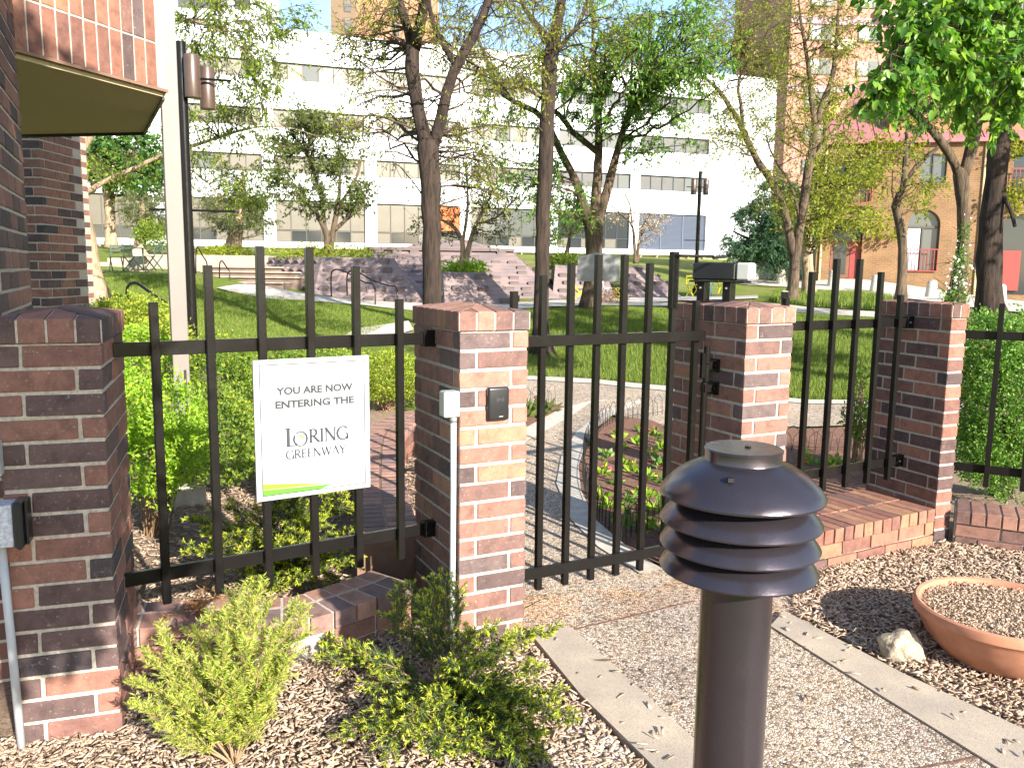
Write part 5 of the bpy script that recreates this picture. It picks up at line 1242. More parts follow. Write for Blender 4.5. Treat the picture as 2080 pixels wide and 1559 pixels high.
handrail('tall black handrail curving up the plaza steps beside the lamp post', [(-10.775, 28.5, 1.675), (-10.745, 28.5, 2.419), (-10.671, 28.5, 2.617), (-10.626, 28.8, 2.342), (-10.573, 29, 2.111), (-10.573, 29, 1.673)])
handrail('low black handrail on the front edge of the plaza steps', [(-9.384, 26.8, 1.519), (-9.366, 26.8, 2.018), (-9.297, 26.8, 2.189), (-9.084, 26.7, 1.943), (-9.025, 26.7, 1.836), (-8.996, 26.6, 1.247)])
handrail('left black handrail before the planter mound', [(-5.56, 25.6, 1.135), (-5.548, 25.6, 1.822), (-5.38, 25.6, 1.958), (-5.022, 25.3, 1.875), (-4.421, 24.9, 1.594), (-4.171, 24.8, 1.555), (-4.069, 24.7, 1.356), (-4.058, 24.6, 0.855)])
handrail('right black handrail running down to the middle pillar', [(-5.037, 25.4, 1.178), (-5.013, 25.4, 1.83), (-4.755, 25.3, 1.907), (-4.111, 24.8, 1.643), (-3.617, 24.4, 1.512), (-3.402, 24.3, 1.488), (-3.347, 24.2, 1.237), (-3.35, 24.2, 0.839)])
handrail('black handrail on the grass above the lime bushes', [(-6.688, 14.5, 1.403), (-6.684, 14.5, 1.632), (-6.612, 14.5, 1.717), (-6.493, 14.5, 1.71), (-6.16, 14.3, 1.542), (-5.848, 14.1, 1.395)], 0.026)
handrail('short black handrail beside the brick building far left', [(-15.668, 30, 2.299), (-15.636, 30, 2.818), (-15.523, 30, 2.958), (-15.409, 30, 2.821), (-15.422, 30, 2.302)])
M_LAMPIN = simple('lamp reflector amber', (0.55, 0.30, 0.14), 0.4)
M_LAMPB = simple('bronze lamp can', (0.075, 0.048, 0.036), 0.35, noise=0.2, scale=8, spec=0.5)
def lamp_post(label, base, H, zh, zb, rz, sc=1.0):
    t = thing('lamp_post', label, 'street lamp', base, rz, 'black lamp posts with twin cans')
    smooth_by_angle(MB().tube([(0, 0, -0.1), (0, 0, H)], [0.085, 0.075], 16).build('pole', M_BLACK, t))
    MB().tube([(0, 0, -0.1), (0, 0, 0.25)], 0.13, 16).build('base', M_BLACK, t)
    for k, (x, y, dz) in enumerate(((0.16, -0.12, 0.0), (0.34, 0.20, -0.10)) if sc < 2 else ((-0.25, 0, 0), (0.27, 0.05, 0))):
        c = MB().lathe([(0.115, -0.31), (0.118, -0.30), (0.118, 0.30), (0.11, 0.315), (0.0, 0.315)], (x, y, zh + dz), 20).build('lamp_can', M_LAMPB, t); smooth_by_angle(c)
        MB().lathe([(0.0, -0.30), (0.112, -0.30)], (x, y, zh + dz), 20).build('reflector', M_LAMPIN, c)
        MB().bar((0, 0, zh + dz), (x, y, zh + dz), 0.04, 0.04).build('bracket', M_BLACK, t)
    for z in (zh - 0.0, zb): MB().tube([(-0.55, 0, z), (0.72, 0, z)], 0.018, 8).build('banner_arm', M_BLACK, t)
    return t
lp = (-5.085, 13.2, 1.255)
lamp_post('near black lamp post with two can lights just right of the column', (lp[0], lp[1], gz(lp[0], lp[1])), (-5.014, 13.2, 5.388)[2] - gz(lp[0], lp[1]), (-4.991, 13.2, 4.865)[2] - gz(lp[0], lp[1]), (-5.019, 13.2, 2.885)[2] - gz(lp[0], lp[1]), 0.25)
lp = (7.611, 35, 1.435)
lamp_post('distant black lamp post with two can lights before the louvred opening', (lp[0], lp[1], gz(lp[0], lp[1])), (7.555, 35, 6.082)[2] - gz(lp[0], lp[1]), (7.542, 35, 5.451)[2] - gz(lp[0], lp[1]), (7.593, 35, 3.298)[2] - gz(lp[0], lp[1]), 0.05, 2.0)
# plaque on a post by the triple trunk
pq = (2.087, 20.6, 2.077)
pl = thing('park_plaque', 'grey arched park plaque on a post before the triple trunk', 'plaque', (pq[0], pq[1], gz(pq[0], pq[1])), math.radians(4))
M_PLQ = simple('weathered grey plaque back', (0.21, 0.21, 0.205), 0.7, noise=0.18, scale=6)
zb_, zt2, hw_ = (2.096, 20.6, 1.766)[2] - gz(pq[0], pq[1]), (2.08, 20.6, 2.363)[2] - gz(pq[0], pq[1]), 0.52
prof = [(-hw_, zb_), (hw_, zb_), (hw_, zt2 - 0.01)] + [(hw_ * (1 - i / 8), zt2 + 0.10 * math.sin(PI * 0.5 * i / 8) ** 2) for i in range(1, 9)] + [(-hw_ * i / 8, zt2 + 0.10 * math.cos(PI * 0.5 * i / 8) ** 2) for i in range(1, 9)]
V = [(x, -0.02, z) for x, z in prof] + [(x, 0.02, z) for x, z in prof]; n = len(prof)
MB().add(V, [tuple(range(n)), tuple(reversed(range(n, 2 * n)))] + [(i, n + i, n + (i + 1) % n, (i + 1) % n) for i in range(n)]).build('plate', M_PLQ, pl)
MB().box((0, 0.05, (zb_ + zt2) / 4), (0.09, 0.06, (zb_ + zt2) / 2 + 0.6)).build('post', M_PLQ, pl)
# concrete bollards along the sidewalk
cb0 = None
spots = [((18.962, 38, 0.913), 'largest concrete bollard on the sidewalk above the corner pillar'), ((17.715, 41, 1.102), 'concrete bollard on the sidewalk behind the tallest pickets'), ((16.746, 44, 1.288), 'concrete bollard on the sidewalk in front of the arched door'), ((14.986, 47, 1.338), 'leftmost concrete bollard by the twin trunks'), ((21.505, 37, 0.742), 'concrete bollard right of the thick dark trunk')]
for p, lab in spots:
    if cb0 is None:
        cb0 = tag(MB().lathe([(0.30, -0.2), (0.285, 0.0), (0.20, 0.74), (0.17, 0.80), (0.10, 0.83), (0.0, 0.835)], (0, 0, 0), 24).build('concrete_bollard', M_CONC, None), lab, 'bollard', 'concrete bollards along the sidewalk'); smooth_by_angle(cb0)
        o = cb0
    else:
        o = cb0.copy(); C.objects.link(o); o['label'] = lab
    o.location = (p[0], p[1], gz(p[0], p[1]))
mp_ = (8.605, 26.573, 0.964)
mk = thing('marker_post', 'short dark square marker post in the grass by the twin trunks', 'post', mp_)
MB().box((0, 0, 0.22), (0.17, 0.17, 0.5)).build('post', M_BLACK, mk, bevel=0.01); MB().box((0, 0, 0.475), (0.19, 0.19, 0.02)).build('cap', M_GALV, mk, bevel=0.004)
pp_ = (0.067, 21.368, 0.867)
mk2 = thing('path_light', 'small black path light on the lawn behind middle pillar', 'path light', pp_)
MB().box((0, 0, 0.18), (0.05, 0.05, 0.40)).build('stem', M_BLACK, mk2); MB().box((0, 0, 0.43), (0.20, 0.14, 0.15)).build('head', M_BLACK, mk2, bevel=0.012)
hy = (16.627, 49, 1.833)
fh = thing('standpipe', 'red standpipe beside the twin trunks near the house', 'standpipe', (hy[0], hy[1], gz(hy[0], hy[1])))
smooth_by_angle(MB().lathe([(0.16, -0.1), (0.16, 0.06), (0.10, 0.08), (0.10, 0.55), (0.13, 0.57), (0.13, 0.62), (0.09, 0.74), (0.0, 0.78)], (0, 0, 0), 16).build('barrel', M_RED, fh)); MB().tube([(-0.17, 0, 0.45), (0.17, 0, 0.45)], 0.055, 10).build('outlet', M_RED, fh)
# folding bistro chairs
M_CHY = simple('yellow chair paint', (0.62, 0.58, 0.03), 0.45); M_CHB = simple('sky blue chair paint', (0.16, 0.42, 0.58), 0.45); M_CHD = simple('dark chair paint', (0.07, 0.10, 0.07), 0.5); M_CHW = simple('pale chair paint', (0.55, 0.58, 0.62), 0.45)
CHM = {}
def chair(label, p, rz, mat):
    t = thing('folding_chair', label, 'chair', (p[0], p[1], gz(p[0], p[1]) + 0.03), rz, 'folding bistro chairs on the plaza')
    if mat.name not in CHM:
        d = {}
        d['leg'] = MB().bar((0, -0.22, 0), (0, 0.20, 0.46), 0.03, 0.03).bar((0, 0.20, 0.46), (0, 0.24, 0.84), 0.03, 0.03).mesh('leg', mat)
        d['cross_leg'] = MB().bar((0, 0.24, 0), (0, -0.18, 0.45), 0.03, 0.03).mesh('cross_leg', mat)
        d['seat_slat'] = MB().box((0, 0, 0), (0.38, 0.055, 0.018)).mesh('seat_slat', mat)
        d['back_slat'] = MB().box((0, 0, 0), (0.40, 0.018, 0.075)).mesh('back_slat', mat)
        CHM[mat.name] = d
    d = CHM[mat.name]
    for s in (-0.19, 0.19): inst('leg', d['leg'], t, (s, 0, 0)); inst('cross_leg', d['cross_leg'], t, (s * 0.86, 0, 0))
    for i in range(5): inst('seat_slat', d['seat_slat'], t, (0, -0.17 + i * 0.082, 0.455))
    for z in (0.66, 0.79): inst('back_slat', d['back_slat'], t, (0, 0.225, z))
    return t
chair('yellow folding chair in front of the distant lamp post', (7.206, 33.5, 0.991), 0.5, M_CHY)
chair('sky blue folding chair right of the distant lamp post', (7.788, 33.8, 0.968), -0.6, M_CHB)
chair('yellow folding chair half hidden behind the gate opener', (8.802, 35, 1), 2.6, M_CHY)
chair('yellow folding chair right of the grey plaque', (3.554, 28.5, 0.984), -1.2, M_CHY)
chair('pale folding chair below the grey plaque', (3.063, 28.3, 0.985), 0.7, M_CHW)
chair('yellow folding chair left of the triple trunk base', (2.287, 28.6, 0.998), 1.6, M_CHY)
chair('dark folding chair nearest the leaning trunk', (-12.737, 27, 1.789), 0.3, M_CHD)
chair('dark folding chair in the middle of the left plaza', (-12.288, 27.2, 1.81), 2.7, M_CHD)
chair('dark folding chair beside the steel column', (-11.48, 26.8, 1.79), -0.5, M_CHD)
tb_ = thing('cafe_table', 'small round table among the dark chairs at left', 'table', (lambda p: (p[0], p[1], gz(p[0], p[1]) + 0.03))((-12.1, 27.5, 1.827)))
MB().lathe([(0.0, 0.70), (0.33, 0.70), (0.34, 0.715), (0.33, 0.73), (0.0, 0.73)], (0, 0, 0), 24).build('top', M_CHD, tb_); MB().tube([(0, 0, 0), (0, 0, 0.7)], 0.03, 8).build('stem', M_CHD, tb_); MB().box((0, 0, 0.015), (0.42, 0.42, 0.03)).build('base', M_CHD, tb_)
bq = (-13.372, 25.5, 1.847)
rock('rounded pale boulder behind the leaning trunk', (bq[0], bq[1], gz(bq[0], bq[1]) + 0.15), (0.55, 0.4, 0.45), 8.7)
# pale standing stone by the chairs
bq = (-12.666, 28.5, 1.983)
rock('upright tan boulder beside the dark chairs', (bq[0], bq[1], gz(bq[0], bq[1]) + 0.25), (0.32, 0.28, 0.55), 5.2)

# wire hoop edging around the flower beds
def hoops(label, pts, h=0.30):
    t = thing('hoop_edging', label, 'garden edging', (0, 0, 0), 0, 'wire hoop edging round the flower beds')
    P = arc_pts([p[:2] for p in pts], 0.085)
    Z_ = ground_z(P[:, 0], P[:, 1]); mb = MB()
    for i in range(len(P) - 2):
        a, b = P[i], P[i + 2]; hh = h * (1.0 if i % 2 == 0 else 0.78); q = []
        for k in range(11):
            f = k / 10; s_ = math.sin(PI * f)
            xy = a + (b - a) * f
            zz = hh - 0.09 + 0.09 * s_ if 0 < k < 10 else 0
            q.append((xy[0], xy[1], Z_[i] + zz))
        mb.tube(q, 0.0032, 4, False)
        if i % 30 == 29 or i == len(P) - 3: mb.build('hoop', M_IRON, t); mb = MB()
    MB().tube([(p[0], p[1], z + 0.06) for p, z in zip(P, Z_)], 0.0028, 4, False).build('wire', M_IRON, t)
hoops('hoop edging along the curved inner path left of the flowers', [(0.871, 6.023, 0), (0.722, 6.632, 0), (0.688, 7.513, 0), (0.749, 8.479, 0), (0.933, 9.586, 0), (1.33, 10.744, 0), (2.067, 11.257, 0)])
hoops('hoop edging just behind the gate at the front of flowers', [(0.784, 5.975, 0), (1.016, 6.297, 0), (1.309, 6.629, 0)], 0.32)
hoops('hoop edging between the opener pillar and corner pillar', [(2.946, 9.366, 0.015), (3.38, 9.315, 0.014), (3.838, 9.336, 0.015), (4.328, 9.427, 0.019)], 0.30)
hoops('hoop edging beside the gate latch by the small bed', [(0.141, 11.394, 0.069), (0.422, 11.627, 0.074), (0.629, 11.856, 0.081)], 0.34)
# ------------------------------------------------------------------ vegetation builders
def unit(A): return A / np.maximum(np.linalg.norm(A, axis=-1, keepdims=True), 1e-9)
def rand_dirs(n): return unit(rng.normal(size=(n, 3)))
def leaf_mesh(name, P, D, L, W, mat, parent=None, droop=0.0, big=False, flatness=0.0):
    """one rhombic (or, when big, pointed six-corner) leaf per row: base P, axis D, length L, width W"""
    P = np.asarray(P); n = len(P); D = unit(np.asarray(D) + np.array([0, 0, -droop]))
    U = rand_dirs(n) * (1 - flatness) + np.array([0, 0, flatness]); S = unit(np.cross(D, U)); N = np.cross(S, D)
    L = np.broadcast_to(L, n)[:, None]; W = np.broadcast_to(W, n)[:, None]
    if big:
        pts = [P, P + D * L * .30 + S * W * .46 + N * W * .12, P + D * L * .66 + S * W * .38 + N * W * .10, P + D * L - N * L * .06, P + D * L * .66 - S * W * .38 + N * W * .10, P + D * L * .30 - S * W * .46 + N * W * .12]
        V = np.stack(pts, 1).reshape(-1, 3); F = np.array([(0, 1, 2, 3), (0, 3, 4, 5)])
        Fc = (np.arange(n)[:, None, None] * 6 + F[None]).reshape(-1, 4)
    else:
        pts = [P, P + D * L * .48 + S * W * .5, P + D * L, P + D * L * .48 - S * W * .5]
        V = np.stack(pts, 1).reshape(-1, 3); Fc = np.arange(n * 4).reshape(-1, 4)
    return mesh_np(name, V, Fc, mat, parent)
def seg_mesh(name, A, B, r0, r1, mat, parent=None):
    A = np.asarray(A); B = np.asarray(B); n = len(A); D = unit(B - A)
    ref = np.where(np.abs(D[:, 2:3]) > 0.9, np.array([[1., 0, 0]]), np.array([[0, 0, 1.]]))
    S = unit(np.cross(D, ref)); T = np.cross(D, S)
    r0 = np.broadcast_to(r0, n)[:, None]; r1 = np.broadcast_to(r1, n)[:, None]; V = []
    for Q, r in ((A, r0), (B, r1)):
        for k in range(3):
            a = 2 * PI * k / 3; V.append(Q + (S * math.cos(a) + T * math.sin(a)) * r)
    V = np.stack(V, 1).reshape(-1, 3)
    F = np.array([(0, 1, 4, 3), (1, 2, 5, 4), (2, 0, 3, 5)])
    return mesh_np(name, V, (np.arange(n)[:, None, None] * 6 + F[None]).reshape(-1, 4), mat, parent)
def limb_tubes(limbs, sides=10, rough=0.07, flare=1.0, rs=1.0):
    mb = MB(); nodes = []
    for li, l in enumerate(limbs):
        q = arc_pts(l, max(0.10, min(0.30, l[0][3] * 2.2)))
        if len(q) < 3: q = arc_pts(l, 0.06)
        R = np.maximum(q[:, 3] * rs, 0.004)
        if li == 0 and flare > 1:
            h = np.clip(1 - (q[:, 2] - q[0, 2]) / (4.0 * R[0]), 0, 1); R = R * (1 + (flare - 1) * h ** 2)
        if l[-1][3] < 0.5 * l[0][3]: R = R * np.clip((1.02 - np.linspace(0, 1, len(R))) / 0.3, 0.3, 1)
        R = R * (1 + rng.normal(0, rough, len(R)) * 0.5)
        q[:, :3] += rng.normal(0, 1, (len(q), 3)) * (R * 0.06)[:, None]
        P = [p[:3] for p in q]; d = unit((q[-1, :3] - q[-2, :3])[None])[0]; r = R[-1]; RR = [float(x) for x in R]
        if r > 0.03:
            for f in (0.5, 0.85, 0.98): P.append(q[-1, :3] + d * r * f * 1.1); RR.append(float(r * math.sqrt(1 - f * f)))
        mb.tube([tuple(p) for p in P], RR, sides if l[0][3] > 0.05 else 6)
        nodes.append(np.column_stack([q[:, :3], R]))
    return mb, np.vstack(nodes)
def grow(nodes, ells, twig_r=0.006, twig_len=0.45, per=9, leaf=(0.05, 0.10), wr=0.35, nleaf=12, droop=0.25, spread=0.7):
    """branches from the limbs into the given ellipsoids, twigs along them, leaves along the twigs"""
    A, B, R0, R1, LP, LD = [], [], [], [], [], []
    for (cx, cy, cz, rx, ry, rz), nb in ells:
        for _ in range(nb):
            d = rand_dirs(1)[0] * rng.uniform(0.25, 1.0) ** 0.45
            tgt = np.array([cx, cy, cz]) + d * np.array([rx, ry, rz])
            dist = np.linalg.norm(nodes[:, :3] - tgt, axis=1) + np.where(nodes[:, 2] > tgt[2] + 0.3, 0.5, 0) + rng.uniform(0, 0.9, len(nodes))
            s = nodes[np.argmin(dist)]; p0 = s[:3]; v = tgt - p0; L = np.linalg.norm(v)
            r = min(s[3] * 0.6, 0.006 + 0.010 * L)
            m = max(3, int(L / 0.35)); mid = rng.normal(0, 0.13 * L, 3); mid[2] += 0.10 * L
            T = np.linspace(0, 1, m + 1)[:, None]
            C_ = p0 + v * T + mid * (T * (1 - T) * 2) + rng.normal(0, 0.03 * min(L, 2), (m + 1, 3)) * np.minimum(T * 4, 1)
            for i in range(m):
                A.append(C_[i]); B.append(C_[i + 1]); R0.append(max(.004, r * (1 - i / m * .8))); R1.append(max(.0035, r * (1 - (i + 1) / m * .8)))
            for _k in range(per):
                t_ = rng.uniform(0.35, 1.0) ** 0.7 * m; i = min(int(t_), m - 1); q = C_[i] + (C_[i + 1] - C_[i]) * (t_ - i)
                dr = unit(v / L * 0.5 + rand_dirs(1)[0] * spread + np.array([0, 0, -droop * 0.5])); tl = twig_len * rng.uniform(0.5, 1.2)
                k = 3; prev = q
                for j in range(k):
                    dr = unit(dr + rng.normal(0, 0.18, 3) + np.array([0, 0, -droop * 0.22])); nx_ = prev + dr * tl / k
                    A.append(prev); B.append(nx_); R0.append(twig_r * (1 - j / k * .6)); R1.append(twig_r * (1 - (j + 1) / k * .6))
                    nn = max(1, nleaf // k)
                    f = rng.uniform(0, 1, (nn, 1)); LP.append(prev + (nx_ - prev) * f + rng.normal(0, 0.015, (nn, 3)))
                    LD.append(unit(dr * 0.6 + rng.normal(0, 0.65, (nn, 3)))); prev = nx_
    LP = np.vstack(LP); LD = np.vstack(LD); LL = rng.uniform(leaf[0], leaf[1], len(LP))
    return (np.array(A), np.array(B), np.array(R0), np.array(R1)), (LP, LD, LL, LL * wr)
def tree(label, limbs, ells, bark, leafm, name='locust_tree', group=None, flare=1.3, sides=12, rs=0.66, twig=M_TWIG, big=False, droop=0.25, leaf_droop=0.25, **kw):
    b = limbs[0][0]
    t = thing(name, label, 'tree', (b[0], b[1], b[2]), 0, group)
    mb, nodes = limb_tubes(limbs, sides, flare=flare, rs=rs)
    tr = mb.build('trunk', bark, t, smooth=True); tr.location = (-b[0], -b[1], -b[2])
    if ells:
        sg_, lf = grow(nodes, ells, droop=droop, **kw)
        o = seg_mesh('branches', *sg_, twig, t); o.location = tr.location
        o = leaf_mesh('crown', *lf, leafm, t, droop=leaf_droop, big=big); o.location = tr.location
    return t

GT = 'honey locust trees on the lawn'
# T5 forked tree behind the middle pillar
tree('dark forked tree right behind the middle brick pillar', [
  [(-1.298, 13.6, 0.796, 0.265), (-1.313, 13.6, 1.519, 0.241), (-1.321, 13.6, 2.074, 0.233), (-1.328, 13.6, 2.778, 0.229), (-1.35, 13.6, 3.472, 0.249), (-1.389, 13.6, 3.929, 0.265)],
  [(-1.405, 13.6, 3.837, 0.193), (-1.466, 13.6, 4.193, 0.169), (-1.551, 13.6, 4.567, 0.161), (-1.618, 13.6, 5.051, 0.169), (-1.617, 13.6, 5.457, 0.185)],
  [(-1.617, 13.6, 5.42, 0.145), (-1.707, 13.6, 5.785, 0.113), (-1.812, 13.6, 6.111, 0.096), (-1.938, 13.6, 6.65, 0.088), (-2.046, 13.6, 7.289, 0.072)],
  [(-1.586, 13.6, 5.42, 0.137), (-1.467, 13.3, 5.705, 0.126), (-1.367, 13, 5.971, 0.115), (-1.303, 12.6, 6.45, 0.089)],
  [(-1.326, 13.6, 3.892, 0.161), (-1.201, 13.6, 4.218, 0.145), (-1.116, 13.6, 4.61, 0.129), (-1.047, 13.6, 4.946, 0.129), (-0.909, 13.6, 5.207, 0.129), (-0.718, 13.6, 5.541, 0.121), (-0.513, 13.6, 5.945, 0.104), (-0.38, 13.6, 6.381, 0.096), (-0.272, 13.6, 7.026, 0.072)],
  [(-0.924, 13.6, 5.17, 0.08), (-1.102, 13.6, 5.426, 0.072), (-1.263, 13.6, 5.717, 0.06), (-1.354, 13.6, 6.08, 0.052), (-1.384, 13.6, 6.585, 0.04)],
  [(-1.101, 13.6, 4.722, 0.04), (-1.256, 13.2, 4.75, 0.031), (-1.374, 12.9, 4.828, 0.023), (-1.558, 12.6, 4.554, 0.019)]],
  [((-2.288, 14.5, 4.926, 0.771, 1.6, 1.285), 38), ((-0.626, 14.2, 5.196, 0.923, 1.6, 1.595), 40), ((-1.174, 14, 6.127, 1.655, 1.8, 0.662), 30), ((-2.691, 14.5, 5.632, 0.514, 1, 0.771), 14), ((-0.289, 14.2, 3.708, 0.504, 1, 0.671), 12)],
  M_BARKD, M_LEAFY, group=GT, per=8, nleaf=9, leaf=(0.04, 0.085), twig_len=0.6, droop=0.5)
# T6 straight dark trunk
tree('straight dark trunk standing just right of the middle pillar', [
  [(0.581, 16.5, 0.34, 0.361), (0.556, 16.5, 0.654, 0.263), (0.558, 16.5, 1.142, 0.229), (0.564, 16.5, 1.914, 0.219), (0.565, 16.5, 2.96, 0.219), (0.593, 16.5, 4.08, 0.229), (0.62, 16.5, 5.27, 0.219), (0.672, 16.5, 5.991, 0.224), (0.779, 16.5, 6.704, 0.185), (0.919, 16.5, 7.583, 0.166), (1.03, 16.5, 8.789, 0.127)],
  [(0.649, 16.5, 6.214, 0.127), (0.457, 16.5, 6.523, 0.098), (0.193, 16.5, 6.83, 0.073), (0.002, 16.5, 7.223, 0.059)], [(0.573, 16.5, 5.225, 0.049), (0.355, 16.5, 5.358, 0.039), (0.119, 16.5, 5.464, 0.034), (-0.256, 16.5, 5.423, 0.024), (-0.819, 16.5, 5.434, 0.02)],
  [(0.726, 16.5, 6.081, 0.078), (0.945, 16.5, 6.351, 0.059), (1.216, 16.5, 6.709, 0.049), (1.386, 16.5, 7.326, 0.039)]],
  [((-0.166, 16, 6.122, 1.135, 1.5, 1.135), 36), ((1.22, 16.5, 6.532, 1.17, 1.5, 1.073), 30), ((0.271, 16.5, 7.749, 1.95, 2, 0.78), 14)],
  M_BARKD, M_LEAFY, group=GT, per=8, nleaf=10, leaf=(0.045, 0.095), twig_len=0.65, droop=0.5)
# T7 tree with three limbs
tree('pale triple limbed tree behind the gate with dense green foliage', [
  [(1.986, 22, 0.959, 0.364), (2.025, 22, 1.501, 0.299), (2.076, 22, 2.014, 0.286), (2.099, 22, 2.65, 0.338), (2.071, 22, 3.217, 0.39)],
  [(1.997, 22, 3.128, 0.26), (1.831, 22, 3.653, 0.195), (1.614, 22, 4.211, 0.169), (1.323, 22, 4.764, 0.15), (1.034, 22, 5.314, 0.137), (0.748, 22, 5.799, 0.124), (0.391, 22, 6.098, 0.111), (0.038, 22, 6.215, 0.104), (-0.467, 22, 6.571, 0.085), (-0.785, 22, 7.286, 0.072), (-1.039, 22, 7.996, 0.065), (-1.474, 22, 8.462, 0.052)],
  [(2.084, 22, 3.217, 0.26), (2.118, 22, 3.906, 0.208), (2.146, 22, 4.774, 0.169), (2.148, 22, 5.632, 0.143), (2.088, 22, 6.48, 0.124), (1.97, 22, 7.199, 0.098), (1.924, 22, 8.031, 0.072), (1.848, 22, 9.086, 0.052)],
  [(2.16, 22, 3.256, 0.247), (2.312, 22, 3.784, 0.195), (2.472, 22, 4.407, 0.169), (2.654, 22, 5.149, 0.143), (2.858, 22, 5.884, 0.13), (3.043, 22, 6.371, 0.111), (3.398, 22, 6.977, 0.085), (3.877, 22, 7.52, 0.072), (4.726, 22, 8.004, 0.059), (5.573, 22, 8.427, 0.046)],
  [(2.127, 22, 5.02, 0.13), (1.753, 22, 5.322, 0.13), (1.432, 22, 5.563, 0.117), (1.173, 22, 5.925, 0.104), (0.919, 22, 6.043, 0.078), (0.661, 22, 6.464, 0.059), (0.282, 22, 6.7, 0.046)],
  [(-0.088, 22, 6.274, 0.078), (-0.459, 21.5, 6.703, 0.07), (-0.879, 21.2, 7.439, 0.063), (-1.053, 21, 8.063, 0.056)]],
  [((2.349, 19.5, 6.409, 1.498, 2, 1.152), 44), ((1.664, 19.5, 7.245, 1.268, 2, 0.864), 26), ((3.446, 19, 7.031, 1.572, 2, 0.954), 46), ((4.228, 19, 6.32, 0.674, 1.5, 0.561), 12), ((1.709, 21, 6.16, 0.745, 1.2, 0.745), 14), ((0.184, 22, 4.751, 1.17, 1.5, 1.17), 22), ((1.346, 22, 3.647, 0.91, 1.2, 0.78), 16), ((3.404, 21, 5.602, 1.117, 1.5, 0.869), 20), ((-0.326, 21, 6.367, 0.993, 1.5, 0.993), 14)],
  M_BARKM, M_LEAFT, group=GT, per=9, nleaf=12, leaf=(0.07, 0.14), wr=0.36, twig_len=0.6, droop=0.5, leaf_droop=0.5)
# T8, T9 twin trunks
tree('slim pale trunk of the front twin tree with many fine upright twigs', [
  [(9.309, 28, 1.007, 0.331), (9.324, 28, 1.597, 0.265), (9.342, 28, 2.41, 0.248), (9.425, 28, 3.217, 0.223), (9.484, 28, 3.858, 0.215), (9.543, 28, 4.495, 0.215), (9.609, 28, 5.286, 0.207), (9.706, 28, 6.07, 0.199), (9.77, 28, 6.848, 0.182)],
  [(9.3, 28, 2.571, 0.215), (9.09, 28, 3.373, 0.215), (8.886, 28, 4.09, 0.199), (8.575, 28, 4.721, 0.19), (8.222, 28, 5.269, 0.174), (7.875, 28, 5.736, 0.165), (7.466, 28, 6.511, 0.149), (7.084, 28, 7.126, 0.124), (6.707, 28, 7.66, 0.116), (6.24, 28, 8.115, 0.091), (5.671, 28, 8.413, 0.066), (5.101, 28, 8.787, 0.05)],
  [(9.743, 28, 6.771, 0.149), (9.579, 28, 7.617, 0.124), (9.468, 28, 8.382, 0.108), (9.271, 28, 9.29, 0.091), (9.059, 28, 10.189, 0.066), (8.91, 28, 11.378, 0.05)], [(9.786, 28, 6.849, 0.149), (9.966, 28, 7.545, 0.132), (10.208, 28, 8.238, 0.116), (10.26, 28, 9.15, 0.091), (10.279, 28, 10.054, 0.074), (10.229, 28, 11.541, 0.05)],
  [(7.433, 28, 6.542, 0.091), (7.331, 28, 7.283, 0.083), (7.198, 28, 8.049, 0.066), (7.469, 28, 8.966, 0.05)], [(9.445, 28, 3.698, 0.083), (9.104, 28, 4.807, 0.066), (8.576, 28, 5.588, 0.058), (8.252, 28, 6.209, 0.05), (8.13, 28, 6.984, 0.041)]],
  [((9.35, 28, 9.291, 1.903, 2.2, 2.069), 100), ((7.183, 28, 8.355, 1.82, 2, 2.482), 90), ((6.327, 28, 9.708, 1.489, 2, 1.158), 40), ((6.292, 28, 6.962, 0.993, 1.6, 1.489), 18), ((8.577, 27.5, 6.14, 1.625, 1.8, 0.975), 28), ((8.18, 27.5, 4.748, 0.975, 1.4, 0.975), 14)],
  M_BARKM, M_LEAFY, group=GT, per=8, nleaf=9, leaf=(0.06, 0.13), twig_len=0.9, droop=0.35)
tree('thicker pale trunk just behind the slim twin tree', [
  [(10.951, 31, 1.085, 0.421), (10.864, 31, 1.916, 0.33), (10.745, 31, 2.99, 0.302), (10.608, 31, 4.053, 0.275), (10.663, 31, 4.934, 0.238), (10.877, 31, 5.81, 0.22), (11.101, 31, 6.506, 0.183), (11.459, 31, 7.027, 0.156), (11.915, 31, 7.633, 0.128), (12.41, 31, 8.15, 0.101), (12.732, 31, 8.579, 0.073)],
  [(10.673, 31, 4.759, 0.165), (10.799, 31, 5.635, 0.147), (11.126, 31, 6.679, 0.119), (11.202, 31, 7.71, 0.092), (11.302, 31, 8.901, 0.073)]],
  [((10.948, 29, 5.25, 1.371, 1.6, 1.2), 26), ((10.183, 29, 4.092, 1.371, 1.6, 1.028), 22), ((11.878, 30, 7.374, 1.418, 1.8, 1.418), 24), ((9.582, 31, 8.202, 1.649, 1.8, 1.649), 16), ((11.538, 29, 3.943, 1.2, 1.2, 0.857), 14)],
  M_BARKL, M_LEAFY, group=GT, per=8, nleaf=12, leaf=(0.08, 0.17), twig_len=0.8, droop=0.5)
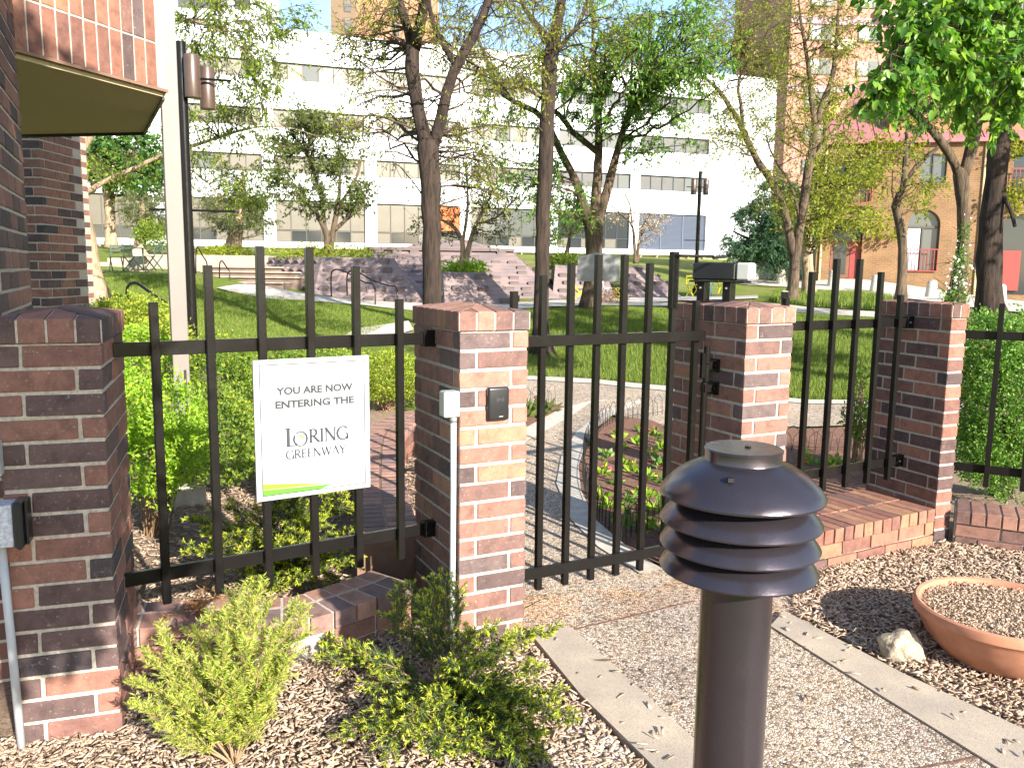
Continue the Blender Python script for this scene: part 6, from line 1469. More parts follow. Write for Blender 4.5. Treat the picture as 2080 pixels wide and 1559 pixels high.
# T10 slim trunk
tree('slim crooked trunk in front of the tan house wall', [
  [(11.111, 24, 1.194, 0.241), (11.091, 24, 1.838, 0.206), (11.069, 24, 2.672, 0.199), (10.928, 24, 3.428, 0.191), (10.77, 24, 4.04, 0.184), (10.916, 24, 4.314, 0.142), (10.957, 24, 4.855, 0.121), (10.937, 24, 5.66, 0.106), (10.913, 24, 6.325, 0.092), (10.854, 24, 6.919, 0.078)],
  [(10.961, 24, 4.45, 0.099), (11.201, 24, 4.926, 0.099), (11.505, 24, 5.265, 0.092), (11.828, 24, 5.537, 0.078), (12.155, 24, 5.741, 0.064)], [(10.91, 24, 6.192, 0.057), (10.593, 24, 6.388, 0.05), (10.404, 24, 6.716, 0.05), (10.348, 24, 7.11, 0.043)], [(11.002, 24, 5.527, 0.064), (11.26, 24, 5.931, 0.057), (11.3, 24, 6.462, 0.043)]],
  [((11.34, 23.5, 4.274, 0.833, 1, 0.556), 10), ((11.43, 24, 6.199, 0.993, 1.4, 0.993), 16), ((10.051, 23.5, 5.184, 0.833, 1.2, 0.833), 8)],
  M_BARKM, M_LEAFY, group=GT, per=7, nleaf=12, leaf=(0.07, 0.14), twig_len=0.6, droop=0.45)
# T11 forked trunk wrapped by vine
T11 = tree('forked dark trunk wrapped at its foot by white flowering vine', [
  [(8.976, 17, 1.496, 0.251), (9.012, 17, 2.012, 0.201), (9.031, 17, 2.602, 0.191), (9, 17, 3.186, 0.191), (8.953, 17, 3.619, 0.201), (8.881, 17, 4.002, 0.221)],
  [(8.867, 17, 3.935, 0.141), (8.724, 17, 4.238, 0.131), (8.467, 17, 4.615, 0.121), (8.149, 17, 4.941, 0.111), (7.787, 17, 5.219, 0.1), (7.479, 17, 5.449, 0.085), (7.268, 17, 5.679, 0.07), (7.148, 17, 6.002, 0.055)],
  [(8.914, 17, 3.954, 0.171), (9.008, 17, 4.337, 0.171), (9.072, 17, 4.717, 0.181), (9.088, 17, 5.093, 0.181), (8.982, 17, 5.42, 0.161), (8.712, 17, 5.742, 0.131), (8.488, 17, 6.11, 0.111), (8.317, 17, 6.43, 0.09), (8.187, 17, 6.84, 0.07)],
  [(9.106, 17, 5, 0.121), (9.18, 17, 5.469, 0.111), (9.217, 17, 6.026, 0.09), (9.215, 17, 6.578, 0.07)], [(7.434, 17, 5.401, 0.045), (7.751, 17, 5.685, 0.04), (8.033, 17, 5.781, 0.03)], [(7.996, 17, 5.034, 0.045), (8.156, 17, 5.457, 0.04), (8.338, 17, 5.599, 0.03)]],
  [((7.649, 16.5, 5.172, 0.878, 1.2, 0.488), 14), ((8.252, 16, 5.961, 0.851, 1.4, 0.851), 24), ((7.218, 16.5, 5.889, 0.585, 1, 0.585), 10)],
  M_BARKM, M_LEAFG, name='locust_tree', group=GT, per=8, nleaf=12, leaf=(0.06, 0.12), twig_len=0.5, droop=0.4)
# T12 thick dark trunk with big leaves hanging towards the viewer
tree('thick dark trunk at right under large bright leaves', [
  [(6.889, 12, 1.326, 0.298), (6.822, 12, 1.748, 0.262), (6.77, 12, 2.166, 0.255), (6.756, 12, 2.787, 0.241), (6.777, 12, 3.467, 0.22), (6.756, 12, 4.135, 0.206), (6.682, 12, 4.793, 0.199), (6.594, 12, 5.375, 0.184), (6.504, 12, 6.14, 0.17), (6.411, 12, 7.015, 0.142)],
  [(6.578, 12, 5.632, 0.106), (5.853, 11, 5.507, 0.078), (5.046, 10, 5.136, 0.053), (4.397, 9.2, 4.739, 0.038), (3.883, 8.6, 4.376, 0.025), (3.531, 8.2, 4.089, 0.017)], [(6.664, 12, 4.988, 0.092), (6.273, 11, 4.982, 0.072), (5.851, 10, 4.932, 0.053), (5.408, 9, 4.741, 0.037)],
  [(6.788, 12, 3.264, 0.057), (6.87, 11.8, 2.979, 0.042), (6.919, 11.7, 2.706, 0.035), (6.819, 11.7, 2.166, 0.004)][:3]],
  [((3.907, 8.6, 4.377, 0.381, 0.35, 0.407), 16), ((4.617, 9, 4.539, 0.532, 0.6, 0.479), 26), ((5.151, 9, 4.254, 0.426, 0.6, 0.585), 26), ((3.687, 8.3, 3.867, 0.27, 0.3, 0.221), 8), ((5.156, 9.6, 3.926, 0.34, 0.5, 0.312), 9), ((4.382, 9, 4.921, 0.798, 0.8, 0.319), 20)],
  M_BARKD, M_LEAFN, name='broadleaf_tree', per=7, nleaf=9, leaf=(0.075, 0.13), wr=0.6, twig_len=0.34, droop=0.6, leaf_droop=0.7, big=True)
# T1 leaning pale trunk at left with long low branch
tree('leaning pale trunk at left with one long low branch', [
  [(-9.464, 19, 1.083, 0.404), (-9.5, 19, 1.438, 0.371), (-9.568, 19, 1.991, 0.348), (-9.626, 19, 2.539, 0.326), (-9.705, 19, 3.082, 0.314), (-9.783, 19, 3.621, 0.326), (-9.828, 19, 4.157, 0.348), (-9.864, 19, 4.635, 0.371), (-9.938, 19, 5.214, 0.281), (-10.023, 19, 5.945, 0.225)],
  [(-9.799, 19, 4.264, 0.247), (-9.527, 19, 4.798, 0.225), (-9.187, 19, 5.433, 0.191), (-8.762, 19, 6.271, 0.157), (-8.236, 19, 7.099, 0.124), (-7.654, 19, 8.12, 0.09)], [(-9.553, 19, 3.603, 0.101), (-9.223, 19, 3.811, 0.09), (-8.884, 19, 3.976, 0.079), (-8.268, 19, 4.25, 0.073), (-7.766, 19, 4.458, 0.067), (-7.157, 19, 4.646, 0.056), (-6.494, 19, 4.865, 0.051), (-5.944, 19, 5.03, 0.039), (-5.453, 19, 5.089, 0.034), (-4.856, 19, 5.043, 0.028), (-4.423, 19, 4.911, 0.022)],
  [(-7.821, 19, 4.436, 0.045), (-7.285, 19, 4.187, 0.034), (-6.753, 19, 3.765, 0.028), (-6.332, 19, 3.231, 0.022)], [(-8.236, 19, 7.099, 0.079), (-6.982, 18, 7.036, 0.064), (-5.835, 17, 6.585, 0.045), (-5.119, 16.5, 6.013, 0.029)]],
  [((-5.999, 17.5, 6.907, 1.138, 1.2, 0.776), 40), ((-5.098, 17, 5.58, 0.804, 1, 0.904), 30), ((-6.433, 18, 5.48, 0.745, 1.2, 1.277), 28), ((-4.296, 17, 6.786, 0.703, 0.8, 0.402), 12), ((-6.126, 18.5, 4.35, 1.203, 1.2, 0.656), 24), ((-8.933, 19.5, 4.335, 1.037, 1, 0.576), 16), ((-5.84, 18.5, 3.309, 0.547, 0.8, 0.547), 9)],
  M_BARKL, M_LEAF, name='locust_tree', group=GT, per=8, nleaf=11, leaf=(0.055, 0.12), wr=0.36, twig_len=0.5, droop=0.6, leaf_droop=0.6)
# T2 big pale trunk far left
tree('far pale thick trunk with bright green crown at left', [
  [(-21.002, 44, 2.821, 0.468), (-20.992, 44, 3.959, 0.39), (-20.975, 44, 5.214, 0.403), (-20.96, 44, 5.962, 0.468)], [(-21.043, 44, 5.837, 0.234), (-21.326, 44, 6.702, 0.195), (-21.651, 44, 7.686, 0.143)], [(-20.883, 44, 5.963, 0.234), (-20.31, 44, 6.714, 0.182), (-19.84, 44, 7.461, 0.143), (-19.462, 44, 8.448, 0.104)], [(-20.941, 44, 5.838, 0.208), (-20.816, 44, 7.203, 0.156), (-20.686, 44, 8.678, 0.117)]],
  [((-19.686, 43, 7.334, 2.287, 2.5, 1.525), 46), ((-21.434, 43, 7.073, 1.271, 2, 1.271), 16), ((-17.822, 42, 6.284, 1.241, 2, 1.241), 20)],
  M_BARKL, M_LEAFG, name='shade_tree', per=9, nleaf=12, leaf=(0.16, 0.30), wr=0.5, twig_len=0.9)
# pines in front of the white building
for lab, base, e in (('pale trunked pine just right of the near lamp post', [(-13.296, 40, 2.821, 0.355), (-13.129, 40, 3.628, 0.307), (-12.913, 40, 4.545, 0.26), (-12.791, 40, 5.455, 0.189), (-12.708, 40, 6.584, 0.118)], [((-13.164, 39.5, 4.509, 1.751, 2, 1.051), 44), ((-11.788, 39.5, 4.525, 1.051, 1.5, 0.817), 16), ((-13.812, 39.5, 5.622, 1.167, 1.5, 0.934), 14)]),
                     ('pale trunked pine half hidden by the steel column', [(-16.877, 38, 2.621, 0.27), (-16.779, 38, 3.279, 0.225), (-16.692, 38, 4.15, 0.18), (-16.605, 38, 5.016, 0.112)], [((-16.2, 37.5, 4.34, 1.33, 1.8, 0.887), 34), ((-15.367, 37.5, 3.492, 0.887, 1.5, 0.665), 14)])):
    tree(lab, [base], e, M_BARKL, M_PINE, name='pine_tree', group='pines before the white building', rs=0.9, per=8, nleaf=24, leaf=(0.10, 0.20), wr=0.16, twig_len=0.55, droop=0.1)
# T4 multi-stemmed tree on the planter
tree('small olive multi stemmed tree growing on the left fountain mound', [
  [(-6.795, 31, 2.51, 0.156), (-6.856, 31, 3.134, 0.137), (-7.01, 31, 3.576, 0.11), (-7.272, 31, 4.016, 0.082), (-7.8, 31, 4.538, 0.064), (-8.142, 31, 5.234, 0.046)], [(-6.759, 31, 2.511, 0.137), (-6.636, 31, 3.315, 0.11), (-6.48, 31, 4.025, 0.092), (-6.358, 31, 4.906, 0.073), (-6.338, 31, 6.126, 0.055)], [(-6.636, 31, 3.315, 0.092), (-6.015, 31, 3.854, 0.073), (-5.469, 31, 4.302, 0.055)], [(-6.924, 31, 3.4, 0.082), (-6.999, 31, 4.195, 0.073), (-7.247, 31, 5.245, 0.055), (-7.582, 31, 6.284, 0.046)], [(-6.441, 31, 4.202, 0.064), (-5.818, 31, 5.087, 0.055), (-5.538, 31, 5.962, 0.037)]],
  [((-7.133, 31, 6.462, 1.741, 1.9, 1.374), 54), ((-6.358, 31, 4.906, 1.283, 1.6, 1.099), 30), ((-7.971, 31, 4.887, 1.099, 1.5, 1.008), 22), ((-7.024, 31, 7.495, 1.099, 1.2, 0.55), 12), ((-8.66, 31, 5.925, 0.916, 1.3, 1.099), 14)],
  M_BARKM, M_OLIVE, name='ornamental_tree', rs=0.9, per=8, nleaf=12, leaf=(0.09, 0.17), wr=0.45, twig_len=0.6, droop=0.1)
tree('pale twin stemmed tree on the front fountain mound with airy crown', [
  [(-1.657, 27, 1.986, 0.104), (-1.629, 27, 2.736, 0.088), (-1.788, 27, 3.199, 0.072), (-2.181, 27, 3.503, 0.056), (-2.73, 27, 3.651, 0.04)], [(-1.578, 27, 1.987, 0.104), (-1.393, 27, 2.894, 0.088), (-1.239, 27, 3.36, 0.072), (-0.929, 27, 3.98, 0.056), (-0.546, 27, 4.749, 0.04)], [(-1.629, 27, 2.891, 0.064), (-1.507, 27, 3.666, 0.056), (-1.479, 27, 4.433, 0.04), (-1.561, 27, 5.344, 0.032)], [(-1.239, 27, 3.438, 0.056), (-0.535, 27, 3.677, 0.04), (0.084, 27, 4.299, 0.032)]],
  [((-1.792, 27, 4.429, 1.277, 1.6, 1.117), 34), ((-0.23, 27, 4.448, 1.117, 1.4, 0.957), 26), ((-2.573, 27, 3.499, 0.798, 1.2, 0.638), 12), ((-0.688, 27, 3.212, 0.957, 1, 0.399), 10), ((-1.33, 27, 5.649, 1.117, 1.2, 0.798), 14)],
  M_BARKL, M_OLIVE, name='ornamental_tree', rs=0.9, per=7, nleaf=8, leaf=(0.07, 0.13), wr=0.42, twig_len=0.55, droop=0.15)
tree('small leafy tree beside the straight dark trunk', [[(2.371, 38, 2.634, 0.112), (2.53, 38, 3.511, 0.09), (2.599, 38, 4.382, 0.067), (2.712, 38, 5.247, 0.045)], [(2.53, 38, 3.511, 0.067), (2.114, 38, 4.376, 0.056), (1.657, 38, 5.234, 0.045)]],
  [((2.33, 38, 4.595, 1.572, 1.6, 1.348), 34)], M_BARKM, M_LEAF, name='ornamental_tree', rs=0.9, per=8, nleaf=9, leaf=(0.10, 0.18), twig_len=0.7)
tree('bare grey shrub with tan seed heads before the louvres', [[(6.091, 42, 2.374, 0.099), (5.983, 42, 3.463, 0.087), (5.809, 42, 4.303, 0.062), (5.133, 42, 4.894, 0.05), (4.632, 42, 5.365, 0.037)], [(6.165, 42, 2.375, 0.099), (6.227, 42, 3.466, 0.074), (6.488, 42, 4.431, 0.05), (6.959, 42, 4.916, 0.037)], [(5.862, 42, 4.184, 0.05), (5.734, 42, 5.14, 0.037), (5.472, 42, 5.732, 0.037)]],
  [((6.831, 41.8, 4.138, 0.939, 1, 0.889), 22), ((5.498, 42, 4.898, 1.117, 1, 0.869), 12)], M_BARKM, island_mat('tan seed heads', [(0, (0.3, 0.22, 0.12)), (1, (0.48, 0.4, 0.28))], 0.9), name='bare_shrub', rs=0.9, per=8, nleaf=8, leaf=(0.06, 0.11), wr=0.5, twig_len=0.7, droop=0.0)
tree('dark blue green conifer at the left end of the tan house', [[(14.156, 45, 1.968, 0.186), (14.024, 45, 3.397, 0.16), (13.86, 45, 4.941, 0.12), (13.697, 45, 6.471, 0.066)], [(14.053, 45, 2.878, 0.093), (12.752, 45, 3.64, 0.08), (11.679, 45, 4.144, 0.053)], [(13.955, 45, 4.171, 0.093), (12.946, 45, 4.93, 0.066), (12.144, 45, 5.305, 0.04)]],
  [((13.142, 44.5, 3.373, 2.104, 1.6, 0.921), 50), ((13.319, 44.5, 4.904, 1.578, 1.5, 1.052), 34), ((13.636, 44.5, 6.171, 1.184, 1.2, 1.052), 18), ((14.247, 44, 3.879, 1.3, 1.4, 1.3), 24)], M_BARKM, M_PINEB, name='conifer', rs=0.9, per=9, nleaf=22, leaf=(0.18, 0.34), wr=0.16, twig_len=0.9, droop=0.5)
# climbing ivy on the tan house
def climber(label, ells, mat, size, name='climbing_ivy', n=400, stems=None):
    P, D_ = [], []
    for (cx, cy, cz, rx, ry, rz), k in ells:
        d = rand_dirs(k) * rng.uniform(0.1, 1, (k, 1)) ** 0.5; P.append(np.array([cx, cy, cz]) + d * np.array([rx, ry, rz])); D_.append(unit(rng.normal(0, 0.6, (k, 3)) + np.array([0, -0.6, -0.3])))
    P = np.vstack(P); D_ = np.vstack(D_); L = rng.uniform(*size, len(P)); c = P.mean(0)
    t = thing(name, label, 'climber', tuple(c))
    o = leaf_mesh('leaves', P - c, D_, L, L * 0.7, mat, t)
    k = rng.permutation(len(P))[:60]; seg_mesh('stems', P[k[:-1]][:40] - c, P[k[:-1]][:40] - c + rng.normal(0, 0.35, (min(40, len(k) - 1), 3)), 0.008, 0.005, M_TWIG, t)
    return t
climber('green ivy draped round the upper balcony of the tan house', [((17.147, 45.4, 6.934, 1.342, 0.25, 0.376), 420), ((18.607, 45.2, 7.312, 1.069, 0.3, 0.801), 520), ((19.296, 45.2, 8.585, 1.202, 0.3, 0.801), 420), ((18.165, 45, 4.993, 2.128, 0.35, 0.665), 620), ((19.787, 45, 4.241, 1.33, 0.3, 0.479), 260), ((16.583, 45, 5.23, 1.064, 0.3, 1.064), 380), ((20.85, 45.2, 8.603, 1.069, 0.3, 0.668), 180)], M_LEAFY, (0.12, 0.24))
climber('green ivy over the balcony at the right edge of the tan house', [((25.835, 43.8, 6.007, 1.035, 0.3, 1.035), 420), ((25.592, 44, 8.492, 1.04, 0.3, 0.65), 260)], M_LEAFY, (0.12, 0.24))
climber('white flowering vine climbing the forked trunk', [((8.902, 16.75, 2.207, 0.198, 0.16, 0.495), 420), ((8.755, 16.6, 1.626, 0.334, 0.3, 0.216), 380), ((8.949, 16.8, 2.885, 0.139, 0.12, 0.298), 120)], M_BUSH, (0.03, 0.06), name='flowering_vine')
vf = np.array((8.771, 16.6, 2.013)) + rng.normal(0, 1, (130, 3)) * np.array([0.16, 0.1, 0.40])
o = leaf_mesh('blossoms', vf - np.array(bpy.data.objects['flowering_vine'].location), rand_dirs(130), 0.05, 0.05, island_mat('white blossom', [(0, (0.7, 0.68, 0.62)), (1, (0.8, 0.8, 0.76))], 0.7), bpy.data.objects['flowering_vine'])

# ------------------------------------------------------------------ shrubs
def shrub(label, base, ells, mat, size, wr=0.55, n=9, name='leafy_shrub', cat='shrub', group=None, stem=M_STEM, stems=14, tuft=5, up=0.5, shell=0.55, tip=None, tipfrac=0.25, stem_r=0.006):
    """stems fanning from the base, leaf tufts filling lumpy ellipsoids"""
    b = np.array(base, float); t = thing(name, label, cat, tuple(b), 0, group)
    A, B, R0, R1, LP, LD, TP, TD = [], [], [], [], [], [], [], []
    for (cx, cy, cz, rx, ry, rz), k in ells:
        c = np.array([cx, cy, cz]); d = rand_dirs(k); lump = 1 + 0.16 * np.sin(d[:, 0] * 7 + cx * 9) * np.cos(d[:, 2] * 6 + cy * 5) + rng.normal(0, 0.06, k)
        rad = rng.uniform(shell ** 3, 1, k) ** (1 / 3) * lump
        q = c + d * rad[:, None] * np.array([rx, ry, rz]); q = q[q[:, 2] > b[2] + 0.01]; 
        out = unit((q - c) / np.array([rx, ry, rz])); dirs = unit(out * 0.7 + np.array([0, 0, up]) + rng.normal(0, 0.35, q.shape))
        for j in range(tuft):
            LP.append(q + dirs * rng.uniform(-0.5, 1.2, (len(q), 1)) * size[1] + rng.normal(0, size[1] * 0.35, q.shape)); LD.append(unit(dirs + rng.normal(0, 0.75, q.shape)))
        if tip is not None:
            m = (rng.uniform(0, 1, len(q)) < tipfrac) & (rad[:len(q)] > 0.8 if len(rad) == len(q) else True)
            for j in range(6): TP.append(q[m] + dirs[m] * size[1] * 0.8); TD.append(unit(dirs[m] + rng.normal(0, 0.5, q[m].shape)))
        for s in range(stems):
            e = q[rng.integers(len(q))]; p0 = b + np.array([rng.normal(0, 0.04), rng.normal(0, 0.04), -0.02]); m_ = 4
            T_ = np.linspace(0, 1, m_ + 1)[:, None]; cv = p0 + (e - p0) * T_ + np.array([0, 0, 0.25 * abs(e[2] - p0[2])]) * (T_ * (1 - T_) * 2) + rng.normal(0, 0.02, (m_ + 1, 3)) * (T_ > 0)
            for i in range(m_): A.append(cv[i]); B.append(cv[i + 1]); R0.append(stem_r * (1.4 - i / m_)); R1.append(stem_r * (1.4 - (i + 1) / m_))
    seg_mesh('stems', np.array(A) - b, np.array(B) - b, np.array(R0), np.array(R1), stem, t)
    LP = np.vstack(LP); LD = np.vstack(LD); L = rng.uniform(*size, len(LP))
    leaf_mesh('leaves', LP - b, LD, L, L * wr, mat, t)
    if tip is not None:
        TP = np.vstack(TP); TD = np.vstack(TD); L = rng.uniform(size[0] * 0.7, size[1], len(TP)); leaf_mesh('new_tips', TP - b, TD, L, L * wr, tip, t)
    return t
def gp2(x, y): return (x, y, gz(x, y))
q = (-2.714, 6.153, 0)
shrub('bright lime shrub with oval leaves behind the first fence pickets', (q[0], q[1], 0), [((-2.482, 5.6, 0.727, 0.281, 0.26, 0.281), 800), ((-2.374, 5.7, 1.02, 0.219, 0.22, 0.236), 460), ((-2.696, 5.8, 0.963, 0.206, 0.25, 0.309), 480), ((-2.202, 5.5, 0.822, 0.146, 0.2, 0.228), 300)], M_LIME, (0.022, 0.044), wr=0.5, stems=12, tuft=5, name='lime_shrub', group=None)
q = (-4.556, 9.403, 0)
shrub('lime shrub thicket between left pillar and steel column', (-3.5, 6.9, 0.0), [((-3.323, 7.2, 1.181, 0.362, 0.4, 0.34), 1000), ((-3.328, 6.9, 0.84, 0.224, 0.35, 0.367), 700), ((-3.168, 7.6, 1.137, 0.225, 0.3, 0.27), 400)], M_LIME, (0.022, 0.04), wr=0.5, stems=16, tuft=5, name='lime_shrub')
shrub('rounded yellow green bush on the grass edge beyond the left pillar', gp2((-4.849, 10.5, 1.097)[0], 10.5), [((-4.788, 10.5, 1.315, 0.465, 0.8, 0.31), 1300), ((-4.985, 10.2, 1.302, 0.271, 0.6, 0.271), 600), ((-4.299, 10.2, 1.129, 0.362, 0.6, 0.241), 500)], M_HEDGE, (0.03, 0.055), wr=0.45, tuft=6, name='lime_shrub')
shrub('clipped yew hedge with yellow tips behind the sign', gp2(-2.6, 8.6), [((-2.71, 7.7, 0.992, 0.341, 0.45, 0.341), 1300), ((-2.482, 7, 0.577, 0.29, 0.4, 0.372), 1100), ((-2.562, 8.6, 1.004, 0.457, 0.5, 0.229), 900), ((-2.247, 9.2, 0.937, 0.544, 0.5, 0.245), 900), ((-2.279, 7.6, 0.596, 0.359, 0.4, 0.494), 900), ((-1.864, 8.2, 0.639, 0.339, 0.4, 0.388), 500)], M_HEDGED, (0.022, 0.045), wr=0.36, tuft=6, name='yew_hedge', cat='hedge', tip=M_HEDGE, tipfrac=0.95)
shrub('mounded yellow yew hedge left of the middle pillar', gp2((-1.706, 11.2, 0.338)[0], 11.2), [((-1.64, 11, 0.621, 0.39, 0.7, 0.299), 1500), ((-1.27, 11.2, 0.546, 0.331, 0.6, 0.278), 600), ((-2.212, 11.6, 0.655, 0.343, 0.6, 0.206), 500)], M_HEDGE, (0.024, 0.05), wr=0.36, tuft=7, name='yew_hedge', cat='hedge')
shrub('leafy deciduous bush filling the fence at the right edge', gp2(4.6, 7.6), [((4.32, 7.2, 0.797, 0.362, 0.45, 0.723), 3000), ((4.189, 7.3, 1.436, 0.216, 0.35, 0.302), 900), ((4.583, 7.2, 1.192, 0.34, 0.4, 0.681), 1100), ((4.013, 7.2, 1.098, 0.077, 0.25, 0.298), 300), ((4.049, 7.1, 0.551, 0.147, 0.25, 0.294), 700)], M_BUSH, (0.016, 0.034), wr=0.62, stems=26, tuft=6, name='boundary_bush', cat='bush', stem=M_TWIG)
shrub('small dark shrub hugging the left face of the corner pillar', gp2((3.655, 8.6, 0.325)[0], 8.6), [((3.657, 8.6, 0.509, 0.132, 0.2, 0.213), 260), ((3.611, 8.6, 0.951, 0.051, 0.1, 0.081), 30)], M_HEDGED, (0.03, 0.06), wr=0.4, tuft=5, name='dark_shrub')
for i, (e, lab, m) in enumerate((((-6.65, 30.5, 2.486, 2.253, 1.2, 0.18), 'yellow green ground cover crowning the left fountain mound', M_LEAFY), ((-1.606, 27.2, 1.987, 0.707, 0.5, 0.145), 'bright hostas in the top of the front fountain mound', M_LIME),
                 ((2.252, 36, 2.354, 1.064, 1, 0.255), 'green tuft on the right fountain mound', M_LEAF), ((-11.587, 34, 2.486, 1.105, 1, 0.181), 'yellow flowering ground cover above the plaza steps', M_LEAFY), ((-15.39, 36, 3.262, 0.638, 1, 0.511), 'round green shrub behind the left chairs', M_LEAF), ((15.331, 47, 2.053, 1.389, 0.8, 0.444), 'low evergreen at the garden wall', M_PINEB))):
    shrub(lab, (e[0], e[1], e[2] - e[5] - 0.02), [(e, 260)], m, (0.08, 0.16), wr=0.5, tuft=5, name='ground_planting', cat='planting', stems=6, shell=0.1)
e = (3.203, 27.5, 1.018, 0.553, 0.4, 0.13)
shrub('rusty orange ornamental grass under the yellow chair', (e[0], e[1], e[2] - e[5]), [(e, 120)], M_RUST, (0.12, 0.24), wr=0.08, tuft=5, name='ornamental_grass', cat='planting', stems=4, shell=0.1, up=0.9)

# ------------------------------------------------------------------ yews with needles
def needles(A, B, spacing, L, W, fan=0.9, wob=0.25):
    """two ranks of needles along each twig A->B; returns base points, axes, lengths, widths"""
    P, Dv = [], []
    V = B - A; Ls = np.linalg.norm(V, axis=1); D_ = unit(V)
    ref = rand_dirs(len(A)) * 0.35 + np.array([0, 0, 1.0]); S = unit(np.cross(D_, ref))
    for i in range(len(A)):
        n = max(2, int(Ls[i] / spacing)); f = (np.arange(n) + rng.uniform(0, 1)) / n
        for sg_ in (-1, 1):
            ax = unit(D_[i] * 0.75 + S[i] * sg_ * fan + rng.normal(0, wob, (n, 3)))
            P.append(A[i] + V[i] * np.clip(f, 0, 1)[:, None]); Dv.append(ax)
    P = np.vstack(P); Dv = np.vstack(Dv); n = len(P)
    return P, Dv, rng.uniform(L * 0.7, L * 1.15, n), np.full(n, W)
def yew(label, base, tips, mat, tipmat, twig=0.10, step=0.034, sub=2, nl=0.019, nw=0.0032, spacing=0.0052, tiplen=0.030, tipn=11, tipprob=0.5, lift=0.18, dead=None, stem_r=0.006, name='yew_shrub', start=0.28):
    b = np.array(base, float); t = thing(name, label, 'shrub', tuple(b))
    A, B, R0, R1 = [], [], [], []; NA, NB, TP, TD = [], [], [], []
    for tp in tips:
        tp = np.array(tp, float); L = np.linalg.norm(tp - b); m = max(5, int(L / 0.06))
        T_ = np.linspace(0, 1, m + 1)[:, None]
        cv = b + (tp - b) * T_ + (np.array([0, 0, lift * L]) + rng.normal(0, 0.05 * L, 3)) * (T_ * (1 - T_) * 2) + rng.normal(0, 0.008, (m + 1, 3)) * (T_ > 0)
        for i in range(m):
            A.append(cv[i]); B.append(cv[i + 1]); R0.append(stem_r * (1.15 - i / m)); R1.append(stem_r * (1.15 - (i + 1) / m))
        s = start * L; side = 1
        seg_l = L / m
        while s < L:
            i = min(int(s / seg_l), m - 1); q = cv[i] + (cv[i + 1] - cv[i]) * (s / seg_l - i); dr = unit(cv[i + 1] - cv[i])
            for _ in range(sub):
                lat = unit(np.cross(dr, np.array([0, 0, 1.0]) + rng.normal(0, 0.5, 3))) * side; side = -side
                d2 = unit(dr * 0.8 + lat * 0.75 + np.array([0, 0, 0.15]) + rng.normal(0, 0.2, 3)); tl = twig * rng.uniform(0.45, 1.15) * (1.05 - 0.45 * s / L)
                k1 = q + d2 * tl * 0.55; k2 = k1 + unit(d2 + rng.normal(0, 0.2, 3) + dr * 0.25) * tl * 0.45
                for x, y in ((q, k1), (k1, k2)): NA.append(x); NB.append(y); A.append(x); B.append(y); R0.append(0.0016); R1.append(0.0011)
                if tipmat is not None and rng.uniform() < tipprob * (0.35 + s / L):
                    dd = unit(k2 - k1)
                    TP.append(np.repeat(k2[None], tipn, 0) - dd * rng.uniform(0, 0.018, (tipn, 1))); TD.append(unit(dd * 1.0 + rng.normal(0, 0.55, (tipn, 3))))
            s += step
        NA.append(cv[-2]); NB.append(cv[-1] + (cv[-1] - cv[-2]) * 0.5)
        if tipmat is not None:
            dd = unit(cv[-1] - cv[-2])
            TP.append(np.repeat(cv[-1][None], tipn, 0)); TD.append(unit(dd + rng.normal(0, 0.5, (tipn, 3))))
    NA, NB = np.array(NA), np.array(NB)
    seg_mesh('branches', np.array(A) - b, np.array(B) - b, np.array(R0), np.array(R1), M_STEM, t)
    P, Dv, L_, W_2 = needles(NA, NB, spacing, nl, nw)
    leaf_mesh('needles', P - b, Dv, L_, W_2, mat, t, flatness=0.5)
    if tipmat is not None and TP:
        TP = np.vstack(TP); TD = np.vstack(TD); leaf_mesh('new_tips', TP - b, TD, rng.uniform(tiplen * 0.6, tiplen, len(TP)), nw * 1.25, tipmat, t, flatness=0.4)
    return t
yb = (-1.123, 3.19, 0)
y1t = [(-1.446, 3.3, 0.53), (-1.49, 3.25, 0.45), (-1.529, 3.2, 0.356), (-1.481, 3.12, 0.284), (-1.413, 3.3, 0.361), (-1.352, 3.4, 0.502), (-1.293, 3.45, 0.559), (-1.205, 3.45, 0.638), (-1.135, 3.45, 0.681), (-1.071, 3.4, 0.68), (-1.164, 3.2, 0.541), (-1.064, 3.2, 0.564),
       (-1.031, 3.4, 0.623), (-0.919, 3.35, 0.61), (-0.865, 3.35, 0.607), (-0.854, 3.25, 0.543), (-0.907, 3.2, 0.46), (-0.971, 3.15, 0.505), (-1.191, 3.1, 0.465), (-1.059, 3.05, 0.431), (-1.314, 3.1, 0.318), (-0.96, 3.1, 0.364), (-0.986, 3.05, 0.288), (-1.355, 3.05, 0.242), (-1.179, 3, 0.314), (-0.974, 3.3, 0.519), (-1.367, 3.35, 0.425), (-1.212, 3.4, 0.559)]
yew('pale yellow green young yew with upright sprays beside the left pillar', (yb[0], yb[1], 0), y1t, M_YEWLIT, None, twig=0.10, step=0.019, sub=2, nl=0.026, nw=0.0044, spacing=0.0042, lift=0.10, stem_r=0.006, start=0.30)
yb = (-0.306, 3.815, 0)
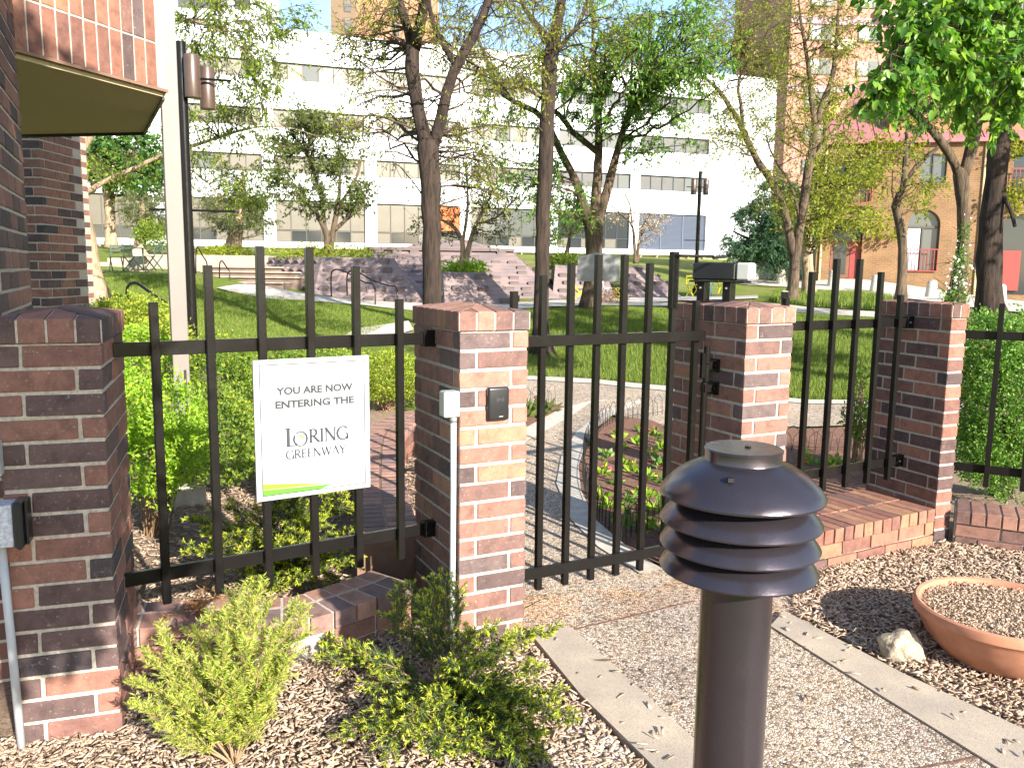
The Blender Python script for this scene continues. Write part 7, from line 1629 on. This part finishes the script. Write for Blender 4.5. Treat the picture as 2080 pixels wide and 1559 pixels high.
y2t = [(-0.32, 4.08, 0.5), (-0.384, 4.013, 0.46), (-0.263, 4.052, 0.42), (-0.568, 4.28, 0.38), (-0.606, 4.174, 0.34), (-0.616, 4.061, 0.28), (-0.417, 3.86, 0.42), (-0.929, 3.876, 0.14), (-0.842, 3.928, 0.16), (-0.705, 3.785, 0.2), (-0.945, 4.11, 0.12), (-0.683, 3.251, 0.1), (-0.557, 3.245, 0.16), (-0.488, 3.333, 0.2), (-0.492, 3.147, 0.1), (-0.361, 3.139, 0.16), (-0.294, 3.07, 0.14), (-0.421, 3.143, 0.2),
       (-0.201, 3.138, 0.12), (-0.09, 3.106, 0.12), (0.018, 3.059, 0.14), (0.117, 3.152, 0.18), (0.18, 3.234, 0.22), (0.263, 3.252, 0.2), (0.196, 3.363, 0.26), (0.124, 3.459, 0.3), (0.217, 3.832, 0.32), (0.107, 3.72, 0.34), (0.015, 3.665, 0.34), (-0.079, 3.751, 0.36), (-0.17, 3.695, 0.36), (-0.049, 3.421, 0.34), (0.057, 3.277, 0.26), (-0.066, 3.267, 0.22), (-0.145, 3.217, 0.16), (-0.003, 3.152, 0.2), (-0.22, 3.416, 0.34), (-0.31, 3.232, 0.28), (-0.649, 3.53, 0.16), (0.088, 3.142, 0.1), (0.16, 3.179, 0.1), (-0.107, 3.243, 0.32)]
yew('spreading dark green yew tipped with yellow growth below the middle pillar', (yb[0], yb[1], 0), y2t, M_YEW, M_YEWTIP, twig=0.11, step=0.019, sub=2, nl=0.021, nw=0.0040, spacing=0.0045, tipprob=0.8, lift=0.12)
yb = (-1.532, 5.23, 0.05)
y3t = [(-1.955, 4.93, 0.3), (-1.855, 4.916, 0.4), (-1.736, 4.816, 0.25), (-1.656, 4.865, 0.45), (-1.611, 5.111, 0.5), (-1.5, 5.166, 0.55), (-1.359, 5.109, 0.6), (-1.232, 5.232, 0.6), (-1.106, 5.237, 0.6), (-1.045, 5.245, 0.5), (-1.05, 5.098, 0.35), (-0.957, 4.929, 0.25), (-1.112, 4.817, 0.35), (-1.265, 4.845, 0.4), (-1.412, 4.84, 0.4), (-1.598, 4.854, 0.3), (-1.243, 4.851, 0.15), (-1.064, 4.857, 0.15), (-1.435, 4.892, 0.1), (-1.337, 5.017, 0.5), (-1.162, 4.922, 0.5), (-1.801, 5.213, 0.5), (-1.509, 4.842, 0.15), (-2.026, 5.209, 0.4)]
yew('low yew with yellow tips growing behind the sign panel', (yb[0], yb[1], 0.02), y3t, M_YEW, M_YEWTIP, twig=0.15, step=0.017, nl=0.025, nw=0.0052, spacing=0.0062, tipprob=0.8, tiplen=0.036, start=0.2)
yb = (-1.672, 4.247, 0.2)
yew('dead rusty yew sprig lying on the curved plinth', (yb[0], yb[1], 0.2), [(-1.736, 4.028, 0.28), (-1.563, 4.111, 0.38), (-1.484, 4.065, 0.36), (-1.65, 4.068, 0.33), (-1.514, 4.035, 0.28)], M_RUST, None, twig=0.07, step=0.03, nl=0.02, nw=0.003, stem_r=0.003, start=0.1)

# flowers in the beds
PETAL = {'red': simple('red petals', (0.55, 0.03, 0.04), 0.6), 'pink': simple('pink petals', (0.6, 0.16, 0.26), 0.6), 'yellow': simple('yellow petals', (0.62, 0.45, 0.04), 0.6)}
def flower_plant(label, p, s, leafm=M_BUSH, petal='red'):
    t = thing('flower_plant', label, 'flower plant', (p[0], p[1], gz(p[0], p[1])), rnd.uniform(0, 6), 'young bedding flowers behind the gate')
    n = 26; d = unit(rng.normal(0, 1, (n, 3)) * np.array([1, 1, 0.5]) + np.array([0, 0, 0.8]))
    leaf_mesh('leaves', d * rng.uniform(0.01, 0.07, (n, 1)) * s, d, rng.uniform(0.05, 0.10, n) * s, 0.035 * s, leafm, t)
    if petal:
        c = np.repeat(unit(rng.normal(0, 1, (3, 3)) * np.array([1, 1, .3]) + np.array([0, 0, 1.2])) * 0.10 * s, 7, 0); dd = rand_dirs(21)
        leaf_mesh('petals', c, dd, 0.020 * s, 0.019 * s, PETAL[petal], t)
    return t
fl = [(1235,930),(1262,912),(1295,905),(1330,885),(1345,915),(1225,965),(1250,985),(1285,960),(1315,975),(1340,950),(1222,1015),(1240,1035),(1275,1025),(1305,1010),(1335,1040),(1350,985),(1268,945),(1322,925),(1262,1070),(1300,1062),(1335,1078)]
FL = [(1.061, 8.929, 0.005), (1.262, 9.361, 0.012), (1.475, 9.541, 0.016), (1.741, 9.93, 0.028), (1.722, 9.31, 0.012), (0.927, 8.174, 0), (1.005, 7.794, 0), (1.241, 8.291, 0), (1.345, 7.998, 0), (1.556, 8.514, 0.002), (0.817, 7.269, 0), (0.862, 6.963, 0), (1.032, 7.121, 0), (1.2, 7.368, 0), (1.255, 6.906, 0), (1.482, 7.816, 0), (1.197, 8.603, 0.002), (1.553, 9.068, 0.007), (0.893, 6.48, 0), (1.06, 6.592, 0), (1.167, 6.39, 0), (3.22, 8.704, 0.003), (3.34, 8.603, 0.002), (3.513, 8.784, 0.004), (3.579, 8.615, 0.002), (3.721, 8.708, 0.003), (3.283, 9.038, 0.008), (1.6, 10.187, 0.036), (1.291, 9.913, 0.026)]
for i, p in enumerate(FL):
    c = ('red', 'yellow', 'pink')[i * 7 % 3]
    w = 'between the opener pillar and corner pillar' if 21 <= i <= 26 else ('near the far hoop edging' if p[1] > 7.2 else ('close behind the gate' if p[1] < 6.3 else 'in the middle of the bed'))
    flower_plant(('young %s flowered bedding plant %s' % (c, w)) if i % 2 else 'young leafy bedding plant without open flowers %s' % w, p, rnd.uniform(0.85, 1.3), M_LIME if i % 3 else M_BUSH, c if i % 2 else None)
for p in ((0.246, 11.507, 0.072), (0.341, 11.176, 0.062), (0.484, 11.423, 0.068), (0.191, 11, 0.057)): flower_plant('bushy bedding plant by the hoop edging near the latch', p, 2.0, M_OLIVE, None)['group'] = 'bedding plants near the latch'
# grass blades on the near lawn
def grass(poly, n, h=(0.05, 0.10), w=0.007):
    P = scatter(poly, n); z = ground_z(P[:, 0], P[:, 1]); a = rng.uniform(0, PI, n); hh = rng.uniform(*h, n)
    s = np.stack([np.cos(a), np.sin(a), np.zeros(n)], -1) * w; b = np.stack([P[:, 0], P[:, 1], z - 0.03], -1)
    tip = b + np.stack([rng.normal(0, 0.03, n), rng.normal(0, 0.03, n), hh + 0.03], -1)
    V = np.stack([b - s, b + s, tip], 1).reshape(-1, 3)
    o = mesh_np('grass', V, np.arange(n * 3).reshape(-1, 3), M_GRASS); o['kind'] = 'stuff'; return o
M_GRASS = island_mat('grass blades', [(0.0, (0.06, 0.11, 0.016)), (0.5, (0.13, 0.195, 0.03)), (1.0, (0.27, 0.29, 0.075))], 0.6, 0.3)
grass([p[:2] for p in ((-0.002, 14.284, 0.195), (1.352, 14.189, 0.182), (2.844, 13.23, 0.168), (4.422, 12.321, 0.155), (5.594, 12.308, 0.172), (6.977, 12.699, 0.219), (11.131, 20.529, 0.806), (8.302, 23.539, 0.847), (3.448, 22.671, 0.996), (-0.023, 22.014, 0.908))], 170000, (0.06, 0.12))
grass([p[:2] for p in ((-5.559, 14.406, 0.757), (-4.674, 14.569, 0.667), (-3.484, 16.275, 0.527), (-2.732, 21.871, 0.805), (-2.723, 22.882, 0.857), (-4.891, 24.279, 0.959), (-6.906, 24.344, 1.146), (-8.436, 23.827, 1.326), (-9.783, 25.559, 1.712))], 50000, (0.03, 0.07))
grass([p[:2] for p in ((-8.913, 16.558, 1.023), (-8.434, 16.972, 1.006), (-7.483, 18.196, 0.95), (-10.244, 25.036, 1.711), (-13.072, 24.417, 1.682))], 30000)
grass([p[:2] for p in ((8.693, 28.53, 1.045), (9.374, 26.632, 1.002), (10.901, 24.412, 0.974), (12.102, 26.117, 1.18), (14.633, 37.866, 1.065), (12.753, 40.393, 1.153))], 16000, (0.10, 0.26), 0.012)
o = leaf_mesh('fallen_twigs', np.array([[0.30, 3.45, 0.02], [-0.05, 3.45, 0.02], [0.45, 4.1, 0.035], [0.42, 4.12, 0.035]]), np.array([[-.9, .5, .02], [-.9, .35, .03], [1, .1, 0], [.9, -.3, 0]]), np.array([0.62, 0.4, .12, .1]), 0.016, M_TWIG); o['kind'] = 'stuff'

# unseen trees, added to shade the left pillar, wall and parts of the lawn
def side_tree(label, x, y, h, limbs, ells, **k):
    return tree(label, limbs, ells, M_BARKM, M_LEAFG, name='added_shade_tree', group='added shade trees outside the view', rs=0.9, per=9, nleaf=14, leaf=(0.09, 0.16), wr=0.55, twig_len=0.5, **k)
side_tree('unseen shade tree added behind the viewpoint', 0, 0, 0, [[(-0.3, -2.9, 0, .14), (-0.3, -2.8, 1.5, .12), (0.0, -2.4, 3.0, .1), (0.5, -1.6, 4.0, .07), (0.8, -1.0, 5.0, .04)], [(0.0, -2.4, 3.0, .07), (0.5, -1.6, 3.3, .05), (0.8, -1.0, 3.5, .03)]],
          [((1.15, -1.0, 3.6, 0.26, 0.5, 0.75), 34), ((1.15, -1.0, 4.9, 0.32, 0.6, 0.75), 34), ((1.15, -1.1, 6.2, 0.40, 0.7, 0.8), 26)])  # crown shaped as a narrow column to shade the left pillar and wall
side_tree('unseen shade tree added right of the view near the walk', 0, 0, 0, [[(9.8, 9.6, 0, .16), (9.7, 9.7, 2.5, .13), (9.2, 10.0, 4.5, .09), (8.8, 10.4, 6.5, .05)], [(9.7, 9.7, 2.5, .08), (10.8, 8.6, 4.6, .05)]],
          [((9.0, 10.2, 6.0, 1.5, 2.4, 1.5), 60), ((10.6, 8.6, 5.2, 1.3, 1.6, 1.0), 30), ((8.3, 12.5, 7.6, 1.4, 2.0, 1.0), 26)])  # added out of view so its crown dapples the lawn
side_tree('unseen shade tree added right of the view beside the lawn', 0, 0, 0, [[(14.5, 13.0, 0.4, .2), (14.3, 13.2, 3.5, .16), (13.8, 13.6, 6.5, .1), (13.4, 14.4, 8.5, .05)], [(14.3, 13.2, 3.5, .1), (15.5, 14.8, 6.0, .05)]],
          [((13.6, 13.6, 7.8, 2.2, 2.2, 1.7), 70), ((15.2, 15.2, 6.8, 1.6, 1.8, 1.3), 30)])
